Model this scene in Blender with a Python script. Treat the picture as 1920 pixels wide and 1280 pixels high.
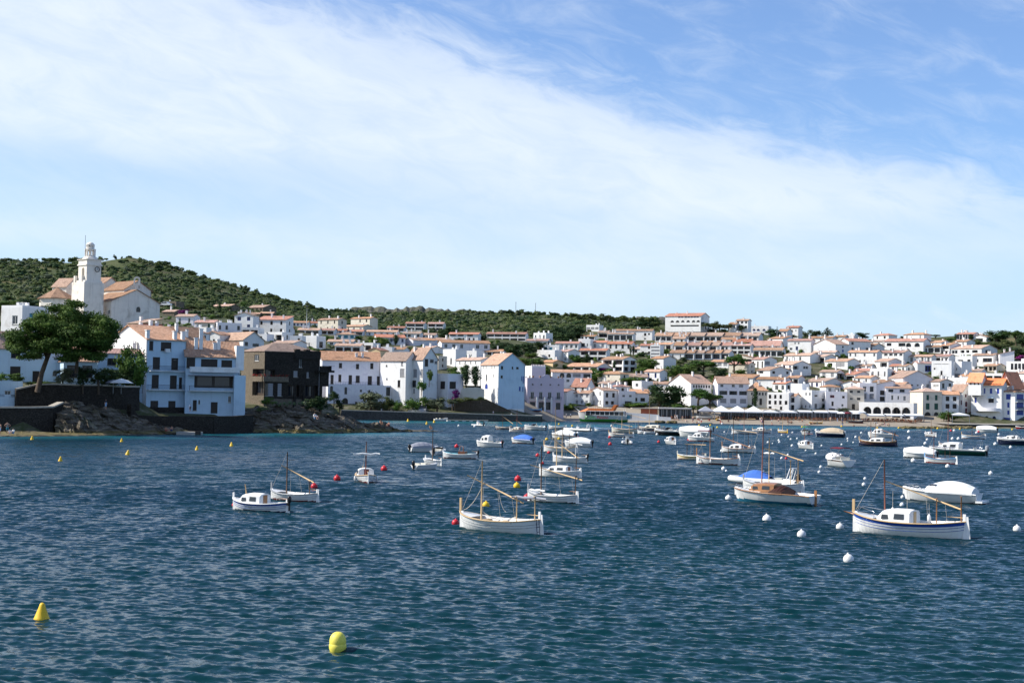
import bpy, math, random
import numpy as np
from mathutils import Vector, Matrix
R = math.radians
for o in list(bpy.data.objects): bpy.data.objects.remove(o)
SC = bpy.context.scene
COL = SC.collection
# ------------------------------------------------------------------ camera
F = 2667.0                       # focal length in photograph pixels (50 mm on 36 mm)
HCAM = 9.1                       # metres above the water
PITCH, ROLL = R(2.04), R(1.0)
cam_d = bpy.data.cameras.new('camera'); cam = bpy.data.objects.new('camera', cam_d); COL.objects.link(cam)
cam_d.lens = 50; cam_d.sensor_width = 36; cam_d.clip_start = 0.5; cam_d.clip_end = 20000
cam.matrix_world = Matrix.Translation((0, 0, HCAM)) @ Matrix.Rotation(R(90) + PITCH, 4, 'X') @ Matrix.Rotation(ROLL, 4, 'Z')
SC.camera = cam
_m = cam.matrix_world.to_3x3()
RT, UPV, FW = _m @ Vector((1, 0, 0)), _m @ Vector((0, 1, 0)), _m @ Vector((0, 0, -1))
CAMP = Vector((0, 0, HCAM))
def ray(x, y): return FW + RT * ((x - 960) / F) + UPV * ((640 - y) / F)
def at(x, y, d): return CAMP + ray(x, y) * d          # world point seen at pixel x,y at depth d
def sea_d(x, y):
    r = ray(x, y); return -HCAM / r.z
def on_sea(x, y): return at(x, y, sea_d(x, y))
# ------------------------------------------------------------------ sun and sky
SUN_EL, SUN_AZ = R(40), R(-90)   # azimuth measured from +Y (view direction) towards +X
sv = Vector((math.sin(SUN_AZ) * math.cos(SUN_EL), math.cos(SUN_AZ) * math.cos(SUN_EL), math.sin(SUN_EL)))
sun_d = bpy.data.lights.new('sun', 'SUN'); sun_d.energy = 5.0; sun_d.angle = R(0.53); sun_d.color = (1.0, 0.95, 0.86)
sun = bpy.data.objects.new('sun', sun_d); COL.objects.link(sun)
sun.rotation_euler = sv.to_track_quat('Z', 'Y').to_euler(); sun.location = (0, 0, 300)
SC.view_settings.view_transform = 'Standard'; SC.view_settings.look = 'None'
SC.view_settings.exposure = 0.42; SC.view_settings.gamma = 1.0; SC.view_settings.use_curve_mapping = False

class NT:
    """tiny node-tree helper"""
    def __init__(s, t): s.t = t; s.n = t.nodes; s.l = t.links
    def new(s, typ, **k):
        n = s.n.new(typ)
        for a, v in k.items():
            if a.startswith('i_'):
                key = a[2:]; key = int(key) if key.isdigit() else key.replace('_', ' ')
                s.put(n.inputs[key], v)
            else: setattr(n, a, v)
        return n
    def put(s, sock, v):
        if isinstance(v, bpy.types.NodeSocket): s.l.new(v, sock)
        elif isinstance(v, bpy.types.Node): s.l.new(v.outputs[0], sock)
        else: sock.default_value = v
    def math(s, op, a, b=0.5, c=None, clamp=False):
        n = s.n.new('ShaderNodeMath'); n.operation = op; n.use_clamp = clamp
        s.put(n.inputs[0], a); s.put(n.inputs[1], b)
        if c is not None: s.put(n.inputs[2], c)
        return n.outputs[0]
    def ss(s, v, lo, hi):            # smoothstep lo..hi -> 0..1
        n = s.n.new('ShaderNodeMapRange'); n.interpolation_type = 'SMOOTHSTEP'
        s.put(n.inputs[0], v); n.inputs[1].default_value = lo; n.inputs[2].default_value = hi
        return n.outputs[0]
    def mix(s, f, a, b, mode='MIX'):
        n = s.n.new('ShaderNodeMix'); n.data_type = 'RGBA'; n.blend_type = mode
        s.put(n.inputs[0], f); s.put(n.inputs[6], a if not isinstance(a, tuple) else (*a, 1)[:4])
        s.put(n.inputs[7], b if not isinstance(b, tuple) else (*b, 1)[:4]); return n.outputs[2]
    def noise(s, vec, scale, detail=3, rough=0.5, lac=2.0, dist=0.0, dims='3D'):
        n = s.n.new('ShaderNodeTexNoise'); n.noise_dimensions = dims
        if vec is not None: s.l.new(vec, n.inputs['Vector'])
        n.inputs['Scale'].default_value = scale; n.inputs['Detail'].default_value = detail
        n.inputs['Roughness'].default_value = rough; n.inputs['Distortion'].default_value = dist
        return n.outputs[0]
    def xyz(s, x, y, z=0.0):
        n = s.n.new('ShaderNodeCombineXYZ')
        s.put(n.inputs[0], x); s.put(n.inputs[1], y); s.put(n.inputs[2], z); return n.outputs[0]
    def ramp(s, f, stops):
        n = s.n.new('ShaderNodeValToRGB'); e = n.color_ramp.elements
        while len(e) < len(stops): e.new(0.5)
        for k, (p, c) in enumerate(stops):
            e[k].position = p; e[k].color = (*c, 1) if len(c) == 3 else c
        s.put(n.inputs[0], f); return n.outputs[0]

W = bpy.data.worlds.new('World'); SC.world = W; W.use_nodes = True
W.node_tree.nodes.clear(); q = NT(W.node_tree)
sky = q.new('ShaderNodeTexSky', sky_type='NISHITA', sun_disc=False, sun_elevation=SUN_EL, sun_rotation=SUN_AZ,
            altitude=0, air_density=1.0, dust_density=0.35, ozone_density=2.6)
tc = q.new('ShaderNodeTexCoord'); sep = q.new('ShaderNodeSeparateXYZ', i_0=tc.outputs['Generated'])
az = q.math('MULTIPLY', q.math('ARCTAN2', sep.outputs[0], sep.outputs[1]), 57.2958)       # degrees, + to the right
el = q.math('MULTIPLY', q.math('ARCSINE', sep.outputs[2]), 57.2958)
# cirrus layer on the dome: streaks lie along a falling diagonal
u = q.math('ADD', q.math('MULTIPLY', az, 0.97), q.math('MULTIPLY', el, -0.26))
azc = q.math('MINIMUM', q.math('MAXIMUM', az, -34.0), 34.0)      # the bank levels off outside the view
v = q.math('ADD', q.math('MULTIPLY', el, 0.97), q.math('MULTIPLY', azc, 0.26))
wn = q.noise(q.xyz(q.math('MULTIPLY', u, 0.11), q.math('MULTIPLY', v, 0.34), 1.7), 1.0, 5, 0.55)
fn = q.noise(q.xyz(q.math('MULTIPLY', u, 0.30), q.math('MULTIPLY', v, 0.85), 5.1), 1.0, 7, 0.62, dist=0.6)
bn = q.noise(q.xyz(q.math('MULTIPLY', az, 0.045), q.math('MULTIPLY', el, 0.20), 9.3), 1.0, 3, 0.5)
# upper edge of the cloud bank
edge = q.math('ADD', v, q.math('ADD', q.math('MULTIPLY', q.math('SUBTRACT', wn, 0.5), 4.2), q.math('MULTIPLY', q.math('SUBTRACT', fn, 0.5), 5.2)))
bank = q.math('SUBTRACT', 1.0, q.ss(edge, 10.8, 14.2))
fade = q.ss(q.math('ADD', el, q.math('MULTIPLY', q.math('SUBTRACT', bn, 0.5), 9.0)), 2.0, 9.0)
dens = q.math('MULTIPLY', bank, q.math('ADD', 0.08, q.math('MULTIPLY', fade, 0.84)), clamp=True)
dens = q.math('MULTIPLY', dens, q.math('ADD', 0.70, q.math('MULTIPLY', q.ss(fn, 0.22, 0.75), 0.26)), clamp=True)
gap = q.math('MULTIPLY', q.math('SUBTRACT', 1.0, q.ss(q.math('ABSOLUTE', q.math('SUBTRACT', q.math('ADD', el, q.math('MULTIPLY', bn, 3.0)), 9.3)), 0.3, 2.3)), q.math('SUBTRACT', 1.0, q.ss(az, -14.0, 6.0)))
dens = q.math('MULTIPLY', dens, q.math('SUBTRACT', 1.0, q.math('MULTIPLY', gap, 0.45)))
thin = q.math('ADD', 0.06, q.math('MULTIPLY', q.ss(fn, 0.40, 0.85), 0.30))       # thin veil above the bank
dens = q.math('MAXIMUM', dens, thin)
SKY_STR = 0.09
tint = q.mix(1.0, sky.outputs[0], (0.92, 1.14, 1.46), 'MULTIPLY')
low = q.math('SUBTRACT', 1.0, q.ss(el, 0.0, 9.0))                # pale blue air towards the horizon
tint = q.mix(q.math('MULTIPLY', low, 0.85), tint, (5.3, 6.9, 8.6))
skyc = q.mix(dens, tint, (7.5, 8.2, 9.0))
bg = q.new('ShaderNodeBackground', i_Color=skyc, i_Strength=SKY_STR)
wo = q.new('ShaderNodeOutputWorld', i_Surface=bg.outputs[0])
# ------------------------------------------------------------------ helpers
RND = random.Random(11)
def link(o, parent=None):
    COL.objects.link(o)
    if parent is not None: o.parent = parent
    return o
def tag(o, label=None, cat=None, group=None, kind=None):
    if label: o['label'] = label
    if cat: o['category'] = cat
    if group: o['group'] = group
    if kind: o['kind'] = kind
    return o
def thing(name, label, cat, loc=(0, 0, 0), rz=0.0, group=None):
    o = bpy.data.objects.new(name, None); o.empty_display_size = 0.5; COL.objects.link(o)
    o.location = loc; o.rotation_euler = (0, 0, rz)
    return tag(o, label, cat, group)
class MB:
    """collects polygons; build() makes one mesh object"""
    def __init__(s): s.v = []; s.f = []; s.m = []; s.sm = []
    def face(s, pts, m=0, smooth=False):
        n = len(s.v); s.v += [tuple(p) for p in pts]; s.f.append(tuple(range(n, n + len(pts)))); s.m.append(m); s.sm.append(smooth)
    def add(s, verts, faces, m=0, smooth=False):
        n = len(s.v); s.v += [tuple(p) for p in verts]
        for f in faces: s.f.append(tuple(i + n for i in f)); s.m.append(m); s.sm.append(smooth)
    def box(s, x0, y0, z0, x1, y1, z1, m=0, rz=0.0):
        c = [(x0, y0, z0), (x1, y0, z0), (x1, y1, z0), (x0, y1, z0), (x0, y0, z1), (x1, y0, z1), (x1, y1, z1), (x0, y1, z1)]
        if rz:
            cx, cy = (x0 + x1) / 2, (y0 + y1) / 2; ca, sa = math.cos(rz), math.sin(rz)
            c = [(cx + (x - cx) * ca - (y - cy) * sa, cy + (x - cx) * sa + (y - cy) * ca, z) for x, y, z in c]
        s.add(c, [(0, 3, 2, 1), (4, 5, 6, 7), (0, 1, 5, 4), (1, 2, 6, 5), (2, 3, 7, 6), (3, 0, 4, 7)], m)
    def tube(s, pts, rad, n=6, m=0, cap=True):
        pts = [Vector(p) for p in pts]
        if not isinstance(rad, (list, tuple)): rad = [rad] * len(pts)
        rings = []; base = len(s.v); ref = None
        for i, p in enumerate(pts):
            t = (pts[min(i + 1, len(pts) - 1)] - pts[max(i - 1, 0)]).normalized()
            if ref is None: ref = Vector((0, 0, 1)) if abs(t.z) < 0.9 else Vector((1, 0, 0))
            a = t.cross(ref).normalized(); b = t.cross(a).normalized()
            ref = a.cross(t) if False else ref
            for k in range(n):
                an = 2 * math.pi * k / n
                s.v.append(tuple(p + (a * math.cos(an) + b * math.sin(an)) * rad[i]))
        for i in range(len(pts) - 1):
            for k in range(n):
                k2 = (k + 1) % n
                s.f.append((base + i * n + k, base + i * n + k2, base + (i + 1) * n + k2, base + (i + 1) * n + k)); s.m.append(m); s.sm.append(True)
        if cap:
            s.f.append(tuple(base + k for k in range(n))); s.m.append(m); s.sm.append(False)
            s.f.append(tuple(base + (len(pts) - 1) * n + k for k in reversed(range(n)))); s.m.append(m); s.sm.append(False)
    def lathe(s, prof, n=12, c=(0, 0, 0), m=0, smooth=True):
        base = len(s.v)
        for r, z in prof:
            for k in range(n):
                an = 2 * math.pi * k / n; s.v.append((c[0] + r * math.cos(an), c[1] + r * math.sin(an), c[2] + z))
        for i in range(len(prof) - 1):
            for k in range(n):
                k2 = (k + 1) % n
                s.f.append((base + i * n + k, base + i * n + k2, base + (i + 1) * n + k2, base + (i + 1) * n + k)); s.m.append(m); s.sm.append(smooth)
    def mesh(s, name, mats):
        me = bpy.data.meshes.new(name); me.from_pydata(s.v, [], s.f)
        for mt in (mats if isinstance(mats, (list, tuple)) else [mats]): me.materials.append(mt)
        me.polygons.foreach_set('material_index', s.m); me.polygons.foreach_set('use_smooth', s.sm); me.update()
        return me
    def build(s, name, mats, parent=None, loc=None):
        o = bpy.data.objects.new(name, s.mesh(name, mats)); link(o, parent)
        if loc is not None: o.location = loc
        return o
def np_mesh(name, V, Fq, mat, smooth=False, parent=None, mats_idx=None):
    """fast mesh from numpy verts (n,3) and faces (m,k)"""
    me = bpy.data.meshes.new(name); V = np.asarray(V, np.float32); Fq = np.asarray(Fq, np.int32); k = Fq.shape[1]
    me.vertices.add(len(V)); me.vertices.foreach_set('co', V.ravel())
    me.loops.add(Fq.size); me.loops.foreach_set('vertex_index', Fq.ravel())
    me.polygons.add(len(Fq)); me.polygons.foreach_set('loop_start', np.arange(len(Fq), dtype=np.int32) * k)
    me.polygons.foreach_set('loop_total', np.full(len(Fq), k, np.int32))
    me.polygons.foreach_set('use_smooth', np.full(len(Fq), smooth, bool))
    for mt in (mat if isinstance(mat, (list, tuple)) else [mat]): me.materials.append(mt)
    if mats_idx is not None: me.polygons.foreach_set('material_index', np.asarray(mats_idx, np.int32))
    me.update(calc_edges=True); me.validate()
    o = bpy.data.objects.new(name, me); link(o, parent); return o
def copy_tree(o, parent=None):
    c = o.copy(); COL.objects.link(c); c.parent = parent
    for ch in list(o.children): copy_tree(ch, c)
    return c
# ------------------------------------------------------------------ materials
MATS = {}
def mat(name, col, rough=0.6, spec=0.3, var=0.0, nscale=1.0, namp=0.0, bump=0.0, bscale=20.0, dark=None, dscale=0.6, metallic=0.0, coat=0.0, bdist=0.05, hue=0.0, streak=0.0):
    """plain procedural surface: base colour, per-object variation, soft mottling, optional dirt colour and bump"""
    if name in MATS: return MATS[name]
    m = bpy.data.materials.new(name); m.use_nodes = True; t = NT(m.node_tree); b = t.n['Principled BSDF']
    tc = t.new('ShaderNodeTexCoord').outputs['Object']
    c = t.new('ShaderNodeRGB').outputs[0]; c.default_value = (*col, 1)
    if namp:
        n1 = t.noise(tc, nscale, 5, 0.6)
        c = t.mix(1.0, c, t.ramp(n1, [(0.25, (1 - namp,) * 3), (0.75, (1 + namp,) * 3)]), 'MULTIPLY')
    if streak:                                             # rain streaks down the wall
        ms = t.new('ShaderNodeMapping', i_Vector=tc); ms.inputs['Scale'].default_value = (1.6, 1.6, .12)
        c = t.mix(t.math('MULTIPLY', t.ss(t.noise(ms.outputs[0], 1.0, 5, .65), .50, .78), streak), c, tuple(v_ * .6 for v_ in col))
    if dark is not None:
        n2 = t.noise(tc, dscale, 6, 0.65, dist=0.5)
        c = t.mix(t.ss(n2, 0.5, 0.75), c, dark)
    if var or hue:
        oi = t.new('ShaderNodeObjectInfo').outputs['Random']
        hs = t.new('ShaderNodeHueSaturation'); t.put(hs.inputs['Color'], c)
        t.put(hs.inputs['Value'], t.math('ADD', 1 - var, t.math('MULTIPLY', oi, 2 * var)))
        if hue:
            o2 = t.math('FRACT', t.math('MULTIPLY', oi, 17.31))
            t.put(hs.inputs['Hue'], t.math('ADD', 0.5 - hue, t.math('MULTIPLY', o2, 2 * hue)))
            t.put(hs.inputs['Saturation'], t.math('ADD', 0.8, t.math('MULTIPLY', t.math('FRACT', t.math('MULTIPLY', oi, 7.7)), 0.4)))
        c = hs.outputs[0]
    t.put(b.inputs['Base Color'], c)
    b.inputs['Roughness'].default_value = rough; b.inputs['Specular IOR Level'].default_value = spec
    b.inputs['Metallic'].default_value = metallic; b.inputs['Coat Weight'].default_value = coat
    if bump:
        bn = t.noise(tc, bscale, 5, 0.6)
        bp = t.new('ShaderNodeBump', i_Height=bn, i_Strength=bump, i_Distance=bdist); t.put(b.inputs['Normal'], bp.outputs[0])
    MATS[name] = m; return m
def masonry_mat(name, cols, scale, joint):
    """rubble masonry: irregular stones with their own tone and sunken joints"""
    m = bpy.data.materials.new(name); m.use_nodes = True; t = NT(m.node_tree); b = t.n['Principled BSDF']
    pos = t.new('ShaderNodeNewGeometry').outputs['Position']; mp = t.new('ShaderNodeMapping', i_Vector=pos); mp.inputs['Scale'].default_value = (scale, scale, scale * 1.9)
    v = t.new('ShaderNodeTexVoronoi', i_Vector=mp.outputs[0]); e = t.new('ShaderNodeTexVoronoi', feature='DISTANCE_TO_EDGE', i_Vector=mp.outputs[0])
    tone = t.math('FRACT', t.math('MULTIPLY', t.new('ShaderNodeSeparateXYZ', i_0=v.outputs['Color']).outputs[0], 3.7)); n1 = t.noise(pos, .5, 5, .6)
    c = t.ramp(t.math('ADD', t.math('MULTIPLY', tone, .7), t.math('MULTIPLY', n1, .35)), [(.1, cols[0]), (.5, cols[1]), (.95, cols[2])])
    jn = t.ss(e.outputs[0], .02, .10); c = t.mix(jn, joint, c)
    t.put(b.inputs['Base Color'], c); b.inputs['Roughness'].default_value = .95; b.inputs['Specular IOR Level'].default_value = .12
    bp = t.new('ShaderNodeBump', i_Height=jn, i_Strength=.8, i_Distance=.08); t.put(b.inputs['Normal'], bp.outputs[0]); MATS[name] = m; return m
def tile_mat(name, ca, cb, cc):
    """barrel-tile roof: ribs running down the slope, courses across, mottled terracotta"""
    m = bpy.data.materials.new(name); m.use_nodes = True; t = NT(m.node_tree); b = t.n['Principled BSDF']
    tc = t.new('ShaderNodeTexCoord').outputs['Object']; g = t.new('ShaderNodeNewGeometry')
    vt = t.new('ShaderNodeVectorTransform', vector_type='NORMAL', convert_from='WORLD', convert_to='OBJECT', i_0=g.outputs['True Normal'])
    nn = t.new('ShaderNodeSeparateXYZ', i_0=vt.outputs[0]); sp = t.new('ShaderNodeSeparateXYZ', i_0=tc)
    isx = t.math('GREATER_THAN', t.math('ABSOLUTE', nn.outputs[0]), t.math('ABSOLUTE', nn.outputs[1]))
    along = t.math('ADD', t.math('MULTIPLY', sp.outputs[1], isx), t.math('MULTIPLY', sp.outputs[0], t.math('SUBTRACT', 1.0, isx)))
    rib = t.math('SINE', t.math('MULTIPLY', along, 22.0)); crs = t.math('SINE', t.math('MULTIPLY', sp.outputs[2], 38.0))
    n1 = t.noise(tc, 2.3, 5, 0.7); n2 = t.noise(tc, 0.5, 4, 0.6)
    c = t.ramp(n1, [(0.28, ca), (0.5, cb), (0.72, cc)])
    c = t.mix(t.math('MULTIPLY', t.ss(n2, 0.48, 0.75), 0.55), c, (0.10, 0.065, 0.045))
    oi = t.new('ShaderNodeObjectInfo').outputs['Random']
    hs = t.new('ShaderNodeHueSaturation'); t.put(hs.inputs['Color'], c)
    t.put(hs.inputs['Value'], t.math('ADD', 0.85, t.math('MULTIPLY', oi, 0.45)))
    t.put(hs.inputs['Saturation'], t.math('ADD', 0.62, t.math('MULTIPLY', t.math('FRACT', t.math('MULTIPLY', oi, 9.1)), 0.4)))
    t.put(b.inputs['Base Color'], hs.outputs[0]); b.inputs['Roughness'].default_value = 0.85; b.inputs['Specular IOR Level'].default_value = 0.15
    h = t.math('ADD', t.math('MULTIPLY', rib, 0.7), t.math('MULTIPLY', crs, 0.3))
    bp = t.new('ShaderNodeBump', i_Height=h, i_Strength=0.7, i_Distance=0.06); t.put(b.inputs['Normal'], bp.outputs[0])
    MATS[name] = m; return m
def leaf_mat(name, ca, cb, cc, trans=0.15):
    m = bpy.data.materials.new(name); m.use_nodes = True; t = NT(m.node_tree); b = t.n['Principled BSDF']
    g = t.new('ShaderNodeNewGeometry'); oi = t.new('ShaderNodeObjectInfo').outputs['Random']
    n1 = t.noise(g.outputs['Position'], 0.35, 4, 0.65)
    rr = t.math('ADD', t.math('MULTIPLY', n1, 0.7), t.math('MULTIPLY', t.math('FRACT', t.math('MULTIPLY', g.outputs['Random Per Island'], 3.0)), 0.3))
    c = t.ramp(rr, [(0.25, ca), (0.5, cb), (0.75, cc)])
    hs = t.new('ShaderNodeHueSaturation'); t.put(hs.inputs['Color'], c); t.put(hs.inputs['Value'], t.math('ADD', 0.8, t.math('MULTIPLY', oi, 0.4)))
    t.put(hs.inputs['Hue'], t.math('ADD', 0.485, t.math('MULTIPLY', t.math('FRACT', t.math('MULTIPLY', oi, 5.3)), 0.03)))
    t.put(b.inputs['Base Color'], hs.outputs[0]); b.inputs['Roughness'].default_value = 0.7; b.inputs['Specular IOR Level'].default_value = 0.15
    tr = t.new('ShaderNodeBsdfTranslucent', i_Color=hs.outputs[0]); mx = t.new('ShaderNodeMixShader', i_0=trans)
    t.l.new(b.outputs[0], mx.inputs[1]); t.l.new(tr.outputs[0], mx.inputs[2]); t.l.new(mx.outputs[0], t.n['Material Output'].inputs[0])
    MATS[name] = m; return m
white = mat('white_plaster', (0.80, 0.79, 0.77), 0.85, 0.2, var=0.07, nscale=0.5, namp=0.05, bump=0.25, bscale=6, dark=(0.62, 0.59, 0.55), dscale=0.35, streak=.35)
M = dict(
    white=white,
    cream=mat('cream_plaster', (0.66, 0.60, 0.50), 0.85, 0.2, var=0.08, nscale=0.5, namp=0.08, dark=(0.5, 0.45, 0.37), dscale=0.4),
    blue=mat('pale_blue_shade_plaster', (0.52, 0.66, 0.76), 0.85, 0.2, var=0.03, nscale=0.4, namp=0.05, bump=0.2, bscale=5, dark=(0.42, 0.56, 0.66), dscale=0.3, streak=.4),  # bluish shade of white walls put into the plaster colour; also one pale blue gable
    lav=mat('shaded_white_plaster', (0.78, 0.76, 0.78), 0.85, 0.2, var=0.04, nscale=0.4, namp=0.06, bump=0.2, bscale=5, dark=(0.62, 0.59, 0.65), dscale=.4, streak=.35),  # white walls in shade: the lavender cast is put into the colour
    pink=mat('pink_plaster', (0.66, 0.57, 0.62), 0.85, 0.2, var=0.03, nscale=0.4, namp=0.06, bump=0.2, bscale=5),
    ochre=mat('ochre_plaster', (0.66, 0.50, 0.30), 0.85, 0.2, var=0.06, nscale=0.5, namp=0.1),
    church=mat('church_plaster', (0.80, 0.74, 0.65), 0.9, 0.2, nscale=0.35, namp=0.10, bump=0.3, bscale=4, dark=(0.55, 0.49, 0.41), dscale=0.3, streak=.6),
    stone=masonry_mat('rubble_stone', ((0.15, 0.12, 0.085), (0.25, 0.205, 0.15), (0.36, 0.31, 0.23)), 1.5, (0.12, 0.10, 0.075)), coping=mat('coping_stone', (.40, .36, .30), .9, .2, nscale=1.5, namp=.2),
    shadestone=masonry_mat('shaded_schist_masonry', ((0.026, 0.023, 0.020), (0.052, 0.045, 0.038), (0.100, 0.086, 0.070)), 1.0, (0.018, 0.016, 0.014)),  # deep shade of house front and sea walls put into the stone tones
    red=mat('brick_red_render', (0.40, 0.13, 0.08), 0.85, 0.2, nscale=0.8, namp=0.15),
    tile=tile_mat('terracotta_tiles', (0.30, 0.15, 0.085), (0.46, 0.245, 0.14), (0.62, 0.40, 0.26)),
    tileb=tile_mat('weathered_brown_tiles', (0.22, 0.125, 0.075), (0.36, 0.20, 0.115), (0.50, 0.31, 0.19)),
    tiler=tile_mat('red_tiles', (0.30, 0.115, 0.075), (0.43, 0.18, 0.115), (0.54, 0.29, 0.20)),
    tileo=tile_mat('glazed_orange_tiles', (0.66, 0.15, 0.03), (0.76, 0.20, 0.04), (0.80, 0.27, 0.07)),
    glass=mat('window_glass', (0.018, 0.022, 0.03), 0.12, 0.5),
    frame=mat('window_frame_paint', (0.55, 0.55, 0.53), 0.5, 0.3),
    dframe=mat('window_frame_dark', (0.06, 0.045, 0.035), 0.5, 0.3),
    shutter=mat('grey_blind_slats', (0.30, 0.30, 0.31), 0.7, 0.2),
    sgreen=mat('green_shutter_paint', (0.02, 0.085, 0.06), 0.5, 0.3), sblue=mat('blue_shutter_paint', (0.035, 0.07, 0.34), 0.45, 0.3),
    sdark=mat('dark_door_wood', (0.035, 0.028, 0.024), 0.6, 0.3), steal=mat('teal_shutter_paint', (0.06, 0.24, 0.32), 0.5, 0.3),
    sred=mat('crimson_frame_paint', (0.35, 0.03, 0.05), 0.5, 0.3),
    rail=mat('black_iron', (0.02, 0.02, 0.022), 0.5, 0.4), concrete=mat('concrete', (0.36, 0.34, 0.31), 0.9, 0.2, nscale=1.0, namp=0.15, bump=0.3, bscale=8),
    wood=mat('varnished_wood', (0.33, 0.15, 0.055), 0.35, 0.5, nscale=3, namp=0.25, coat=0.3), wpale=mat('bare_spar_wood', (0.55, 0.38, 0.20), 0.55, 0.3, nscale=3, namp=0.15),
    wdark=mat('dark_spar_wood', (0.10, 0.055, 0.03), 0.5, 0.3, nscale=3, namp=0.2), wred=mat('reddish_mast_wood', (0.22, 0.075, 0.045), 0.45, 0.4, nscale=3, namp=0.2),
    canvas=mat('white_canvas', (0.78, 0.78, 0.76), 0.8, 0.2, nscale=2, namp=0.06, bump=0.4, bscale=5), canvasg=mat('grey_canvas', (0.28, 0.29, 0.33), 0.85, 0.2, bump=0.4, bscale=5),
)
# ------------------------------------------------------------------ sea
def sea_material():
    m = bpy.data.materials.new('sea_water'); m.use_nodes = True; t = NT(m.node_tree); b = t.n['Principled BSDF']
    pos = t.new('ShaderNodeNewGeometry').outputs['Position']; sp = t.new('ShaderNodeSeparateXYZ', i_0=pos)
    big = t.noise(pos, 0.018, 4, 0.55)
    c = t.ramp(big, [(0.35, (0.002, 0.019, 0.031)), (0.6, (0.002, 0.026, 0.034)), (0.8, (0.003, 0.036, 0.040))])
    # near water over weed and sand reads greener, open water bluer
    near = t.math('SUBTRACT', 1.0, t.ss(sp.outputs[1], 45, 95))
    c = t.mix(t.math('MULTIPLY', near, 0.7), c, (0.002, 0.027, 0.031))
    at_ = t.new('ShaderNodeAttribute', attribute_name='shallow')
    c = t.mix(t.math('MULTIPLY', at_.outputs['Fac'], 0.75), c, (0.02, 0.14, 0.17))
    t.put(b.inputs['Base Color'], c)
    b.inputs['Roughness'].default_value = 0.10; b.inputs['IOR'].default_value = 1.333; b.inputs['Specular IOR Level'].default_value = 0.27
    b.inputs['Specular Tint'].default_value = (0.60, 0.92, 0.98, 1)
    def slopes(scale, detail, ax, ay):
        mf = t.new('ShaderNodeMapping', i_Vector=pos); mf.inputs['Scale'].default_value = scale
        c_ = t.new('ShaderNodeTexNoise', i_Vector=mf.outputs[0], i_Scale=1.0, i_Detail=detail, i_Roughness=0.6, i_Distortion=0.35).outputs[1]
        sl = t.new('ShaderNodeSeparateXYZ', i_0=c_)
        return t.math('MULTIPLY', t.math('SUBTRACT', sl.outputs[0], 0.5), ax), t.math('MULTIPLY', t.math('SUBTRACT', sl.outputs[1], 0.5), ay)
    far = t.ss(sp.outputs[1], 40, 135)
    # capillary ripples everywhere; chop too far away for the mesh comes in with distance, its visible slopes leaning to the viewer
    ml = t.new('ShaderNodeMapping', i_Vector=pos); ml.inputs['Scale'].default_value = (.010, .030, 1); lane = t.noise(ml.outputs[0], 1.0, 4, .55)     # wind lanes
    fx, fy = slopes((1.9, 4.2, 1), 4.0, 0.60, 0.95)
    gx, gy = slopes((0.55, 0.85, 1), 4.5, 0.5, t.math('MULTIPLY', far, 1.15))
    dx = t.math('ADD', fx, t.math('MULTIPLY', gx, far))
    dy = t.math('SUBTRACT', t.math('ADD', fy, gy), t.math('ADD', t.math('MULTIPLY', t.math('SUBTRACT', lane, 0.42), 0.30), t.math('MULTIPLY', far, 0.205)))
    gn = t.new('ShaderNodeNewGeometry').outputs['Normal']
    va = t.new('ShaderNodeVectorMath', operation='ADD'); t.l.new(gn, va.inputs[0]); t.l.new(t.xyz(dx, dy, 0.0), va.inputs[1])
    vn = t.new('ShaderNodeVectorMath', operation='NORMALIZE'); t.l.new(va.outputs[0], vn.inputs[0])
    t.put(b.inputs['Normal'], vn.outputs[0])
    return m
def wave_height(X, Y, amp_far):
    rs = np.random.RandomState(4); Z = np.zeros_like(X)
    main = R(252)                                   # wind chop runs towards the camera and a little to the left
    for i in range(110):
        lam = 0.30 * (5.5 ** rs.rand())             # 0.30 .. 1.65 m
        th = main + rs.randn() * 0.5
        k = 2 * math.pi / lam; a = 0.0050 * lam ** 0.75 * (0.6 + 0.8 * rs.rand())
        ph = rs.rand() * 6.283
        arg = k * (X * math.cos(th) + Y * math.sin(th)) + ph
        w = 1.0 if amp_far is None else np.clip((lam * 1.0 - amp_far) / (amp_far * 1.0 + 1e-6), 0, 1)   # drop waves the grid cannot carry
        Z += w * a * (np.sin(arg) - 0.18 * np.cos(2 * arg))
    gust = 0.75 + 0.5 * (0.5 + 0.25 * np.sin(X * 0.043 + 1.3 * np.sin(Y * 0.021)) + 0.25 * np.sin(Y * 0.055 + X * 0.012 + 2.0))
    return Z * gust
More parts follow.
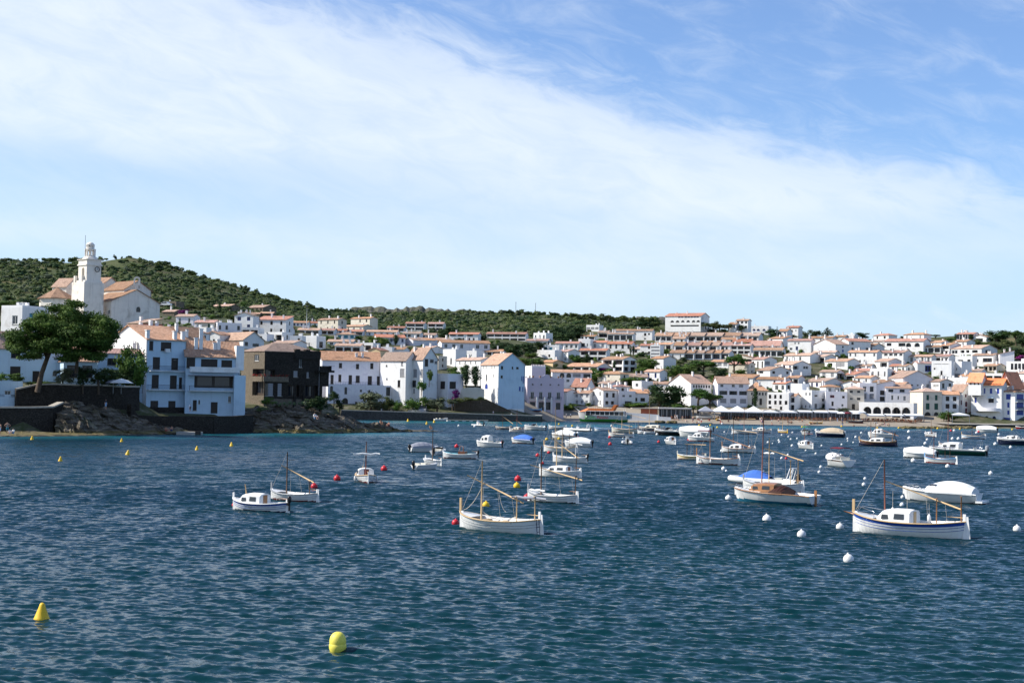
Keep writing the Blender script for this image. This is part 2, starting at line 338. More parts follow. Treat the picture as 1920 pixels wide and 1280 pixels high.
def build_sea():
    d = [4.0, 12, 22, 30, 36]
    while d[-1] < 120: d.append(d[-1] * 1.0024)
    while d[-1] < 230: d.append(d[-1] * min(1.008, 1.0024 + (d[-1] - 120) * 0.00006))
    while d[-1] < 900: d.append(d[-1] * 1.02)
    d = np.array(d + [1500, 4000, 9000])
    a = np.radians(np.concatenate([np.linspace(-85, -30, 24)[:-1], np.linspace(-30, -23, 30)[:-1], np.linspace(-23, 23, 820), np.linspace(23, 30, 30)[1:], np.linspace(30, 85, 24)[1:]]))
    D, A = np.meshgrid(d, a, indexing='ij'); X = D * np.tan(A); Y = D
    X = np.where(np.abs(X) > 9000, np.sign(X) * 9000, X)
    dd = np.gradient(d); cell = np.maximum(dd[:, None] * np.ones_like(A), 0.061 * D / 50)
    Z = wave_height(X, Y, cell * 1.6)
    Z[D > 320] = 0.0; Z[:5] = 0
    nr, nc = D.shape; idx = np.arange(nr * nc).reshape(nr, nc)
    Fq = np.stack([idx[:-1, :-1].ravel(), idx[:-1, 1:].ravel(), idx[1:, 1:].ravel(), idx[1:, :-1].ravel()], 1)
    o = np_mesh('sea', np.stack([X.ravel(), Y.ravel(), Z.ravel()], 1), Fq, sea_material(), smooth=True)
    # shallow water near the shores (distance to hand-placed shore points)
    sh = np.zeros(nr * nc); P = np.stack([X.ravel(), Y.ravel()], 1)
    pts = [(x, 816, 22) for x in range(-150, 300, 40)] + [(x, 813, 20) for x in range(300, 720, 40)] + [(x, 791, 20) for x in range(720, 1000, 50)] + [(x, 797 + (x - 1000) * 0.009, 26) for x in range(1000, 2100, 50)]
    for x, y, r in pts:
        w = on_sea(x, y); dist = np.hypot(P[:, 0] - w.x, (P[:, 1] - w.y))
        sh = np.maximum(sh, np.clip(1 - dist / r, 0, 1))
    at_ = o.data.attributes.new('shallow', 'FLOAT', 'POINT'); at_.data.foreach_set('value', sh.astype(np.float32))
    tag(o, kind='structure')
build_sea()
# ------------------------------------------------------------------ land
# shore-to-crest profiles: at photograph column x the ground is seen at row y at distance d (None = under water)
U_ = None
PROF = {
    -700: [(235, U_), (248, U_), (253, 767), (264, 765), (266, 724), (275, 716), (300, 708), (320, 700), (360, 650), (390, 615), (450, 600), (600, 588), (900, 556), (1300, 492), (1550, 486), (2400, 640)],
    0: [(240, U_), (251, U_), (253.5, 767), (264, 765), (266, 724), (275, 716), (300, 708), (320, 700), (360, 650), (390, 615), (450, 600), (600, 588), (900, 556), (1300, 490), (1550, 489), (2400, 640)],
    150: [(250, U_), (256, U_), (259, 772), (268, 768), (270, 724), (282, 716), (300, 708), (320, 698), (360, 650), (390, 612), (450, 600), (600, 586), (900, 552), (1300, 496), (1500, 487), (2400, 640)],
    235: [(256, U_), (262, U_), (266, 788), (271, 775), (274, 745), (285, 738), (300, 722), (320, 704), (360, 652), (390, 620), (450, 602), (600, 585), (900, 545), (1250, 482), (1500, 520), (2400, 640)],
    300: [(262, U_), (272, U_), (277, 780), (283, 775), (296, 770), (320, 704), (360, 655), (400, 632), (450, 615), (600, 590), (900, 550), (1250, 496), (1500, 540), (2400, 640)],
    400: [(270, U_), (280, U_), (284, 782), (290, 777), (300, 772), (320, 715), (360, 670), (420, 645), (500, 622), (650, 598), (900, 568), (1250, 526), (1500, 560), (2400, 640)],
    500: [(280, U_), (290, U_), (297, 772), (304, 757), (320, 747), (340, 712), (380, 678), (450, 650), (550, 627), (700, 604), (950, 585), (1250, 556), (1500, 580), (2400, 640)],
    600: [(286, U_), (297, U_), (303, 788), (310, 772), (322, U_), (400, U_), (436, 765), (470, 705), (540, 652), (680, 622), (900, 600), (1250, 582), (1500, 590), (2400, 640)],
    660:  [(255, U_), (262, U_), (268, U_), (300, U_), (380, U_), (424, U_), (437, 767), (470, 715), (540, 658), (680, 625), (900, 604), (1250, 586), (1500, 590), (2400, 640)],
    800:  [(255, U_), (280, U_), (330, U_), (380, U_), (410, U_), (428, U_), (440, 770), (470, 722), (540, 665), (680, 632), (900, 607), (1300, 590), (1600, 584), (2400, 640)],
    960:  [(255, U_), (280, U_), (330, U_), (380, U_), (410, U_), (432, U_), (446, 777), (475, 735), (550, 680), (680, 640), (900, 612), (1300, 592), (1600, 588), (2400, 640)],
    1060: [(255, U_), (300, U_), (400, U_), (452, U_), (462, 796), (474, 786), (492, 779), (525, 738), (585, 695), (680, 650), (850, 620), (1200, 600), (1600, 592), (2400, 640)],
    1250: [(255, U_), (300, U_), (400, U_), (452, U_), (458, 799), (470, 789), (492, 781), (525, 742), (585, 700), (680, 655), (800, 625), (1000, 608), (1300, 604), (2400, 680)],
    1420: [(255, U_), (300, U_), (400, U_), (452, U_), (458, 801), (472, 790), (492, 782), (525, 745), (585, 702), (680, 655), (760, 630), (850, 622), (1000, 628), (2400, 700)],
    1600: [(255, U_), (300, U_), (400, U_), (452, U_), (460, 803), (474, 792), (494, 784), (525, 750), (585, 707), (680, 658), (760, 638), (850, 636), (1000, 645), (2400, 710)],
    1800: [(255, U_), (300, U_), (400, U_), (455, U_), (464, 805), (478, 796), (496, 789), (525, 752), (585, 710), (680, 664), (760, 640), (850, 628), (1000, 640), (2400, 710)],
    1920: [(255, U_), (300, U_), (400, U_), (455, U_), (466, 806), (480, 797), (498, 791), (525, 754), (585, 712), (680, 664), (760, 640), (850, 622), (1000, 632), (2400, 710)],
    2700: [(255, U_), (300, U_), (400, U_), (455, U_), (466, 810), (480, 803), (498, 797), (525, 760), (585, 716), (680, 664), (760, 640), (850, 620), (1000, 630), (2400, 710)],
}
PX = sorted(PROF)
DG = np.array([235, 240, 245, 248, 251, 253.5, 256, 259, 261, 263, 264.5, 266, 269, 272, 276, 280, 285, 290, 296, 303, 312, 322, 335, 350, 365, 380, 395, 410, 420, 428, 434, 438, 442, 446, 452, 458, 464, 470, 476, 482, 488, 494, 500, 508, 517, 527, 540, 555, 572, 592, 615, 640, 668, 700, 735, 770, 810, 860, 920, 990, 1070, 1160, 1250, 1340, 1440, 1550, 1700, 2000, 2400], float)
def _zcol(x):
    """ground height at the DG distances for a control column"""
    ds, zs = [], []
    for d, y in PROF[x]:
        ds.append(d); zs.append(-2.5 if y is None else at(x, y, d).z)
    return np.interp(DG, ds, zs)
ZC = np.array([_zcol(x) for x in PX])
def ground_col(x):
    i = max(0, min(len(PX) - 2, int(np.searchsorted(PX, x)) - 1)); f = (x - PX[i]) / (PX[i + 1] - PX[i]); f = min(1, max(0, f))
    return ZC[i] * (1 - f) + ZC[i + 1] * f
def ground_z(x, d): return float(np.interp(d, DG, ground_col(x)))
def ground_d(x, y, dmin=250):
    """distance at which the ground shows at photograph pixel (x, y)"""
    z = ground_col(x); best = None; pd = None; py = None
    for d, zz in zip(DG, z):
        if d < dmin or zz < -0.5: pd = None; continue
        a = at(x, y, d).z - zz        # >0: ray above ground
        if pd is not None and py > 0 >= a: return pd + (d - pd) * py / (py - a)
        if pd is None and a <= 0: return d
        pd, py = d, a
    return 800.0
def land_noise(X, Y, s, seed):
    rs = np.random.RandomState(seed); Z = np.zeros_like(X)
    for i in range(24):
        lam = s * (0.3 + 1.6 * rs.rand()); th = rs.rand() * 6.283; Z += np.sin((X * math.cos(th) + Y * math.sin(th)) * 6.283 / lam + rs.rand() * 6.283) * (lam / s) / 24
    return Z
def land_material():
    m = bpy.data.materials.new('hillside_soil'); m.use_nodes = True; t = NT(m.node_tree); b = t.n['Principled BSDF']
    pos = t.new('ShaderNodeNewGeometry').outputs['Position']; sp = t.new('ShaderNodeSeparateXYZ', i_0=pos)
    n1 = t.noise(pos, 0.02, 5, 0.6); n2 = t.noise(pos, 0.15, 5, 0.65)
    grass = t.ramp(n2, [(0.3, (0.040, 0.056, 0.020)), (0.55, (0.065, 0.080, 0.030)), (0.8, (0.12, 0.115, 0.052))])
    dry = t.ramp(n2, [(0.3, (0.08, 0.08, 0.033)), (0.7, (0.19, 0.15, 0.075))])
    c = t.mix(t.ss(n1, 0.50, 0.66), grass, dry)
    town = t.math('SUBTRACT', 1.0, t.ss(sp.outputs[1], 560, 800))
    pav = t.ramp(n2, [(0.35, (0.13, 0.11, 0.085)), (0.5, (0.05, 0.06, 0.025)), (0.65, (0.24, 0.21, 0.17))])
    c = t.mix(t.math('MULTIPLY', town, 0.8), c, pav)
    t.put(b.inputs['Base Color'], c); b.inputs['Roughness'].default_value = 0.95; b.inputs['Specular IOR Level'].default_value = 0.1
    return m
def build_land():
    xs = np.unique(np.concatenate([np.arange(-700, 2701, 22), np.array(PX)])).astype(float)
    V = []
    for x in xs:
        z = ground_col(x)
        for d, zz in zip(DG, z):
            V.append((*at(x, 700, d).xy, zz))
    V = np.array(V); nx, nd = len(xs), len(DG)
    amp = np.interp(V[:, 1], [430, 600, 900, 1500, 2400], [0, 0.3, 2.0, 5.0, 5.0]); V[:, 2] += amp * (land_noise(V[:, 0], V[:, 1], 90, 1) + 0.5 * land_noise(V[:, 0], V[:, 1], 30, 2)) * (V[:, 2] > 1)
    idx = np.arange(nx * nd).reshape(nx, nd)
    Fq = np.stack([idx[:-1, :-1].ravel(), idx[1:, :-1].ravel(), idx[1:, 1:].ravel(), idx[:-1, 1:].ravel()], 1)
    keep = V[Fq].max(1)[:, 2] > -2.4
    o = np_mesh('hillside_ground', V, Fq[keep], land_material(), smooth=True); tag(o, kind='structure')
build_land()
def place(x, y, d=None, dmin=250):
    """ground point seen at pixel (x, y)"""
    if d is None: d = ground_d(x, y, dmin)
    return at(x, y, d), d
# far rocky ridge behind the valley
def build_ridge():
    m = mat('ridge_scrub', (0.085, 0.085, 0.06), 0.95, 0.1, nscale=0.012, namp=0.45, dark=(0.17, 0.155, 0.135), dscale=0.02)
    xs = np.arange(480, 1260, 6.0)
    top = np.interp(xs, [480, 600, 640, 665, 685, 700, 740, 790, 800, 860, 920, 1000, 1260], [600, 592, 586, 580, 577, 579, 581, 578, 580, 584, 588, 592, 600])
    V = []; rows = [(2300, 640), (2450, 605), (2550, 0), (2700, -6), (2900, 8), (3300, 60)]
    rs = np.random.RandomState(8)
    for x, ty in zip(xs, top):
        ty = ty + (rs.rand() - 0.5) * 2.0
        for d, yy in rows:
            y = yy if yy > 500 else ty + (10 if yy == 0 else 0 if yy == -6 else yy)
            p = at(x, y, d); V.append((p.x, p.y, p.z + rs.rand() * 6))
    n = len(rows); idx = np.arange(len(V)).reshape(-1, n)
    Fq = np.stack([idx[:-1, :-1].ravel(), idx[1:, :-1].ravel(), idx[1:, 1:].ravel(), idx[:-1, 1:].ravel()], 1)
    tag(np_mesh('rocky_ridge', V, Fq, m, smooth=False), kind='structure')
build_ridge()
# pebble beach: a gently sloping sheet over the shore
def build_beach():
    sand = mat('grey_pebble_sand', (0.30, 0.255, 0.20), 0.95, 0.1, nscale=0.12, namp=0.2, bump=0.5, bscale=3, dark=(0.21, 0.17, 0.13), dscale=0.25)
    V = []
    xs = np.arange(985, 1790, 8.0); dl = [450, 458, 464, 470, 476, 482, 488, 496, 506]
    for x in xs:
        for d in dl: z = ground_z(x, d); V.append((*at(x, 700, d).xy, z + 0.12 if d > 451 else z - 0.5))
    n = len(dl); idx = np.arange(len(V)).reshape(-1, n)
    Fq = np.stack([idx[:-1, :-1].ravel(), idx[1:, :-1].ravel(), idx[1:, 1:].ravel(), idx[:-1, 1:].ravel()], 1)
    tag(np_mesh('pebble_beach', V, Fq, sand, smooth=True), kind='structure')
build_beach()
# ------------------------------------------------------------------ houses
UNIT = {}
def unit_window(kind):
    """1 x 1 m unit, facing -Y, centred; shared by every window of its kind"""
    if kind in UNIT: return UNIT[kind]
    b = MB()
    if kind in ('w', 'wd', 'wb', 'wr', 'l'):          # casement: frame, mullion, glass set back
        fm = {'w': 'frame', 'wd': 'dframe', 'wb': 'sblue', 'wr': 'sred', 'l': 'dframe'}[kind]; t = 0.09
        b.box(-.5, -.04, -.5, -.5 + t, .04, .5, 1); b.box(.5 - t, -.04, -.5, .5, .04, .5, 1)
        b.box(-.5 + t, -.04, .5 - t, .5 - t, .04, .5, 1); b.box(-.5 + t, -.04, -.5, .5 - t, .04, -.5 + t, 1)
        b.box(-.035, -.035, -.5 + t, .035, .035, .5 - t, 1)
        b.face([(-.5 + t, .02, -.5 + t), (.5 - t, .02, -.5 + t), (.5 - t, .02, .5 - t), (-.5 + t, .02, .5 - t)], 0)
        mats = [M['glass'], M[fm]]
    elif kind in ('sg', 'sb', 'sd', 'sh', 'st'):      # louvred shutters or a blind or a plank door
        mk = {'sg': 'sgreen', 'sb': 'sblue', 'sd': 'sdark', 'sh': 'shutter', 'st': 'steal'}[kind]
        for sx in (-1, 1):
            x0, x1 = (-.5, -.01) if sx < 0 else (.01, .5)
            for k in range(6):
                z0 = -.5 + k / 6; b.box(x0, -.05 - .02 * (k % 2), z0 + .008, x1, .04, z0 + 1 / 6 - .008, 1)
        b.face([(-.5, .03, -.5), (.5, .03, -.5), (.5, .03, .5), (-.5, .03, .5)], 0); mats = [M['glass'], M[mk]]
    UNIT[kind] = b.mesh('window', mats); return UNIT[kind]
def facade(mb, O, Uv, w, h, wins, depth, inn, m=0):
    """wall O + u*Uv + z, u in 0..w, z in 0..h, with recessed openings (u0, z0, u1, z1, arched)"""
    O = Vector(O); Uv = Vector(Uv); inn = Vector(inn)
    us = sorted({0.0, w} | {a for q_ in wins for a in (q_[0], q_[2])}); zs = sorted({0.0, h} | {a for q_ in wins for a in (q_[1], q_[3])})
    P = lambda a, z, k=0.0: O + Uv * a + Vector((0, 0, z)) + inn * k
    for i in range(len(us) - 1):
        for j in range(len(zs) - 1):
            cu, cz = (us[i] + us[i + 1]) / 2, (zs[j] + zs[j + 1]) / 2
            if any(q_[0] < cu < q_[2] and q_[1] < cz < q_[3] for q_ in wins): continue
            mb.face([P(us[i], zs[j]), P(us[i + 1], zs[j]), P(us[i + 1], zs[j + 1]), P(us[i], zs[j + 1])], m)
    for q_ in wins:
        a, z0, c, z1 = q_[:4]; k = q_[5] if len(q_) > 5 else depth
        mb.face([P(a, z0), P(a, z0, k), P(a, z1, k), P(a, z1)], m); mb.face([P(c, z0), P(c, z1), P(c, z1, k), P(c, z0, k)], m)
        mb.face([P(a, z1), P(a, z1, k), P(c, z1, k), P(c, z1)], m); mb.face([P(a, z0), P(c, z0), P(c, z0, k), P(a, z0, k)], m)
        mb.face([P(a, z0, k + .03), P(c, z0, k + .03), P(c, z1, k + .03), P(a, z1, k + .03)], m)
        if len(q_) > 4 and q_[4]:                      # spandrels of a round arch
            r = (c - a) / 2; zc = z1 - r; n = 8
            for s in range(n):
                a0, a1 = math.pi * s / n, math.pi * (s + 1) / n
                x0, x1 = (a + c) / 2 - r * math.cos(a0), (a + c) / 2 - r * math.cos(a1)
                mb.face([P(x0, zc + r * math.sin(a0)), P(x1, zc + r * math.sin(a1)), P(x1, z1), P(x0, z1)], m)
                mb.face([P(x0, zc + r * math.sin(a0)), P(x0, zc + r * math.sin(a0), k), P(x1, zc + r * math.sin(a1), k), P(x1, zc + r * math.sin(a1))], m)
def slab(mb, pts, t, m=0):
    """roof pane: polygon with thickness t upwards"""
    pts = [Vector(p) for p in pts]; up = [p + Vector((0, 0, t)) for p in pts]; n = len(pts)
    mb.face(up, m); mb.face(list(reversed(pts)), m)
    for i in range(n): mb.face([pts[i], pts[(i + 1) % n], up[(i + 1) % n], up[i]], m)
def rows(n, k, w, h, ww=1.0, wh=1.4, sill=0.95, kind='w', rnd=None, drop=0.12, door=False, arch=0, kdep=None):
    """even grid of n columns x k storeys of openings with small irregularities"""
    out = []; sh = h / k
    for j in range(k):
        for i in range(n):
            if rnd and rnd.random() < drop and n * k > 2: continue
            u = w * (i + 0.5) / n + (rnd.uniform(-.15, .15) if rnd else 0); W_ = min(ww * (rnd.uniform(.85, 1.15) if rnd else 1), w / n * .86)
            z0 = j * sh + sill * sh / 2.8; H_ = min(wh * sh / 2.8, sh - (z0 - j * sh) - .25)
            kk = kind
            if j == 0 and door and i == n // 2: z0 = 0.05; H_ = min(2.2 * sh / 2.8, sh * .85); kk = 'sd'
            if H_ < .3: continue
            u = min(max(u, W_ / 2 + .12), w - W_ / 2 - .12)
            out.append([u - W_ / 2, z0, u + W_ / 2, z0 + H_, arch, kdep if kdep else 0.2, kk])
    return out
_sb = MB(); _sb.box(-.5, -.08, -.04, .5, .05, .045); SILL = _sb.mesh('sill', M['coping'])
HN = []          # every house, for labels and checks
GND = {}
def house(xa, xb, xc, ye, yb, phi=30, roof='gy', wall='white', rm=None, L=None, Rr=None, dp=9.0, rh=None, chim=None, label=None, group=None, name='house',
          d=None, seed=None, over=0.35, cat='house', parapet=0.5, base=0.0, extra=None, dmin=250, wall2=None):
    """box house with its near corner at column xb; left face spans xa..xb, right face xb..xc; eaves at row ye, foot at row yb.
    phi: turn of the left face from the picture plane; L / Rr: lists of openings or (n, k, options)"""
    rnd = random.Random(seed if seed is not None else int(xa * 7 + xb * 13 + ye * 31))
    p, d = place(xb, yb, d, dmin); s = F / d
    beta = math.atan((xb - 960) / F); f = R(phi)
    a = (xb - xa) / s / math.cos(f) if xb - xa > 1 else dp
    b = (xc - xb) / s / math.sin(f) if xc - xb > 1 else dp
    if a > 22 and xb - xa < 0.35 * (xc - xb): a = 14.0
    if b > 22 and xc - xb < 0.35 * (xb - xa): b = 12.0
    a, b = max(a, 4.5), max(b, 6.0)
    h = (yb - ye) / s; foot = -3.0 - base
    t = thing(name, label, cat, (p.x, p.y, p.z), R(90) - f - beta, group)
    HN.append((t, xa, xb, xc, ye, yb, d)); mb = MB()
    def opens(spec, w):
        if spec is None: return []
        if isinstance(spec, tuple):
            n, k = spec[:2]; o = dict(spec[2]) if len(spec) > 2 else {}
            return rows(n, k, w, h, rnd=rnd, **o)
        out = []
        for q_ in spec:                               # fractions of face: (u, z, wfrac, hfrac, kind, arch)
            uc, zc, wf, hf = [float(v_) for v_ in q_[:4]]; kk = q_[4] if len(q_) > 4 else 'w'; ar = q_[5] if len(q_) > 5 else 0
            out.append([(uc - wf / 2) * w, (zc - hf / 2) * h, (uc + wf / 2) * w, (zc + hf / 2) * h, ar, 1.0 if kk == 'l' else 0.2, kk])
        return out
    wl, wr = opens(L, a), opens(Rr, b)
    facade(mb, (0, a, 0), (0, -1, 0), a, h, wl, 0.2, (1, 0, 0)); facade(mb, (0, 0, 0), (1, 0, 0), b, h, wr, 0.2, (0, 1, 0), 1 if wall2 else 0)
    mb.face([(b, 0, 0), (b, a, 0), (b, a, h), (b, 0, h)]); mb.face([(b, a, 0), (0, a, 0), (0, a, h), (b, a, h)])
    # footing in the slope
    for q_ in (((0, a, foot), (0, 0, foot), (0, 0, 0), (0, a, 0)), ((0, 0, foot), (b, 0, foot), (b, 0, 0), (0, 0, 0)), ((b, 0, foot), (b, a, foot), (b, a, 0), (b, 0, 0)), ((b, a, foot), (0, a, foot), (0, a, 0), (b, a, 0))): mb.face(q_)
    rb = MB(); rmm = rm or ('tile' if rnd.random() < .62 else 'tileb'); ov = over; tk = 0.14
    if roof in ('gy', 'gx'):
        half = (b if roof == 'gy' else a) / 2; r_ = rh if rh else min(2.6, max(0.9, half * 0.30)); sl = r_ / half; e = ov * sl
        if roof == 'gy':
            slab(rb, [(-ov, -ov, h - e), (-ov, a + ov, h - e), (half, a + ov, h + r_), (half, -ov, h + r_)][::-1], tk); slab(rb, [(b + ov, -ov, h - e), (half, -ov, h + r_), (half, a + ov, h + r_), (b + ov, a + ov, h - e)][::-1], tk)
            for y in (0, a): mb.face([(0, y, h), (b, y, h), (half, y, h + r_)] if y == 0 else [(b, y, h), (0, y, h), (half, y, h + r_)], 1 if wall2 and y == 0 else 0)
        else:
            slab(rb, [(-ov, -ov, h - e), (-ov, half, h + r_), (b + ov, half, h + r_), (b + ov, -ov, h - e)][::-1], tk); slab(rb, [(-ov, a + ov, h - e), (b + ov, a + ov, h - e), (b + ov, half, h + r_), (-ov, half, h + r_)][::-1], tk)
            for x in (0, b): mb.face([(x, a, h), (x, 0, h), (x, half, h + r_)] if x == 0 else [(x, 0, h), (x, a, h), (x, half, h + r_)])
        ztop = lambda x, y: h + r_ * (1 - abs((x if roof == 'gy' else y) - half) / half)
    elif roof in ('sx', 'sy'):                         # single pitch falling to the left (-X) or to the right face (-Y)
        r_ = rh if rh else min(2.8, (b if roof == 'sx' else a) * .25)
        if roof == 'sx':
            slab(rb, [(-ov, -ov, h), (b + .1, -ov, h + r_), (b + .1, a + ov, h + r_), (-ov, a + ov, h)], tk)
            mb.face([(0, 0, h), (b, 0, h), (b, 0, h + r_)]); mb.face([(b, a, h), (0, a, h), (b, a, h + r_)]); mb.face([(b, 0, h), (b, a, h), (b, a, h + r_), (b, 0, h + r_)]); ztop = lambda x, y: h + r_ * x / b
        else:
            slab(rb, [(-ov, -ov, h), (b + ov, -ov, h), (b + ov, a + .1, h + r_), (-ov, a + .1, h + r_)], tk)
            mb.face([(0, a, h), (0, 0, h), (0, a, h + r_)]); mb.face([(b, 0, h), (b, a, h), (b, a, h + r_)]); mb.face([(b, a, h), (0, a, h), (0, a, h + r_), (b, a, h + r_)]); ztop = lambda x, y: h + r_ * y / a
    elif roof == 'h':
        r_ = rh if rh else min(2.6, min(a, b) * .17); mn = min(a, b) / 2
        if a >= b: A0, A1 = (b / 2, mn, h + r_), (b / 2, a - mn, h + r_)
        else: A0, A1 = (mn, a / 2, h + r_), (b - mn, a / 2, h + r_)
        c = [(-ov, -ov, h - .05), (b + ov, -ov, h - .05), (b + ov, a + ov, h - .05), (-ov, a + ov, h - .05)]
        if a >= b: slab(rb, [c[0], c[1], A0], tk); slab(rb, [c[1], c[2], A1, A0], tk); slab(rb, [c[2], c[3], A1], tk); slab(rb, [c[3], c[0], A0, A1], tk)
        else: slab(rb, [c[0], c[1], A1, A0], tk); slab(rb, [c[1], c[2], A1], tk); slab(rb, [c[2], c[3], A0, A1], tk); slab(rb, [c[3], c[0], A0], tk)
        ztop = lambda x, y: h + r_ * .7
    else:                                              # flat terrace roof with a parapet
        pp = parapet; w_ = .25
        for q_ in ((0, 0, b, w_), (0, a - w_, b, a), (0, w_, w_, a - w_), (b - w_, w_, b, a - w_)): rb.box(q_[0] + .003, q_[1] + .003, h + .002, q_[2] - .003, q_[3] - .003, h + pp)
        rb.box(w_, w_, h - .12, b - w_, a - w_, h + .05); ztop = lambda x, y: h
        rmm = wall
    mb.build('wall', [M[wall], M[wall2 or wall]], t); rb.build('roof', M[rmm], t)
    for side, wins in (('L', wl), ('R', wr)):
        for q_ in wins:
            u0, z0, u1, z1, ar, kd, kk = q_
            o = bpy.data.objects.new('door' if kk == 'sd' and z0 < .3 else 'window', unit_window(kk)); link(o, t)
            k = kd - .03
            if side == 'R': o.location = ((u0 + u1) / 2, k, (z0 + z1) / 2)
            else: o.location = (k, a - (u0 + u1) / 2, (z0 + z1) / 2); o.rotation_euler = (0, 0, R(-90))
            o.scale = (u1 - u0 - .01, 1, z1 - z0 - .01)
            if d < 480 and kk != 'l' and z0 > .4 and not ar:          # stone sill under nearer windows
                q_ = SILL; e = bpy.data.objects.new('sill', q_); link(e, t); e.scale = (u1 - u0 + .16, 1, 1)
                if side == 'R': e.location = ((u0 + u1) / 2, -.03, z0 - .05)
                else: e.location = (-.03, a - (u0 + u1) / 2, z0 - .05); e.rotation_euler = (0, 0, R(-90))
    if d < 460 and h > 5:                                  # rainwater pipe
        q_ = MB(); q_.tube([(b * .985, -.09, -1), (b * .985, -.09, h - .2)], .06, 6); q_.build('drainpipe', M['shutter'], t)
    nch = chim if chim is not None else rnd.choice((1, 1, 2, 2, 3))
    for k in range(nch):
        cx, cy = rnd.uniform(.15, .85) * b, rnd.uniform(.12, .88) * a; z = ztop(cx, cy); hh = rnd.uniform(.7, 1.3); q_ = MB(); w_ = rnd.uniform(.25, .36)
        q_.box(-w_, -w_, -.4, w_, w_, hh); q_.box(-w_ - .08, -w_ - .08, hh, w_ + .08, w_ + .08, hh + .12)
        for sx in (-1, 1): q_.box(sx * w_ * .75 - .05, -w_, hh + .12, sx * w_ * .75 + .05, w_, hh + .42)
        q_.box(-w_ - .05, -w_ - .05, hh + .42, w_ + .05, w_ + .05, hh + .52); q_.build('chimney', white, t, (cx, cy, z))
    if extra: extra(t, a, b, h)
    return t, a, b, h
def balcony(t, side, u0, u1, z, a, out=1.0, rail='rail', solid=False, n=None):
    """slab with a railing on face side; u measured from the left end of that face"""
    b = MB(); w = u1 - u0; b.box(0, -out, -.14, w, 0.05, 0.0); rb = MB()
    if solid: rb.box(0, -out, 0.002, w, -out + .12, .95); rb.box(0, -out + .12, 0.002, .1, 0, .95); rb.box(w - .1, -out + .12, 0.002, w, 0, .95)
    else:
        rb.box(0, -out, .95, w, -out + .05, 1.0); rb.box(0, -out + .05, .95, .05, 0, 1.0); rb.box(w - .05, -out + .05, .95, w, 0, 1.0)
        k = max(3, int(w / .22))
        for i in range(k + 1): x = (w - .03) * i / k; rb.box(x, -out + .01, 0, x + .03, -out + .04, .95)
        for y in (-out * .7, -out * .35): rb.box(0.01, y, 0, .04, y + .03, .95); rb.box(w - .04, y, 0, w - .01, y + .03, .95)
    o = b.build('balcony', white, t); r = rb.build('railing', M['rail'] if not solid else white, o)
    if side == 'R': o.location = (u0, -.002, z)
    else: o.location = (-.002, a - u0, z); o.rotation_euler = (0, 0, R(-90))
    return o
# ------------------------------------------------------------------ the town on the hillside
def lg(n, k=1): return (n, k, dict(ww=9, wh=1.85, sill=.45, kind='l', drop=0, kdep=1.0))
def wn(n, k, kind='w', **o): return (n, k, dict(kind=kind, **o))
CR = dict(C5=(580, 620, 6.857), C6=(800, 620, 6.857), D1=(300, 540, 5.647), D2=(600, 560, 5.333), D3=(920, 570, 6.0), D4=(1000, 690, 6.0), D5=(1200, 570, 6.4), D6=(1200, 690, 6.4), D7=(1450, 600, 6.4), D8=(1670, 600, 6.4))
ORD = 'leftmost,second,third,fourth,fifth,sixth,seventh,eighth,ninth,tenth,eleventh,twelfth,thirteenth,fourteenth,fifteenth,sixteenth,seventeenth,eighteenth,nineteenth,twentieth,twenty-first,twenty-second,twenty-third,twenty-fourth,twenty-fifth,twenty-sixth'.split(',')
ROWS = {}
AUTO = 'auto'
def H(crop, row, *ents):
    ox, oy, sc = CR[crop]
    for e in ents:
        xa, xb, xc, ye, yb, phi, roof, L, Rr = e[:9]; o = dict(e[9]) if len(e) > 9 else {}
        X = lambda v_: ox + v_ / sc
        xa, xb, xc, ye, yb = X(xa), X(xb), X(xc), oy + ye / sc, oy + yb / sc
        lab = o.pop('label', None); yv = o.pop('vis', 0)
        if yv: yb += yv                                        # foot hidden behind the house in front: let the wall run on down
        _, d = place(xb, yb, o.get('d')); s = F / d; h = (yb - ye) / s; st = max(1, round(h / 2.7))
        seed = int(xa * 3 + ye * 11); rnd = random.Random(seed); 
        if L == AUTO: n = max(1, round((xb - xa) / s / math.cos(R(phi)) / 3.4)); L = (n, st, dict(drop=.22, ww=rnd.choice((.9, 1.1, 1.5)), kind=rnd.choice(('w', 'wd', 'w', 'sd', 'sh', 'wb')))) if xb - xa > 6 else None
        if Rr == AUTO: n = max(1, round((xc - xb) / s / max(.3, math.sin(R(phi))) / 3.6)); Rr = (n, st, dict(drop=.3, ww=rnd.choice((.9, 1.2)), kind=rnd.choice(('w', 'wd', 'sd')))) if xc - xb > 7 else None
        if roof != 'f' and 'rm' not in o: o['rm'] = rnd.choice(('tile', 'tile', 'tile', 'tileb', 'tiler'))
        t, a, b, h = house(xa, xb, xc, ye, yb, phi, roof, L=L, Rr=Rr, label=lab, group='whitewashed houses of the town', seed=seed, **o)
        rmw = {'tile': 'orange tiled', 'tileb': 'brown tiled', 'tiler': 'red tiled', 'tileo': 'bright orange tiled'}.get(o.get('rm'), '') if roof != 'f' else 'flat'
        if not lab: ROWS.setdefault(row, []).append(((xa + xc) / 2, t, o.get('wall', 'white'), rmw))
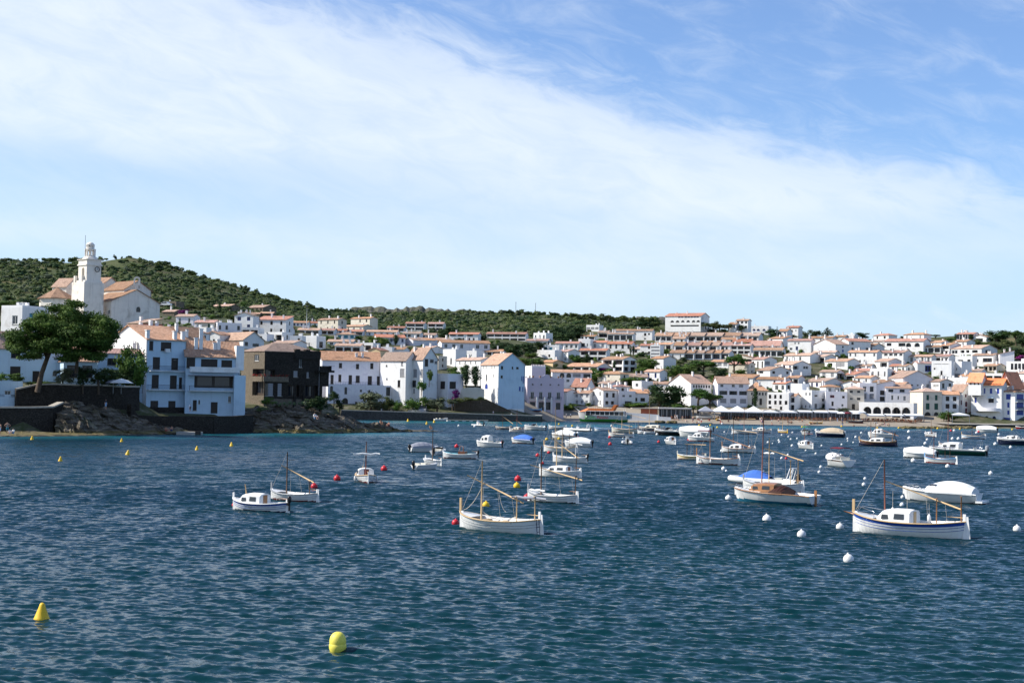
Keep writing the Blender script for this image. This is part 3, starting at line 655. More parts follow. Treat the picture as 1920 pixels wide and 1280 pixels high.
# --- houses facing the beach
BF = 'beachfront row'
H('D4', BF, (345, 455, 460, 300, 395, 25, 'gy', wn(2, 1), None), (455, 630, 645, 282, 425, 25, 'gy', wn(3, 2, 'sh'), None),
  (640, 785, 955, 250, 445, 50, 'gx', wn(2, 2, 'w', ww=.7, drop=.2), [(.25, .73, .17, .26, 'sd'), (.68, .73, .17, .26, 'sd'), (.25, .27, .2, .24, 'sd'), (.62, .27, .2, .24, 'sd')], dict(rm='tile')),
  (955, 958, 1095, 272, 430, 84, 'f', None, [(.3, .75, .16, .16, 'w'), (.7, .75, .16, .16, 'w'), (.6, .2, .45, .36, 'l')], dict(wall='lav')),
  (1095, 1098, 1300, 280, 425, 84, 'gx', None, [(.25, .5, .2, .28, 'sd'), (.65, .5, .25, .28, 'sd')], dict(wall='lav')))
H('D6', BF, (335, 610, 855, 182, 465, 48, 'gx', wn(3, 2, 'w', ww=.8, drop=.5), [(u_, .88, .085, .13, 'wd', 1) for u_ in (.14, .27, .39, .51, .63, .76, .89)] + [(.3, .45, .15, .18, 'sd'), (.7, .45, .15, .18, 'sd')], dict(rm='tile', rh=3.2)),
  (870, 932, 1300, 180, 472, 78, 'gx', None, [(.13, .9, .1, .12, 'w'), (.5, .9, .1, .12, 'w'), (.75, .9, .14, .12, 'sh')] + [(u_, .61, .26, .16, 'l') for u_ in (.18, .5, .82)] + [(u_, .28, .2, .19, 'sh') for u_ in (.18, .5, .82)], dict(wall='lav', rm='tile', rh=2.4)),
  (1290, 1293, 1528, 268, 475, 84, 'h', None, [(.2, .82, .08, .17, 'wd', 1), (.6, .82, .09, .17, 'wd', 1), (.75, .82, .09, .17, 'wd', 1), (.9, .82, .06, .17, 'wd', 1), (.65, .36, .13, .38, 'sd'), (.25, .36, .1, .38, 'sd')], dict(wall='cream', rm='tile', rh=3.0)),
  (1400, 1750, 1772, 135, 290, 18, 'gy', wn(4, 2, 'w', ww=.7, drop=.3), None))
H('D7', BF, (-70, 185, 195, 885, 1095, 18, 'f', wn(4, 3, 'wd', ww=1.0, wh=1.9, sill=.4, drop=.15), None),
  (190, 262, 275, 915, 1090, 18, 'gy', lg(1, 2), None), (275, 460, 628, 858, 1080, 38, 'f', wn(4, 3, 'w', ww=.6, drop=.45), [(.3, .78, .22, .1, 'wd'), (.8, .56, .16, .14, 'sd'), (.3, .22, .18, .3, 'w'), (.8, .22, .18, .3, 'w')]),
  (275, 345, 352, 778, 858, 25, 'f', None, None, dict(d=512, dp=4)), (560, 632, 740, 800, 880, 60, 'h', None, wn(2, 1, 'sh', ww=1.6), dict(d=524, rm='tile')),
  (625, 628, 880, 872, 1080, 84, 'f', None, [(.3, .8, .2, .16, 'wr'), (.82, .77, .12, .14, 'sd'), (.32, .38, .1, .26, 'sd'), (.78, .3, .1, .14, 'w'), (.3, .05, .3, .1, 'l')], dict(wall='lav')),
  (880, 883, 1030, 824, 1075, 84, 'h', None, [(.25, .87, .18, .11, 'wd'), (.68, .87, .18, .11, 'wd'), (.25, .53, .18, .11, 'w'), (.68, .53, .2, .12, 'wd'), (.38, .15, .18, .26, 'sd')], dict(wall='cream', rm='tile')),
  (1030, 1033, 1230, 768, 1030, 84, 'f', None, [(.3, .78, .2, .25, 'w'), (.72, .78, .22, .25, 'wd'), (.3, .45, .22, .25, 'sh'), (.72, .45, .26, .25, 'sh'), (.3, .1, .18, .16, 'sd'), (.72, .1, .24, .16, 'sd')], dict(wall='lav')),
  (1230, 1233, 1346, 772, 1030, 84, 'sx', None, [(.36, .62, .26, .22, 'sd'), (.82, .67, .22, .13, 'sd'), (.36, .33, .28, .22, 'sd'), (.82, .37, .22, .13, 'sd'), (.36, .07, .3, .12, 'sd'), (.82, .07, .22, .12, 'sd')], dict(wall='lav', rm='tileb')),
  (1346, 1349, 1640, 812, 1045, 84, 'gx', None, [(.2, .86, .2, .15, 'l'), (.65, .86, .2, .15, 'l'), (.26, .5, .08, .25, 'w'), (.75, .48, .1, .22, 'sh'), (.5, .5, .06, .2, 'w')], dict(wall='lav', rm='tile')))
H('D8', BF, (235, 385, 605, 858, 1160, 58, 'h', None, [(.26, .77, .14, .21, 'sg'), (.71, .77, .14, .21, 'sg'), (.26, .42, .2, .25, 'sg'), (.71, .42, .2, .25, 'sg'), (.26, .1, .34, .2, 'sd', 1), (.71, .1, .24, .2, 'sd', 1)], dict(rm='tile', wall='cream')),
  (603, 606, 722, 892, 1140, 84, 'gx', None, [(.36, .8, .2, .22, 'sd'), (.76, .8, .2, .22, 'sd'), (.36, .44, .22, .22, 'sd'), (.76, .44, .22, .22, 'sd')], dict(wall='white', rm='tile')),
  (720, 862, 970, 858, 1130, 30, 'gy', [(.25, .85, .16, .24, 'w'), (.6, .85, .2, .24, 'wr'), (.6, .5, .26, .22, 'wr'), (.9, .52, .1, .2, 'wr'), (.55, .2, .34, .2, 'l')], [(.35, .82, .18, .12, 'wr'), (.4, .45, .24, .22, 'wr'), (.4, .15, .24, .24, 'wr')], dict(rm='tile', rh=2.6)))
# --- second and third row behind the beach
B2 = 'rows behind the beachfront'
H('D4', B2, (430, 600, 622, 207, 290, 30, 'gy', AUTO, None, dict(rm='tiler', rh=3.0)), (730, 870, 880, 175, 260, 30, 'gy', AUTO, None), (860, 930, 1065, 207, 300, 60, 'h', None, AUTO, dict(rm='tiler', wall='lav')), (1110, 1215, 1300, 160, 310, 45, 'f', AUTO, None),
  (905, 910, 1285, 95, 150, 84, 'gx', None, AUTO, dict(wall='lav')), (1250, 1420, 1472, 40, 145, 30, 'gy', AUTO, None), (205, 212, 655, 42, 170, 84, 'gx', None, [(u_, .72, .12, .4, 'l', 1) for u_ in (.25, .42)] + [(.62, .72, .2, .3, 'sh'), (.88, .7, .18, .36, 'l')] + [(u_, .25, .08, .25, 'w') for u_ in (.2, .4, .6, .8)], dict(wall='lav')))
H('D6', B2, (95, 440, 470, 192, 320, 20, 'gy', AUTO, None, dict(rm='tile')))
H('D7', B2, (0, 150, 270, 762, 880, 42, 'gy', AUTO, AUTO), (165, 300, 342, 692, 790, 25, 'gy', lg(2), None), (370, 620, 840, 738, 830, 48, 'gy', AUTO, None, dict(rm='tile')), (820, 1020, 1062, 762, 850, 25, 'gx', None, None), (1195, 1340, 1422, 742, 830, 40, 'gy', AUTO, None, dict(rm='tileb')),
  (1355, 1570, 1600, 772, 850, 20, 'gy', AUTO, None, dict(rm='tile')), (20, 150, 212, 602, 680, 35, 'gy', AUTO, AUTO), (560, 760, 842, 622, 715, 30, 'gy', AUTO, lg(1), dict(rm='tileb')), (850, 980, 1180, 652, 740, 55, 'gy', lg(1), AUTO), (985, 1165, 1252, 692, 775, 35, 'gy', AUTO, None))
H('D8', B2, (-30, 150, 490, 692, 835, 66, 'gy', None, [(.3, .4, .08, .14, 'w'), (.5, .4, .06, .14, 'w'), (.84, .36, .1, .3, 'sh')], dict(wall='lav', rm='tile', rh=2.8)), (480, 590, 742, 737, 860, 50, 'gy', [(.4, .6, .12, .3, 'w'), (.6, .6, .12, .3, 'w'), (.8, .6, .12, .3, 'w')], AUTO, dict(rm='tileb')), (665, 940, 975, 705, 800, 22, 'f', None, None), (840, 940, 1002, 672, 780, 35, 'gy', AUTO, None))
# --- middle of the slope
MS = 'middle right slope'
H('D7', MS, (20, 235, 452, 532, 680, 45, 'gy', AUTO, [(.15, .75, .3, .28, 'l'), (.7, .78, .3, .24, 'w')], dict(rm='tile')), (975, 1150, 1172, 607, 690, 22, 'gy', AUTO, None, dict(rm='tiler')), (1000, 1160, 1180, 552, 610, 22, 'gy', AUTO, None), (1165, 1370, 1402, 595, 720, 22, 'f', wn(3, 1, 'w', ww=.6), None),
  (1370, 1500, 1602, 628, 720, 45, 'gy', wn(1, 1, 'wr', ww=3.0, wh=1.7), None), (1220, 1380, 1542, 492, 600, 45, 'gy', [(.65, .6, .5, .5, 'l')], None, dict(rm='tile')), (1400, 1570, 1602, 552, 630, 25, 'gy', AUTO, None), (905, 1240, 1302, 385, 545, 22, 'gy', wn(6, 2, 'w', ww=.8, drop=.4), None, dict(rm='tile')),
  (1270, 1560, 1602, 388, 520, 22, 'gy', wn(5, 2, 'w', ww=1.6, drop=.2), None), (620, 890, 1032, 492, 600, 42, 'gy', [(.25, .6, .18, .4, 'l'), (.68, .6, .4, .5, 'sh')], None), (490, 620, 762, 437, 520, 48, 'gy', lg(1), None), (130, 440, 562, 424, 520, 35, 'gy', AUTO, None))
H('D8', MS, (225, 490, 512, 437, 540, 20, 'gy', wn(4, 1, 'w', ww=1.2, wh=1.7), None), (510, 700, 762, 432, 525, 30, 'gy', lg(2), None), (785, 980, 1002, 442, 575, 20, 'f', [(.3, .6, .3, .3, 'l'), (.8, .6, .18, .36, 'wd')], None), (995, 1230, 1312, 422, 565, 28, 'gy', [(.72, .6, .45, .34, 'wd'), (.2, .55, .18, .3, 'w')], None, dict(rm='tileb', rh=.9)),
  (1305, 1310, 1418, 405, 580, 84, 'sx', None, None, dict(wall='lav')), (500, 730, 735, 502, 720, 12, 'f', [(.5, .36, .1, .3, 'wd'), (.15, .62, .08, .1, 'wd'), (.5, .88, .8, .03, 'w')], None), (735, 850, 962, 507, 710, 42, 'f', [(.55, .2, .6, .26, 'sh'), (.5, .6, .1, .18, 'w')], None), (1125, 1270, 1352, 547, 620, 35, 'gy', lg(3), None, dict(rm='tileb', wall='cream')),
  (880, 1090, 1117, 608, 690, 20, 'gy', None, None, dict(rm='tileb')), (1400, 1620, 1660, 508, 640, 20, 'f', wn(5, 1, 'wd', ww=1.3, wh=1.6), None), (0, 170, 252, 382, 520, 30, 'gy', wn(3, 1, 'sh', ww=1.5, wh=1.8), None), (0, 180, 276, 552, 635, 35, 'gy', wn(3, 1, 'w', arch=1), [(.4, .6, .2, .5, 'w')]),
  (270, 320, 497, 517, 640, 66, 'gx', None, [(.7, .5, .4, .6, 'wb')]), (1130, 1340, 1382, 652, 740, 25, 'f', lg(2), None), (1480, 1600, 1700, 640, 780, 35, 'gy', [(.5, .5, .3, .5, 'w', 1)], None))
# --- upper slope and skyline on the right
US = 'rows below right skyline'
H('D7', US, (485, 745, 905, 288, 440, 40, 'gx', None, [(.55, .8, .12, .14, 'sd'), (.55, .5, .12, .2, 'sb'), (.55, .2, .12, .2, 'sb')], dict(rm='tile', rh=2.4)), (175, 450, 482, 246, 400, 18, 'gy', [(.32, .8, .06, .16, 'w'), (.48, .8, .06, .16, 'w'), (.15, .35, .12, .2, 'w'), (.4, .4, .1, .3, 'wb')], None, dict(rm='tiler')), (480, 740, 762, 388, 450, 18, 'gy', None, None, dict(rm='tile')),
  (790, 905, 1162, 252, 380, 62, 'gx', None, AUTO, dict(rm='tiler')), (1000, 1200, 1332, 312, 380, 35, 'gy', AUTO, None), (1150, 1300, 1342, 258, 345, 28, 'gy', AUTO, None), (740, 860, 872, 198, 240, 18, 'gy', None, None, dict(rm='tileb')), (880, 975, 985, 178, 240, 18, 'f', None, None))
H('D7', US, (1345, 1800, 1880, 252, 390, 20, 'gy', [(.12, .72, .12, .26, 'wd'), (.45, .7, .18, .3, 'l'), (.62, .68, .14, .36, 'l', 1), (.84, .68, .14, .36, 'l', 1), (.2, .25, .1, .2, 'w'), (.6, .25, .12, .24, 'w', 1)], None, dict(rm='tiler')))
H('D8', US, (450, 610, 722, 267, 330, 40, 'gy', AUTO, None), (300, 600, 612, 322, 400, 15, 'gy', lg(4), None), (605, 705, 862, 302, 410, 48, 'gy', lg(1, 2), None), (735, 1090, 1272, 338, 450, 38, 'gy', [(.12, .65, .22, .4, 'w'), (.38, .68, .14, .3, 'l'), (.55, .68, .12, .3, 'l'), (.78, .68, .2, .3, 'l'), (.4, .2, .14, .28, 'l'), (.6, .2, .12, .28, 'l')], [(.4, .62, .3, .45, 'sd')], dict(rm='tile')), (760, 910, 1012, 257, 330, 38, 'gy', AUTO, None))
H('D8', US, (800, 1000, 1060, 166, 260, 25, 'gy', wn(6, 1, 'wd', ww=1.5, wh=1.7, drop=0), None, dict(rm='tiler', wall='lav', chim=4, label='villa with red roof and four tall chimneys on the right hand skyline')), (985, 1150, 1188, 200, 265, 20, 'gx', [(.5, .4, .5, .6, 'l')], None, dict(label='white gabled garden pavilion beside the four-chimney villa on the skyline')))
# --- terraces in the centre, below the hotel
TA = 'upper hotel terrace'
H('D5', TA, *[(x0, x1 - 4, x1, 380, 452, 14, 'gy', lg(n_), None, dict(rm='tileb', rh=1.8)) for x0, x1, n_ in ((180, 380, 3), (380, 575, 2), (575, 770, 2), (770, 985, 3), (985, 1195, 2), (1195, 1430, 3))])
H('D3', TA, (1385, 1815, 1835, 300, 405, 14, 'gy', [(.82, .6, .06, .3, 'wd'), (.92, .65, .05, .2, 'wd'), (.82, .15, .06, .16, 'w')], None, dict(rm='tileb')), (1205, 1320, 1325, 322, 385, 14, 'gy', lg(1), None, dict(rm='tileb')), (1310, 1600, 1612, 337, 420, 14, 'gy', lg(4), None, dict(rm='tileb')), (1010, 1170, 1192, 362, 415, 18, 'gy', lg(2), None, dict(rm='tileb')))
TB = 'middle hotel terrace'
H('D5', TB, *[(x0, x1 - 4, x1, 497, 575, 14, 'gy', lg(n_), None, dict(rm=r_, rh=1.8)) for x0, x1, n_, r_ in ((410, 525, 1, 'tileb'), (525, 720, 2, 'tiler'), (720, 830, 1, 'tileb'), (830, 945, 1, 'tileb'), (945, 1085, 1, 'tiler'))],
  (1090, 1325, 1332, 497, 605, 14, 'gy', lg(3, 2), None, dict(rm='tiler')), (1330, 1680, 1700, 497, 560, 14, 'gy', wn(4, 1, 'w', ww=.8), None, dict(rm='tiler', rh=2.4)), (1365, 1710, 1730, 552, 640, 14, 'gy', lg(5, 1), None, dict(rm='tileb', rh=1.2)),
  (390, 535, 545, 415, 475, 14, 'gy', AUTO, None, dict(rm='tileb', rh=1.2)), (975, 1145, 1152, 425, 480, 14, 'gy', AUTO, None, dict(rm='tileb', rh=1.2)), (1115, 1335, 1342, 455, 500, 14, 'gy', AUTO, None, dict(rm='tiler', rh=1.6)), (720, 940, 950, 470, 520, 14, 'gy', AUTO, None, dict(rm='tile', rh=1.2)))
TC = 'lower hotel terrace'
H('D5', TC, *[(x0, x1 - 4, x1, 586, 668, 14, 'gy', sp_, None, dict(rm='tileb', rh=1.5)) for x0, x1, sp_ in ((355, 530, wn(2, 1, 'w', ww=.5, drop=.4)), (530, 650, lg(1)), (650, 765, lg(1)), (765, 865, lg(1)), (865, 970, lg(1)), (970, 1072, lg(1)))])
H('D3', TC, (725, 985, 1002, 442, 525, 16, 'gy', wn(5, 1, 'w', ww=1.2), None, dict(rm='tiler')), (590, 770, 782, 472, 545, 16, 'f', wn(3, 1, 'st', ww=1.2), None), (985, 1120, 1135, 402, 520, 16, 'f', [(.4, .5, .3, .36, 'wd'), (.75, .5, .1, .3, 'w')], None), (1130, 1300, 1312, 432, 520, 16, 'gy', AUTO, None, dict(rm='tiler')), (1310, 1585, 1602, 447, 560, 16, 'gy', wn(4, 1, 'wd', ww=1.1, sill=1.4), None, dict(rm='tiler', rh=1.2)),
  (515, 720, 792, 528, 635, 32, 'f', [(.7, .5, .1, .3, 'wd'), (.7, .1, .3, .2, 'sh')], None), (750, 870, 1002, 532, 655, 48, 'gy', AUTO, None, dict(rm='tiler')), (1000, 1300, 1322, 522, 645, 16, 'gy', lg(3, 2), None, dict(rm='tiler')), (1610, 1685, 1692, 502, 570, 16, 'gy', AUTO, None), (1680, 1812, 1822, 467, 580, 16, 'gy', AUTO, None), (1245, 1490, 1642, 618, 765, 45, 'gy', lg(2, 2), lg(2, 2), dict(rm='tileb')),
  (840, 1200, 1360, 702, 770, 35, 'gy', lg(4), lg(1), dict(rm='tile')), (575, 700, 802, 652, 705, 42, 'gy', None, None, dict(rm='tile', wall='ochre')), (1825, 1905, 1915, 470, 620, 16, 'f', wn(1, 4, 'sh', ww=4), None))
H('D5', TC, (130, 280, 432, 652, 775, 46, 'gy', [(.5, .45, .5, .2, 'sh')], None, dict(rm='tile')), (855, 1060, 1102, 692, 770, 25, 'gy', wn(3, 1, 'sh', ww=1.6), None, dict(rm='tile')), (1340, 1490, 1642, 662, 775, 46, 'gy', [(.15, .45, .12, .7, 'sd'), (.5, .45, .12, .7, 'sd'), (.85, .45, .12, .7, 'sd')], [(.25, .6, .4, .4, 'sh')]), (1230, 1345, 1362, 640, 745, 20, 'sy', lg(1), None, dict(wall='cream')), (1640, 1840, 1922, 718, 850, 35, 'gy', None, lg(1), dict(rm='tile')), (1400, 1560, 1812, 792, 920, 55, 'gy', [(.3, .8, .4, .2, 'l')], AUTO, dict(rm='tile')))
# --- single buildings along the skyline
H('D5', 'x', (300, 728, 832, 142, 268, 22, 'gy', [(u_, .5, .1, .2, 'wd', 1) for u_ in (.2, .35, .5, .65, .8, .93)] + [(u_, .9, .07, .12, 'wb') for u_ in (.4, .48, .58, .66, .75, .83, .91)] + [(.55, .08, .8, .14, 'l')], wn(2, 2), dict(rm='tiler', rh=2.0, label='long white hotel with a row of arched windows on the hilltop')),
  (1155, 1295, 1308, 197, 305, 18, 'gy', wn(3, 2, 'wd', ww=1.3, drop=.1), None, dict(rm='tileb', label='tall white house standing on the skyline right of the hotel')), (1075, 1155, 1160, 242, 310, 18, 'gy', wn(2, 1, 'wd'), None, dict(rm='tileb', label='low white wing attached to the tall skyline house')),
  (1240, 1540, 1552, 272, 365, 16, 'f', [(u_, .6, .12, .3, 'wb', 1) for u_ in (.2, .43, .6, .83)] + [(u_, .1, .08, .16, 'wd') for u_ in (.25, .55, .8)], None, dict(label='long flat-roofed white building with blue arched windows on the skyline')))
H('D7', 'x', (60, 165, 170, 132, 235, 18, 'gy', wn(2, 1, 'wb'), None, dict(rm='tile', label='lower wing of the red-roofed house beside the dark conifer skyline clump')), (158, 298, 322, 88, 220, 22, 'gy', [(.2, .72, .08, .14, 'wd'), (.5, .72, .08, .14, 'wd'), (.8, .72, .08, .14, 'wd'), (.3, .25, .2, .24, 'w')], None, dict(rm='tiler', label='white three-windowed house with red roof on skyline above the terraces')))
H('D3', 'x', (0, 1, 2, 0, 0, 0, 'f', None, None) if False else (480, 620, 692, 332, 425, 35, 'f', wn(3, 1), None, dict(label='white villa with a small domed lookout in front of hillside scrub')), (400, 640, 655, 412, 455, 16, 'gy', None, lg(1), dict(rm='tiler', label='low red-roofed wing in front of the domed villa')), (1075, 1220, 1262, 242, 310, 25, 'f', wn(3, 1, 'sh', ww=2.5, wh=1.2), None, dict(label='lone flat white house among the trees on the central hill')))
H('C6', 'x', (765, 1270, 1285, 42, 140, 14, 'gy', [(u_, z_, .18, .3, 'l') for u_ in (.1, .3, .5, .7, .9) for z_ in (.27, .77)], None, dict(rm='tiler', label='long white apartment row with two tiers of loggias in mid hillside')), (285, 660, 672, 45, 150, 14, 'gy', [(.13, .85, .2, .2, 'wd'), (.4, .85, .2, .2, 'wd'), (.72, .85, .2, .2, 'l'), (.5, .4, .06, .3, 'wd'), (.7, .4, .06, .3, 'wr'), (.85, .4, .06, .3, 'wd')], None, dict(rm='tiler', label='white red-roofed house block left of the loggia apartment row')))
# --- houses behind the old waterfront, centre left
ML = 'group behind shaded waterfront'
H('C6', ML, (705, 970, 988, 267, 330, 16, 'gy', lg(4), None, dict(rm='tile')), (505, 640, 690, 272, 360, 30, 'f', [(.5, .5, .1, .2, 'w')], None), (205, 370, 505, 252, 470, 42, 'f', [(.65, .35, .12, .4, 'w'), (.2, .3, .12, .3, 'l')], None), (370, 690, 862, 375, 590, 50, 'gy', [(u_, .85, .05, .14, 'sh') for u_ in (.15, .38, .6, .8)] + [(.3, .3, .06, .2, 'w')], None, dict(rm='tile', d=470)), (820, 985, 1095, 335, 400, 40, 'gy', None, None, dict(rm='tile')))
H('D2', ML, (150, 400, 415, 472, 560, 14, 'gy', lg(3), None, dict(rm='tile')), (75, 330, 345, 430, 480, 14, 'gy', AUTO, None, dict(rm='tile')), (480, 600, 642, 515, 600, 30, 'gx', [(.55, .5, .1, .3, 'wd')], None, dict(wall='ochre')), (640, 720, 730, 495, 580, 20, 'f', [(.5, .5, .4, .5, 'l')], None), (720, 840, 852, 505, 580, 20, 'gy', [(.4, .4, .2, .4, 'w')], None), (980, 1100, 1242, 498, 540, 50, 'gy', None, None, dict(rm='tile')), (1210, 1215, 1700, 436, 520, 80, 'gx', None, wn(6, 1, 'w', ww=1.4), dict(wall='lav', rm='tileb', rh=1.2)))
MH = 'left-centre hillside'
H('D2', MH, (0, 140, 152, 315, 362, 14, 'gy', lg(2), None, dict(rm='tiler')), (150, 262, 272, 320, 362, 14, 'gy', wn(3, 1, 'wb'), None, dict(rm='tiler')), (270, 425, 437, 328, 370, 14, 'gy', lg(2), None, dict(rm='tiler')), (165, 350, 360, 357, 415, 14, 'h', wn(3, 1, 'st', ww=1.6), None, dict(rm='tile')), (460, 765, 782, 332, 385, 14, 'gy', wn(5, 1, 'w'), None, dict(rm='tile')),
  (560, 565, 852, 383, 455, 82, 'gx', None, wn(5, 1, 'wb', ww=1.0), dict(rm='tiler', wall='lav')), (670, 840, 848, 292, 330, 14, 'gy', lg(3), None, dict(rm='tiler')), (855, 1040, 1057, 248, 320, 14, 'gy', lg(2, 2), None, dict(rm='tiler')), (1075, 1230, 1242, 250, 320, 14, 'gy', lg(2, 2), None, dict(rm='tiler')), (830, 1000, 1010, 348, 402, 14, 'gy', wn(4, 1, 'wd', ww=1.4), None, dict(rm='tileb')), (1010, 1150, 1162, 362, 402, 14, 'gy', wn(3, 1, 'wd'), None, dict(rm='tile')))
H('D2', MH, *[(x0, x1 - 14, x1, 412, 470, 60, 'gx', None, None, dict(wall='lav', rm='tile')) for x0, x1 in ((850, 945), (945, 1040), (1040, 1125), (1125, 1215))])
H('D1', MH, (1320, 1560, 1572, 367, 415, 14, 'gy', wn(6, 1, 'wb', ww=1.0, drop=0), None, dict(rm='tile')), (1560, 1672, 1682, 370, 415, 14, 'gy', wn(2, 1), None, dict(rm='tiler')), (1150, 1390, 1402, 437, 490, 14, 'gy', lg(3), None, dict(rm='tiler')), (1460, 1680, 1692, 445, 500, 14, 'gy', lg(3), None, dict(rm='tile')), (1385, 1500, 1512, 520, 660, 14, 'f', wn(2, 2, 'wd', ww=.7), None), (1500, 1655, 1742, 518, 650, 35, 'f', [(.5, .4, .08, .3, 'w')], [(.5, .4, .4, .5, 'wd')]),
  (870, 1040, 1045, 430, 510, 14, 'f', lg(2), None), (480, 630, 690, 490, 590, 35, 'gx', [(.6, .3, .14, .4, 'wd')], None, dict(rm='tile')), (320, 488, 600, 432, 520, 40, 'f', [(.5, .25, .7, .16, 'sh')], None), (600, 605, 860, 378, 470, 82, 'f', None, wn(4, 1, 'wd', ww=.8), dict(wall='lav')), (1140, 1290, 1372, 478, 570, 40, 'f', lg(2), AUTO), (1050, 1130, 1140, 500, 560, 25, 'f', wn(1, 1, 'wd'), None), (170, 350, 385, 300, 400, 25, 'gy', AUTO, None, dict(wall='lav', rm='tile')),
  (580, 880, 1098, 545, 640, 60, 'gy', [(.5, .5, .4, .4, 'l')], [(.15, .55, .16, .4, 'wd'), (.6, .45, .3, .3, 'wd')], dict(rm='tileb', rh=2.4)))
H('D1', 'x', (545, 740, 842, 190, 240, 40, 'gy', [(.75, .5, .16, .5, 'wd')], None, dict(wall='stone', rm='tile', label='stone villa with pale tiled roof and purple bougainvillea on left hill')), (920, 1090, 1232, 205, 260, 40, 'gy', AUTO, None, dict(wall='stone', rm='tile', label='upper stone villa right of the bougainvillea one on left hill')),
  (850, 1050, 1062, 275, 325, 14, 'gy', lg(2), None, dict(wall='stone', rm='tile', label='long low stone villa with blue glazed veranda on left hill')), (1062, 1195, 1202, 268, 315, 14, 'gy', lg(1), None, dict(wall='stone', rm='tile', label='lower stone wing at right end of the veranda villa')), (20, 170, 255, 150, 215, 35, 'f', lg(1), None, dict(wall='stone', label='roofless grey stone farmhouse on the hill behind the church')), (30, 150, 205, 250, 300, 35, 'gy', None, None, dict(wall='stone', rm='tile', label='low stone cottage below the farmhouse, right of the church gable')))
# ------------------------------------------------------------------ small houses packed between the larger ones
def fill_houses():
    rnd = random.Random(77); cov = np.zeros((200, 2000), bool)      # rows 600..800, columns 0..2000
    def mark(xa, xc, ye, yb): cov[max(0, int(ye - 600)):max(0, int(yb - 600)), max(0, int(xa)):max(0, int(xc))] = True
    for t, xa, xb, xc, ye, yb, d in HN: mark(xa, xc, ye - 3, yb)
    for x0, x1, y0, y1 in ((1238, 1352, 668, 716), (940, 1030, 636, 692), (1035, 1100, 600, 650), (1205, 1360, 715, 790), (1178, 1215, 670, 695), (1855, 2000, 612, 690), (700, 850, 600, 640), (1000, 1040, 690, 720)): mark(x0, x1, y0, y1)
    for x0, x1, y0, y1 in ((0, 236, 600, 800), (200, 460, 668, 800), (440, 640, 655, 800), (240, 312, 600, 660)): mark(x0, x1, y0, y1)
    n = 0
    for k in range(7600):
        x = rnd.uniform(800, 1925); y = rnd.uniform(648, 768)
        if k > 5600: x = rnd.uniform(315, 760); y = rnd.uniform(618, 676)
        if y > 742 + 0.012 * (x - 1000) and x < 1050: continue
        d = ground_d(x, y, 440 if x > 760 else 310)
        if d < (500 if x > 760 else 325) or d > 790: continue
        s = F / d; w = rnd.uniform(6.5, 12) * s; h = rnd.choice((2.9, 4.2, 5.4, 6.0)) * s; sd = rnd.uniform(2, 6.5) * s * .5
        x0, x1, x2, y0 = x - w * .7, x + w * .3, x + w * .3 + sd, y - h
        r = cov[int(max(0, y0 - 602)):int(y - 600), int(max(0, x0)):int(x2)]
        if r.size == 0 or r.mean() > .5: continue
        vis = cov[int(max(0, y0 - 602)):int(y0 - 600 + h * .55), int(max(0, x0)):int(x2)]
        if vis.size and vis.mean() > .36: continue
        row = 'upper slope infill' if y < 690 else 'middle slope infill' if y < 728 else 'lower slope infill'
        row += ' far left' if x < 760 else ' left' if x < 1250 else ' centre' if x < 1560 else ' right'
        roof = rnd.choice(('gy', 'gy', 'gy', 'gx', 'sx', 'f', 'h')); st = max(1, round(h / s / 2.7)); nl = max(1, round(w / s / 3.4))
        rm = rnd.choice(('tile', 'tile', 'tileb', 'tiler')); wl = rnd.choice(('white', 'white', 'white', 'white', 'cream'))
        L = lg(nl, 1) if rnd.random() < .25 and st == 1 else (nl, st, dict(drop=.3, ww=rnd.choice((.8, 1.0, 1.4)), kind=rnd.choice(('w', 'wd', 'sd', 'sh', 'wb', 'sg'))))
        t, a, b, hh = house(x0, x1, x2, y0, y, rnd.uniform(18, 46), roof, wall=wl, rm=rm, L=L, Rr=(1, st, dict(drop=.4, kind='wd')) if sd > 9 else None, group='whitewashed houses of the town', seed=k, d=d)
        ROWS.setdefault(row, []).append((x, t, wl, {'tile': 'orange tiled', 'tileb': 'brown tiled', 'tiler': 'red tiled'}[rm] if roof != 'f' else 'flat')); mark(x0, x2, y0 - 3, y); n += 1
    return n
NFILL = fill_houses()
# ------------------------------------------------------------------ old waterfront: left headland and centre
def absorb(parent, t, name):
    """turn a house into a part of a larger building"""
    t.parent = parent; t.location = t.location - parent.location; t.name = name
    for k in ('label', 'category', 'group'):
        if k in t: del t[k]
def C(crop):
    ox, oy, sc = crop; return lambda x: ox + x / sc, lambda y: oy + y / sc
# --- church
X1, Y1 = C((0, 430, 6.0))
ch_p, _ = place(205, 590, 385)
church = thing('church', 'pale church with clock tower, bell openings and tiled roofs on left hill', 'church', ch_p)
def cpart(nm, *a, **k): t = house(*a, label='x', base=9, **k)[0]; absorb(church, t, nm); return t
cpart('side_aisle', X1(1000), X1(1250), X1(1790), Y1(800), Y1(980), 58, 'gy', L=[(.9, .3, .1, .2, 'w')], Rr=[(.55, .55, .09, .34, 'wd', 1)], wall='church', rm='tileb', rh=3.4, chim=0, d=384)
cpart('nave', X1(1160), X1(1390), X1(1690), Y1(672), Y1(900), 58, 'gy', wall='church', rm='tileb', rh=2.6, chim=0, d=391)
cpart('transept', X1(830), X1(1150), X1(1330), Y1(612), Y1(850), 45, 'gy', wall='church', rm='tileb', rh=2.0, chim=0, d=400)
cpart('chancel', X1(590), X1(740), X1(840), Y1(640), Y1(850), 40, 'gy', wall='church', rm='tileb', rh=2.4, chim=0, d=394)
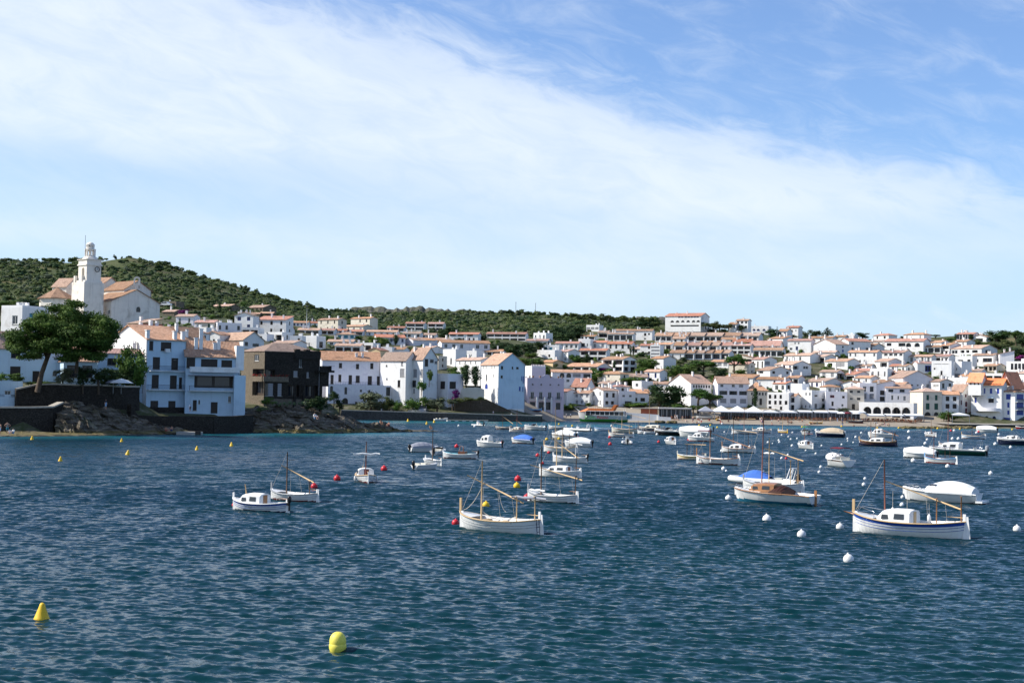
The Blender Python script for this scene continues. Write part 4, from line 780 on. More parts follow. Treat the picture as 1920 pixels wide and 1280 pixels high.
def tower():
    p = at(X1(965), Y1(800), 380) - ch_p; beta = math.atan((X1(965) - 960) / F); s = F / 380
    t = bpy.data.objects.new('tower', None); link(t, church); t.location = p; t.rotation_euler = (0, 0, R(90 - 60) - beta)
    z = lambda yy: (Y1(800) - Y1(yy)) / s
    b = MB(); A, B = 4.3, 4.3
    facade(b, (0, A, z(580)), (0, -1, 0), A, z(400) - z(580), [(A * .42, .9, A * .72, z(425) - z(580), 1, .9)], .9, (1, 0, 0))
    facade(b, (0, 0, z(580)), (1, 0, 0), B, z(400) - z(580), [], .2, (0, 1, 0))
    for q_ in (((B, 0), (B, A)), ((B, A), (0, A))): b.face([(*q_[0], z(580)), (*q_[1], z(580)), (*q_[1], z(400)), (*q_[0], z(400))])
    b.box(-.25, -.25, z(400), B + .25, A + .25, z(385)); b.box(-.02, -.02, z(385), B + .02, A + .02, z(335)); b.box(-.3, -.3, z(335), B + .3, A + .3, z(328))
    # broad battered base with offsets
    b.box(-.9, -.5, -6, B + .7, A + 1.6, z(590)); b.box(-.5, -.2, z(590), B + .3, A + .6, z(570))
    for q_ in ((-.75, 1.2), (-.75, 4.6)): b.box(q_[0], q_[1], z(590), q_[0] + .7, q_[1] + .7, z(515))
    b.build('shaft', M['church'], t)
    c0 = (B / 2, A / 2, 0); l = MB()
    l.lathe([(2.1, z(328)), (1.9, z(305)), (1.35, z(290)), (1.3, z(285))], 8, c0, 0, False)
    for r, za, zb in ((1.25, z(300), z(212)), (.9, z(205), z(160))):
        n = 8
        for k in range(n): an = 2 * math.pi * (k + .5) / n; l.box(c0[0] + r * math.cos(an) - .17, c0[1] + r * math.sin(an) - .15, za, c0[0] + r * math.cos(an) + .17, c0[1] + r * math.sin(an) + .15, zb, 0, an)
        l.lathe([(r + .15, zb - .35), (r + .3, zb - .1), (r + .3, zb + .1), (0, zb + .12)], 8, c0, 0, False); l.lathe([(r + .2, za), (r + .2, za + .5), (0, za + .5)], 8, c0, 0, False)
    l.lathe([(1.0, z(160)), (.95, z(148)), (.7, z(136)), (.3, z(129)), (0, z(127))], 12, c0)
    l.build('lantern', M['church'], t)
    a_ = MB(); a_.tube([(0.6, A / 2, z(330)), (0.6, A / 2, z(55))], .05, 5); a_.build('lightning_rod', M['rail'], t)
    be = MB(); be.lathe([(.02, 1.5), (.3, 1.4), (.4, .7), (.62, .1), (.6, 0), (0, .1)], 10, (.9, A * .43, z(540))); be.build('bell', mat('bronze', (.08, .06, .03), .5, .5), t)
    ck = MB(); ck.lathe([(0, .06), (.52, .06), (.62, 0)], 20); o = ck.build('clock_face', mat('clock_dial', (.55, .52, .47), .6), t, (B * .72, -.03, z(440))); o.rotation_euler = (R(90), 0, 0)
    rg = MB(); rg.lathe([(.6, -.02), (.6, .09), (.74, .09), (.74, -.02)], 20); r = rg.build('ring', M['rail'], o); hd = MB(); hd.box(-.03, -.05, .07, .03, .42, .09); hd.box(-.03, -.03, .09, .3, .03, .11); hd.build('hand', M['rail'], o)
tower()
def apse():
    t = bpy.data.objects.new('apse', None); link(church and t, church); c = at(X1(640), Y1(850), 386); t.location = c - ch_p; s = F / 386
    zt = lambda yy: (Y1(850) - Y1(yy)) / s; r = 36 / s
    b = MB(); b.lathe([(r * .92, -5), (r * .92, zt(782))], 8, smooth=False); b.build('wall', M['church'], t)
    q_ = MB(); q_.lathe([(r * .9, zt(786)), (r * 1.03, zt(786)), (r * 1.03, zt(780)), (.2, zt(655)), (0, zt(655))], 8, smooth=False); q_.build('roof', M['tileb'], t)
apse()
def belfry_gable():
    s = F / 391; p = at(X1(1540), Y1(612), 391.5) - ch_p
    b = MB(); b.box(-.9, -.25, -1.2, -.55, .25, 1.1); b.box(.35, -.25, -1.2, .9, .25, 1.1); b.box(-.9, -.25, -1.2, .9, .25, -.4)
    n = 8
    for k in range(n):
        a0, a1 = math.pi * k / n, math.pi * (k + 1) / n
        P = lambda r, a_, y: (r * math.cos(a_), y, 1.1 + r * math.sin(a_))
        for y in (-.25, .25): b.face([P(.5, a0, y), P(.9, a0, y), P(.9, a1, y), P(.5, a1, y)])
        b.face([P(.9, a0, -.25), P(.9, a0, .25), P(.9, a1, .25), P(.9, a1, -.25)]); b.face([P(.5, a0, -.25), P(.5, a1, -.25), P(.5, a1, .25), P(.5, a0, .25)])
    o = b.build('bell_gable', M['church'], church, p); o.rotation_euler = (0, 0, R(15))
belfry_gable()
# --- houses of the left headland
house(240, 268, 303, 606, 628, 55, 'sx', wall='ochre', wall2='red', rm='tileb', d=372, chim=1, Rr=[(.5, .5, .6, .6, 'l')], label='ochre and brick red house with open loggia below the church gable', group='houses of the old waterfront')
house(236, 262, 312, 616, 640, 60, 'gx', wall='pink', rm='tiler', d=345, chim=3, label='pink rendered house with satellite dish terrace below the church', group='houses of the old waterfront')
house(300, 330, 385, 640, 668, 62, 'gx', wall='white', rm='tileb', rh=3.5, d=330, chim=3, label='house with big brown roof behind the four-storey house', group='houses of the old waterfront')
X2, Y2 = C((0, 560, 4.741)); X3, Y3 = C((200, 580, 5.121)); X4, Y4 = C((430, 620, 5.818)); X5, Y5 = C((580, 620, 6.857)); X6, Y6 = C((800, 620, 6.857))
G = 'houses of the old waterfront'
house(X2(15), X2(192), X2(420), Y2(76), Y2(300), 45, 'f', L=[(.66, .5, .26, .36, 'w')], Rr=[(.35, .66, .16, .26, 'st')], label='white flat-roofed cube house with teal window behind the big pine', group=G, chim=5, d=330)
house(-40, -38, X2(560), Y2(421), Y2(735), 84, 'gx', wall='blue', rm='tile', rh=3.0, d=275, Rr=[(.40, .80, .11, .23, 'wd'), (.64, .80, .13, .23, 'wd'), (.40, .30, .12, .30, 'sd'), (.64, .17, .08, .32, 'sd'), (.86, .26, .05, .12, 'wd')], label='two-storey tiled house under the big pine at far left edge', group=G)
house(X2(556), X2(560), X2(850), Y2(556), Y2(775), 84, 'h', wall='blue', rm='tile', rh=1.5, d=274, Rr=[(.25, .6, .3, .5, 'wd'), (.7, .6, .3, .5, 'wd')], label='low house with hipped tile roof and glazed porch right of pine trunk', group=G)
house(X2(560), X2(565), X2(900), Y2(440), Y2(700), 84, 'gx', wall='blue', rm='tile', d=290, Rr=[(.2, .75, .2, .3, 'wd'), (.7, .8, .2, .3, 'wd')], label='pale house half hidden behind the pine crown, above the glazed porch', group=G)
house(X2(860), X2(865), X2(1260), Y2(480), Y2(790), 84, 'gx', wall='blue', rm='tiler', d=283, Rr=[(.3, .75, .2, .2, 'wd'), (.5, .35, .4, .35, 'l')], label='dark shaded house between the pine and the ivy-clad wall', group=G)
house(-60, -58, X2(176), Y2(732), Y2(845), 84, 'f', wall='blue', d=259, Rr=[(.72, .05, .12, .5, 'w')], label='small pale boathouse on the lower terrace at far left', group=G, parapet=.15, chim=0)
def ex180(t, a, b, h):
    balcony(t, 'R', .3, b * .98, h * .575, a, 1.0); balcony(t, 'R', 0, b * .99, h * .315, a, 1.1)
    for u_, z0 in ((0.02, .62), (.72, .72), (.93, .72)):
        q_ = MB(); q_.box(-.35, -.35, 0, .35, .35, h * (1.12 - z0)); q_.box(-.45, -.45, h * (1.12 - z0), .45, .45, h * (1.12 - z0) + .15); q_.build('chimney', white, t, (b * u_, .5, h * z0))
    q_ = MB(); q_.box(-.05, -.35, -3.2, b * .97, -.003, h * .075); q_.build('plinth', M['shadestone'], t)
    q_ = MB(); q_.box(b * .42, -.9, h * .83, b * .53, -.35, h * .88); q_.build('planter', white, t)
def fr(x0, x1, y0, y1): return lambda x, y, w, h, k='sd', ar=0: ((x - x0) / (x1 - x0), (y1 - y) / (y1 - y0), w / (x1 - x0), h / (y1 - y0), k, ar)
f_ = fr(375, 745, 285, 990)
house(X3(10), X3(375), X3(745), Y3(286), Y3(990), 62, 'gx', wall='white', wall2='blue', rm='tile', rh=3.0, d=285, chim=0, L=[(.42, .72, .05, .1, 'sh')], extra=ex180,  # front plaster carries its bluish shade; the gable stays white
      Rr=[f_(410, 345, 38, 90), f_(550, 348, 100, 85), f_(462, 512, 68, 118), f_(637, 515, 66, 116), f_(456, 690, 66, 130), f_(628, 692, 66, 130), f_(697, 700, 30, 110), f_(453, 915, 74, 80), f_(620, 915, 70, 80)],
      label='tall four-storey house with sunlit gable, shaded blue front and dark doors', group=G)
def ex181(t, a, b, h):
    balcony(t, 'R', b * .07, b * .98, h * .735, a, 1.1, solid=True); balcony(t, 'R', b * .07, b * .93, h * .405, a, 1.2)
    for u_, hh in ((.2, 3.3), (.29, 5.2), (.55, 2.4), (.62, 3.0)):
        q_ = MB(); q_.box(-.35, -.35, -1, .35, .35, hh); q_.box(-.45, -.45, hh, .45, .45, hh + .15); q_.build('chimney', white, t, (b * u_, 2.2, h + .4))
    q_ = MB(); q_.box(b - .9, -.6, h * .77, b + .7, 3.2, h * 1.2); q_.build('gable_wall', white, t)
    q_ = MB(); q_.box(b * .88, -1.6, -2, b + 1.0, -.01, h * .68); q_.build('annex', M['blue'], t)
    q_ = MB(); q_.box(b * .05, -1.4, h * .66, b * .9, -.01, h * .675); q_.build('awning', M['canvasg'], t)
f_ = fr(745, 1270, 445, 1000)
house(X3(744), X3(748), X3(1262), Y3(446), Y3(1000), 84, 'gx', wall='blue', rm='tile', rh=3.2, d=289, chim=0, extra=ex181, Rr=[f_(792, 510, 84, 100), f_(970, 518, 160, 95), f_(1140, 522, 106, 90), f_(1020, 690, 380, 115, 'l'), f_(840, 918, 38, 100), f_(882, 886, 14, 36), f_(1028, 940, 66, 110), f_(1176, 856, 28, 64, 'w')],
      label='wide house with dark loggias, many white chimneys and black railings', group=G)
# modern stone house: its front's shade is put into darker stone
def exstone(t, a, b, h):
    pl = MB(); pl.box(-.35, .4, h * .36, .0, a * .45, h * .47); pl.box(-.35, -.35, h * .36, b * .42, -.003, h * .47); pl.build('planter', M['stone'], t)
    fl = MB(); r = random.Random(3)
    for k in range(260):
        u = r.random(); x, y = (-.2, .3 + u * a * .45) if k % 2 else (u * b * .42, -.2); z = h * .47 + r.uniform(-.05, .45); s_ = .16
        v = Vector((r.gauss(0, 1), r.gauss(0, 1), r.gauss(0, 1))).normalized(); w = v.orthogonal().normalized(); p = Vector((x + r.uniform(-.15, .15), y + r.uniform(-.15, .15), z))
        fl.face([p, p + v * s_, p + w * s_], 0 if r.random() < .6 else 1)
    fl.build('geraniums', [mat('geranium_petals', (.5, .02, .015), .7), mat('geranium_leaves', (.05, .12, .03), .8)], t)
    q_ = MB(); q_.box(b * .52, -.25, h * .86, b * 1.0, -.003, h * 1.04); q_.build('parapet', M['shadestone'], t)
    for u_ in (.56, .74):
        q_ = MB(); q_.box(b * u_, .1, h, b * u_ + 1.1, 1.4, h * 1.07); q_.build('chimney', M['shadestone'], t)
    q_ = MB(); q_.box(b, -.2, h * .28, b + 2.2, a * .6, h * .72); q_.build('side_wing', M['shadestone'], t)
    q_ = MB(); q_.box(b - 1.2, -1.2, h * .585, b + 3.0, 0.0, h * .63); q_.build('balcony', M['shadestone'], t)
    q_ = MB(); q_.box(b + 2.2, -1.15, h * .63, b + 2.26, -.1, h * .63 + 1); q_.box(b - .5, -1.18, h * .63 + .95, b + 3, -1.12, h * .63 + 1.0); q_.build('railing', M['rail'], t)
    for k in range(4): q_ = MB(); x = b * (.52 + .16 * k); q_.box(x, -.35, -3, x + .5, -.01, h * .3); q_.build('pillar', M['shadestone'], t)
f_ = fr(375, 985, 222, 740); g_ = fr(120, 375, 222, 740)
house(X4(120), X4(375), X4(990), Y4(222), Y4(740), 60, 'h', wall='stone', wall2='shadestone', rm='tileb', rh=1.9, d=302, chim=0, extra=exstone,
      L=[g_(287, 295, 50, 70, 'w'), g_(310, 560, 125, 290, 'l')], Rr=[f_(715, 462, 48, 70, 'sh'), f_(850, 470, 28, 66, 'sh'), f_(440, 480, 100, 110, 'l'), f_(758, 325, 16, 130, 'w'), f_(776, 325, 12, 130, 'w'), f_(430, 640, 90, 140, 'sh'), f_(545, 640, 46, 140, 'sh'), f_(700, 650, 120, 130, 'l'), f_(890, 650, 150, 130, 'l')],
      label='stone house with shaded dark front and red geranium balcony on the rocky point', group=G, over=.15)
# --- centre waterfront
f_ = fr(150, 905, 370, 1040)
house(X5(148), X5(152), X5(905), Y5(371), Y5(1040), 84, 'gx', wall='lav', rm='tile', rh=2.8, d=447, chim=4, Rr=[f_(385, 440, 40, 66), f_(605, 448, 40, 66), f_(790, 438, 40, 74), f_(280, 622, 40, 120), f_(380, 605, 38, 94), f_(515, 620, 44, 116), f_(611, 612, 52, 92), f_(768, 627, 54, 116), f_(880, 627, 40, 116)], label='long shaded white waterfront house with dark doors opening on a terrace', group=G)
f_ = fr(230, 1045, 692, 1040)
def explinth(t, a, b, h):
    q_ = MB(); q_.box(0, .02, h + .95, b, .06, h + 1.0)
    for k in range(26): x = b * k / 25.5; q_.box(x, .02, h, x + .04, .06, h + .95)
    q_.build('railing', M['rail'], t)
house(X5(228), X5(232), X5(1045), Y5(692), Y5(1040), 84, 'f', wall='lav', d=441, dp=6, chim=0, parapet=.05, extra=explinth, Rr=[f_(460, 765, 34, 96, 'wd', 1), f_(276, 752, 38, 90, 'wd', 1), f_(455, 915, 72, 110, 'sd', 1), f_(655, 762, 26, 28, 'wd'), f_(765, 766, 26, 30, 'wd'), f_(595, 925, 24, 40, 'wd'), f_(700, 1008, 28, 54, 'sd'), f_(1010, 768, 56, 112, 'l')], label='white arched ground floor building below the shaded white house terrace', group=G)
f_ = fr(900, 1230, 380, 1000)
house(X5(900), X5(1230), X5(1242), Y5(380), Y5(1000), 40, 'gy', rm='tileb', rh=2.6, d=444, chim=0, L=[f_(980, 450, 20, 22, 'wd'), f_(1180, 412, 22, 70, 'sh'), f_(1185, 540, 54, 104, 'sh'), f_(1145, 680, 34, 90, 'wd'), f_(987, 622, 24, 26, 'sh')], label='plain sunlit white house wall between shaded white house and drainpipe', group=G)
f_ = fr(1232, 1450, 360, 1000); g_ = fr(1450, 1620, 360, 1000)
house(X5(1232), X5(1450), X5(1622), Y5(361), Y5(1000), 50, 'gy', rm='tile', rh=3.6, d=443, chim=3, L=[f_(1350, 545, 48, 104, 'sh'), f_(1435, 545, 30, 104, 'sh'), f_(1340, 682, 50, 90, 'wd'), f_(1340, 775, 24, 60, 'sh')], Rr=[g_(1490, 405, 40, 100, 'sd'), g_(1552, 384, 44, 40, 'wd'), g_(1600, 400, 30, 40, 'w'), g_(1530, 520, 40, 60, 'w')], label='sunlit white house with grey blinds and orange roof beside green climber', group=G)
f_ = fr(55, 270, 570, 930); g_ = fr(270, 440, 570, 930)
house(X6(55), X6(270), X6(442), Y6(570), Y6(930), 54, 'f', rm='white', d=446, chim=0, L=[f_(90, 686, 32, 30, 'wd'), f_(200, 698, 62, 96, 'sd')], Rr=[g_(322, 697, 70, 90, 'sd')], wall2='lav', label='white cube house with dark shutters and purple creeper above promenade', group=G)
f_ = fr(690, 915, 430, 1000); g_ = fr(915, 1262, 430, 1000)
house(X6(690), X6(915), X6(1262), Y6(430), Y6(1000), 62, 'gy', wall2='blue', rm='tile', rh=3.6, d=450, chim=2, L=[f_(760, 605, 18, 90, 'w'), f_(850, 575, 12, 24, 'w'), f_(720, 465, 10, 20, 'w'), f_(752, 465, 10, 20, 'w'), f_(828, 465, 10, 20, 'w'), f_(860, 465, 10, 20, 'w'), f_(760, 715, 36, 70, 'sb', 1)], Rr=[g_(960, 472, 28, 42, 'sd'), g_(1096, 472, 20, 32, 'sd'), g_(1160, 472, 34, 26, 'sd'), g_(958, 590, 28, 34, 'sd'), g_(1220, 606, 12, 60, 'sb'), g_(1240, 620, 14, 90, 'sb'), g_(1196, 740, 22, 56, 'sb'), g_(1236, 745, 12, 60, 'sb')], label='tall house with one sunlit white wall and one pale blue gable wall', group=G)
f_ = fr(1287, 1762, 622, 1015)
def expal(t, a, b, h):
    for x in (1355, 1465, 1580, 1692): balcony(t, 'R', (x - 36 - 1287) / 475 * b, (x + 36 - 1287) / 475 * b, h * .335, a, .7)
    for x in (1410, 1512, 1597): q_ = MB(); u_ = (x - 1287) / 475 * b; q_.box(u_ - .28, -1.2, -1, u_ + .28, -.75, h * .42); q_.build('pillar', white, t)
    q_ = MB(); n = 8; w = 2.6; x0 = (1537 - 1287) / 475 * b
    pr = [(-w, 0), (-w * .8, .4), (-w * .45, .6), (-w * .2, 1.2), (w * .2, 1.2), (w * .45, .6), (w * .8, .4), (w, 0)]
    q_.face([(x0 + x, 0.05, h + .5 + z) for x, z in pr]); q_.face([(x0 + x, .35, h + .5 + z) for x, z in reversed(pr)])
    for i in range(len(pr) - 1): q_.face([(x0 + pr[i][0], .05, h + .5 + pr[i][1]), (x0 + pr[i][0], .35, h + .5 + pr[i][1]), (x0 + pr[i + 1][0], .35, h + .5 + pr[i + 1][1]), (x0 + pr[i + 1][0], .05, h + .5 + pr[i + 1][1])])
    q_.build('pediment', M['pink'], t)
    for x in (1320, 1365, 1455, 1590, 1690, 1740): q_ = MB(); q_.lathe([(.2, 0), (.32, .5), (.36, .55), (.36, .65), (0, .6)], 8); q_.build('urn', M['tile'], t, ((x - 1287) / 475 * b, .2, h + .5))
house(X6(1278), X6(1287), X6(1762), Y6(622), Y6(1015), 80, 'f', wall='pink', d=470, chim=0, extra=expal, Rr=[f_(x, 687, 20, 16, 'wd') for x in (1358, 1468, 1585, 1693)] + [f_(x, 830, 46, 100, 'w') for x in (1355, 1465, 1580, 1692)] + [f_(1360, 962, 70, 100, 'wd'), f_(1472, 962, 64, 100, 'wd'), f_(1564, 962, 62, 100, 'wd'), f_(1690, 962, 60, 90, 'wd')], label='pinkish mansion with curved pediment, oval windows and ground floor openings', group=G)
def excren(t, a, b, h):
    for k in range(9): q_ = MB(); x = b * k / 8.6; q_.box(x, .003, h + .5, x + .28, .25, h + .95); q_.build('merlon', M['pink'], t)
house(X6(1258), X6(1350), X6(1488), Y6(468), Y6(690), 52, 'f', wall2='pink', d=490, chim=0, extra=excren, L=[(.3, .3, .2, .3, 'w')], label='crenellated pink and white tower house behind the mansion', group=G)
# --- beachfront landmark: white villa with blue windows and steep orange roofs
X8, Y8 = C((1670, 600, 6.4))
vp, _ = place(X8(1330), Y8(1240), 499)
villa = thing('seaside_villa', 'white villa with steep orange roofs, blue windows and curved flowered terrace', 'house', vp)
f_ = fr(980, 1330, 765, 1240)
t = house(X8(980), X8(1330), X8(1345), Y8(765), Y8(1240), 18, 'gy', rm='tileo', rh=1.9, d=499, chim=0, over=.9, L=[f_(1032, 850, 26, 60, 'sb'), f_(1130, 852, 28, 64, 'sb'), f_(1209, 852, 28, 64, 'sb'), f_(1289, 852, 28, 64, 'sb'), f_(1032, 965, 24, 64, 'sb'), f_(1210, 968, 64, 50, 'wd'), f_(1065, 1188, 62, 70, 'sb', 1), f_(1160, 1180, 38, 52, 'wb', 1), f_(1247, 1180, 38, 52, 'wb', 1)], label='x')
absorb(villa, t[0], 'main_block'); a_, b_, h_ = t[1:]
for k in range(22): q_ = MB(); q_.box(-.7, -.12, -.55, -.01, .12, -.02); q_.build('eave_bracket', M['dframe'], t[0], (0, a_ * (k + .5) / 22, h_))
q_ = MB()
n = 16
for k in range(n):                                            # curved terrace
    u0, u1 = k / n, (k + 1) / n; y0, y1 = a_ * (.86 - .84 * u0), a_ * (.86 - .84 * u1); o0, o1 = -2.6 * math.sin(math.pi * u0) ** .6 - .05, -2.6 * math.sin(math.pi * u1) ** .6 - .05; zt = h_ * .355
    q_.face([(o0, y0, zt), (o1, y1, zt), (0, y1, zt), (0, y0, zt)]); q_.face([(o0, y0, zt - .7), (o1, y1, zt - .7), (o1, y1, zt + .45), (o0, y0, zt + .45)]); q_.face([(o0, y0, zt - .7), (0, y0, zt - 1.2), (0, y1, zt - 1.2), (o1, y1, zt - .7)])
q_.build('terrace', M['lav'], t[0])
q_ = MB(); q_.box(-1.1, a_ * .24, h_ * .635, -.01, a_ * .46, h_ * .65); q_.build('canopy', M['blue'], t[0])
b2 = balcony(t[0], 'L', a_ * .06, a_ * .26, h_ * .665, a_, .8)
t2 = house(X8(984), X8(1084), X8(1098), Y8(735), Y8(800), 18, 'gy', rm='tileo', rh=3.0, d=500.5, chim=0, over=.5, dp=6, L=[(.2, .6, .12, .5, 'sd'), (.5, .6, .12, .5, 'sd'), (.8, .6, .12, .5, 'sd')], label='x'); absorb(villa, t2[0], 'corner_tower')
t3 = house(X8(1340), X8(1450), X8(1512), Y8(770), Y8(860), 35, 'gx', rm='tileo', rh=4.4, d=504, chim=0, over=.9, L=[(.35, 1.0, .08, .4, 'sd'), (.5, 1.0, .08, .4, 'sd'), (.65, 1.0, .08, .4, 'sd')], label='x'); absorb(villa, t3[0], 'gabled_turret')
f_ = fr(1340, 1492, 862, 1250); g_ = fr(1492, 1640, 862, 1250)
def exblue(t, a, b, h):
    for z_ in (.70, .45): balcony(t, 'R', .1, b * .96, h * z_, a, .9)
house(X8(1342), X8(1492), X8(1640), Y8(862), Y8(1250), 20, 'h', rm='tileb', d=498, chim=1, extra=exblue, L=[f_(1415, 920, 54, 66, 'sb'), f_(1415, 1020, 26, 62, 'sb'), f_(1415, 1110, 26, 50, 'sb'), f_(1375, 1208, 120, 70, 'sb')], Rr=[g_(1550, 920, 80, 70, 'sb'), g_(1550, 1020, 80, 70, 'sb'), g_(1550, 1110, 80, 60, 'sb')], label='white house with cobalt shutters and balconies at far right edge', group='whitewashed houses of the town')
# arcade below the beachfront houses
f_ = fr(1040, 1682, 1012, 1185)
house(1612.5, 1713, 1716, 758, 787, 12, 'f', L=[((1450 + x_ / 6.4 - 1612.5) / 100.5, .44, .15, .72, 'l', 1) for x_ in (1140, 1255, 1370, 1485, 1598)] + [((1670 + x_ / 6.4 - 1612.5) / 100.5, .44, .15, .72, 'l', 1) for x_ in (70, 185)], d=493, dp=10, chim=0, label='low white arcade with seven round arches and roof terrace on the beach', group='whitewashed houses of the town')
# ------------------------------------------------------------------ vegetation
LM = dict(
    pine=leaf_mat('pine_needles', (0.018, 0.042, 0.010), (0.042, 0.086, 0.015), (0.092, 0.155, 0.026)),
    dark=leaf_mat('dark_evergreen_leaves', (0.013, 0.028, 0.012), (0.026, 0.052, 0.018), (0.050, 0.082, 0.025)),
    broad=leaf_mat('green_leaves', (0.035, 0.070, 0.015), (0.075, 0.130, 0.025), (0.130, 0.190, 0.040)),
    bush=leaf_mat('scrub_leaves', (0.055, 0.082, 0.028), (0.100, 0.132, 0.046), (0.165, 0.185, 0.078), .35),
    olive=leaf_mat('olive_leaves', (0.040, 0.055, 0.030), (0.085, 0.105, 0.060), (0.150, 0.165, 0.100)),
    purple=leaf_mat('bougainvillea_bracts', (0.10, 0.012, 0.09), (0.20, 0.02, 0.16), (0.28, 0.05, 0.22)),
)
LM['cypress'] = LM['dark']; LM['conifer'] = LM['dark']
BARK = mat('tree_bark', (0.10, 0.075, 0.055), 0.95, 0.1, nscale=3, namp=0.35, bump=0.6, bscale=8)
_ico = None
def ico():
    global _ico
    if _ico is None:
        t = (1 + 5 ** .5) / 2; v = np.array([(-1, t, 0), (1, t, 0), (-1, -t, 0), (1, -t, 0), (0, -1, t), (0, 1, t), (0, -1, -t), (0, 1, -t), (t, 0, -1), (t, 0, 1), (-t, 0, -1), (-t, 0, 1)], float) / math.hypot(1, t)
        f = np.array([(0, 11, 5), (0, 5, 1), (0, 1, 7), (0, 7, 10), (0, 10, 11), (1, 5, 9), (5, 11, 4), (11, 10, 2), (10, 7, 6), (7, 1, 8), (3, 9, 4), (3, 4, 2), (3, 2, 6), (3, 6, 8), (3, 8, 9), (4, 9, 5), (2, 4, 11), (6, 2, 10), (8, 6, 7), (9, 8, 1)])
        _ico = v, f
    return _ico
def leaves(rs, clumps, n, size, core=0.62):
    """triangles spread through ellipsoid clumps [(cx,cy,cz,rx,ry,rz)], plus a rough opaque core in each"""
    cl = np.array(clumps, float); w = (cl[:, 3] * cl[:, 4] * cl[:, 5]) ** .6; k = rs.choice(len(cl), n, p=w / w.sum())
    d = rs.randn(n, 3); d /= np.linalg.norm(d, axis=1)[:, None]; r = rs.uniform(.55, 1.06, n) ** .8
    P = cl[k, :3] + d * cl[k, 3:] * r[:, None]
    u = rs.randn(n, 3); u /= np.linalg.norm(u, axis=1)[:, None]; v = np.cross(u, d + rs.randn(n, 3) * .5); v /= np.linalg.norm(v, axis=1)[:, None] + 1e-9
    sz = size * rs.uniform(.6, 1.4, n)[:, None]
    V = np.stack([P - u * sz - v * sz * .6, P + u * sz - v * sz * .5, P + v * sz], 1).reshape(-1, 3); Fc = np.arange(3 * n).reshape(-1, 3)
    if core:
        iv, jf = ico(); 
        for c in cl:
            q_ = iv * (1 + rs.uniform(-.25, .15, (12, 1))) * c[3:] * core + c[:3]; Fc = np.concatenate([Fc, jf + len(V)]); V = np.concatenate([V, q_])
    return V, Fc
def clumps_for(kind, rs):
    c = []
    if kind in ('broad', 'dark', 'bush', 'olive', 'purple'):
        n = 9
        for i in range(n):
            a = rs.rand() * 6.283; h = rs.uniform(.10, .8); r = .34 * math.sqrt(max(.1, 1 - (2 * (h - .45)) ** 2)) * rs.uniform(.6, 1.1); s = rs.uniform(.17, .27)
            c.append((r * math.cos(a), r * math.sin(a), h, s, s, s * rs.uniform(.65, .95)))
        c.append((0, 0, .45, .3, .3, .4))
    elif kind == 'pine':                                   # umbrella: flat plates on top, ragged underside
        for i in range(13):
            a = rs.rand() * 6.283; r = rs.uniform(.08, .38); h = .80 - r * .42 + rs.uniform(-.08, .08); s = rs.uniform(.14, .23)
            c.append((r * math.cos(a), r * math.sin(a), h, s, s, s * .55))
    elif kind == 'cypress':
        for i in range(8): h = .07 + .86 * i / 7; s = .46 * math.sin(math.pi * (.12 + .84 * (1 - h)) ** .8) * rs.uniform(.85, 1.05); c.append((rs.uniform(-.05, .05), rs.uniform(-.05, .05), h, s, s, .13))
    elif kind == 'conifer':
        for i in range(16): h = .12 + .8 * i / 15; a = rs.rand() * 6.283; r = .36 * (1 - h); c.append((r * math.cos(a), r * math.sin(a), h, .30 * (1.05 - h), .30 * (1.05 - h), .07))
    return c
CROWN = {}
def crown_mesh(kind, k):
    if (kind, k) not in CROWN:
        rs = np.random.RandomState(hash_(kind) + k); n = dict(cypress=700, conifer=700).get(kind, 900)
        V, Fc = leaves(rs, clumps_for(kind, rs), n, .034 if kind != 'pine' else .03)
        o = np_mesh('crown', V, Fc, LM[kind]); CROWN[kind, k] = o.data; bpy.data.objects.remove(o)
    return CROWN[kind, k]
def hash_(s): return sum(ord(c_) * (i + 3) for i, c_ in enumerate(s)) % 900
TREES = {}; NTREE = [0]
KW = dict(pine='umbrella pine', dark='dark evergreen tree', broad='bright green tree', bush='rounded scrub tree', olive='grey-green olive tree', purple='purple bougainvillea', cypress='slim dark cypress', conifer='layered dark conifer')
TREE_SPEC = []
def tree(area, x, yt, yb, w, kind, label=None, d=None, group=None):
    """tree whose crown top shows at row yt, foot at row yb, crown width w pixels"""
    p, d = place(x, yb, d); s = F / d; h = (yb - yt) / s; W = w / s * 1.3; r = random.Random(int(x * 5 + yt * 3)); NTREE[0] += 1
    nm = dict(pine='pine_tree', cypress='cypress_tree', purple='bougainvillea', conifer='conifer_tree', bush='scrub_tree', olive='olive_tree').get(kind, 'evergreen_tree' if kind == 'dark' else 'leafy_tree')
    t = thing(nm, label, 'shrub' if kind == 'purple' else 'tree', p, r.uniform(0, 6.28), group or 'trees among the houses')
    o = bpy.data.objects.new('crown', crown_mesh(kind, r.randrange(3))); link(o, t); zb = {'pine': 0.0, 'cypress': .02, 'purple': 0.0}.get(kind, .06) * h
    o.location = (0, 0, zb); o.scale = (W, W * r.uniform(.85, 1.1), h * (1 - zb / h))
    b = MB(); tr = max(.1, W * .035); b.tube([(0, 0, -1.5), (r.uniform(-.05, .05) * W, 0, h * .3), (r.uniform(-.08, .08) * W, 0, h * .72)], [tr * 1.3, tr, tr * .5], 6)
    if kind == 'pine':
        for k in range(4): a = r.uniform(0, 6.28); b.tube([(0, 0, h * .42), (.2 * W * math.cos(a), .2 * W * math.sin(a), h * .62), (.3 * W * math.cos(a), .3 * W * math.sin(a), h * .75)], [tr * .7, tr * .5, tr * .25], 5)
    b.build('trunk', BARK, t)
    if not label: TREES.setdefault(area, []).append((x, t, kind))
    return t
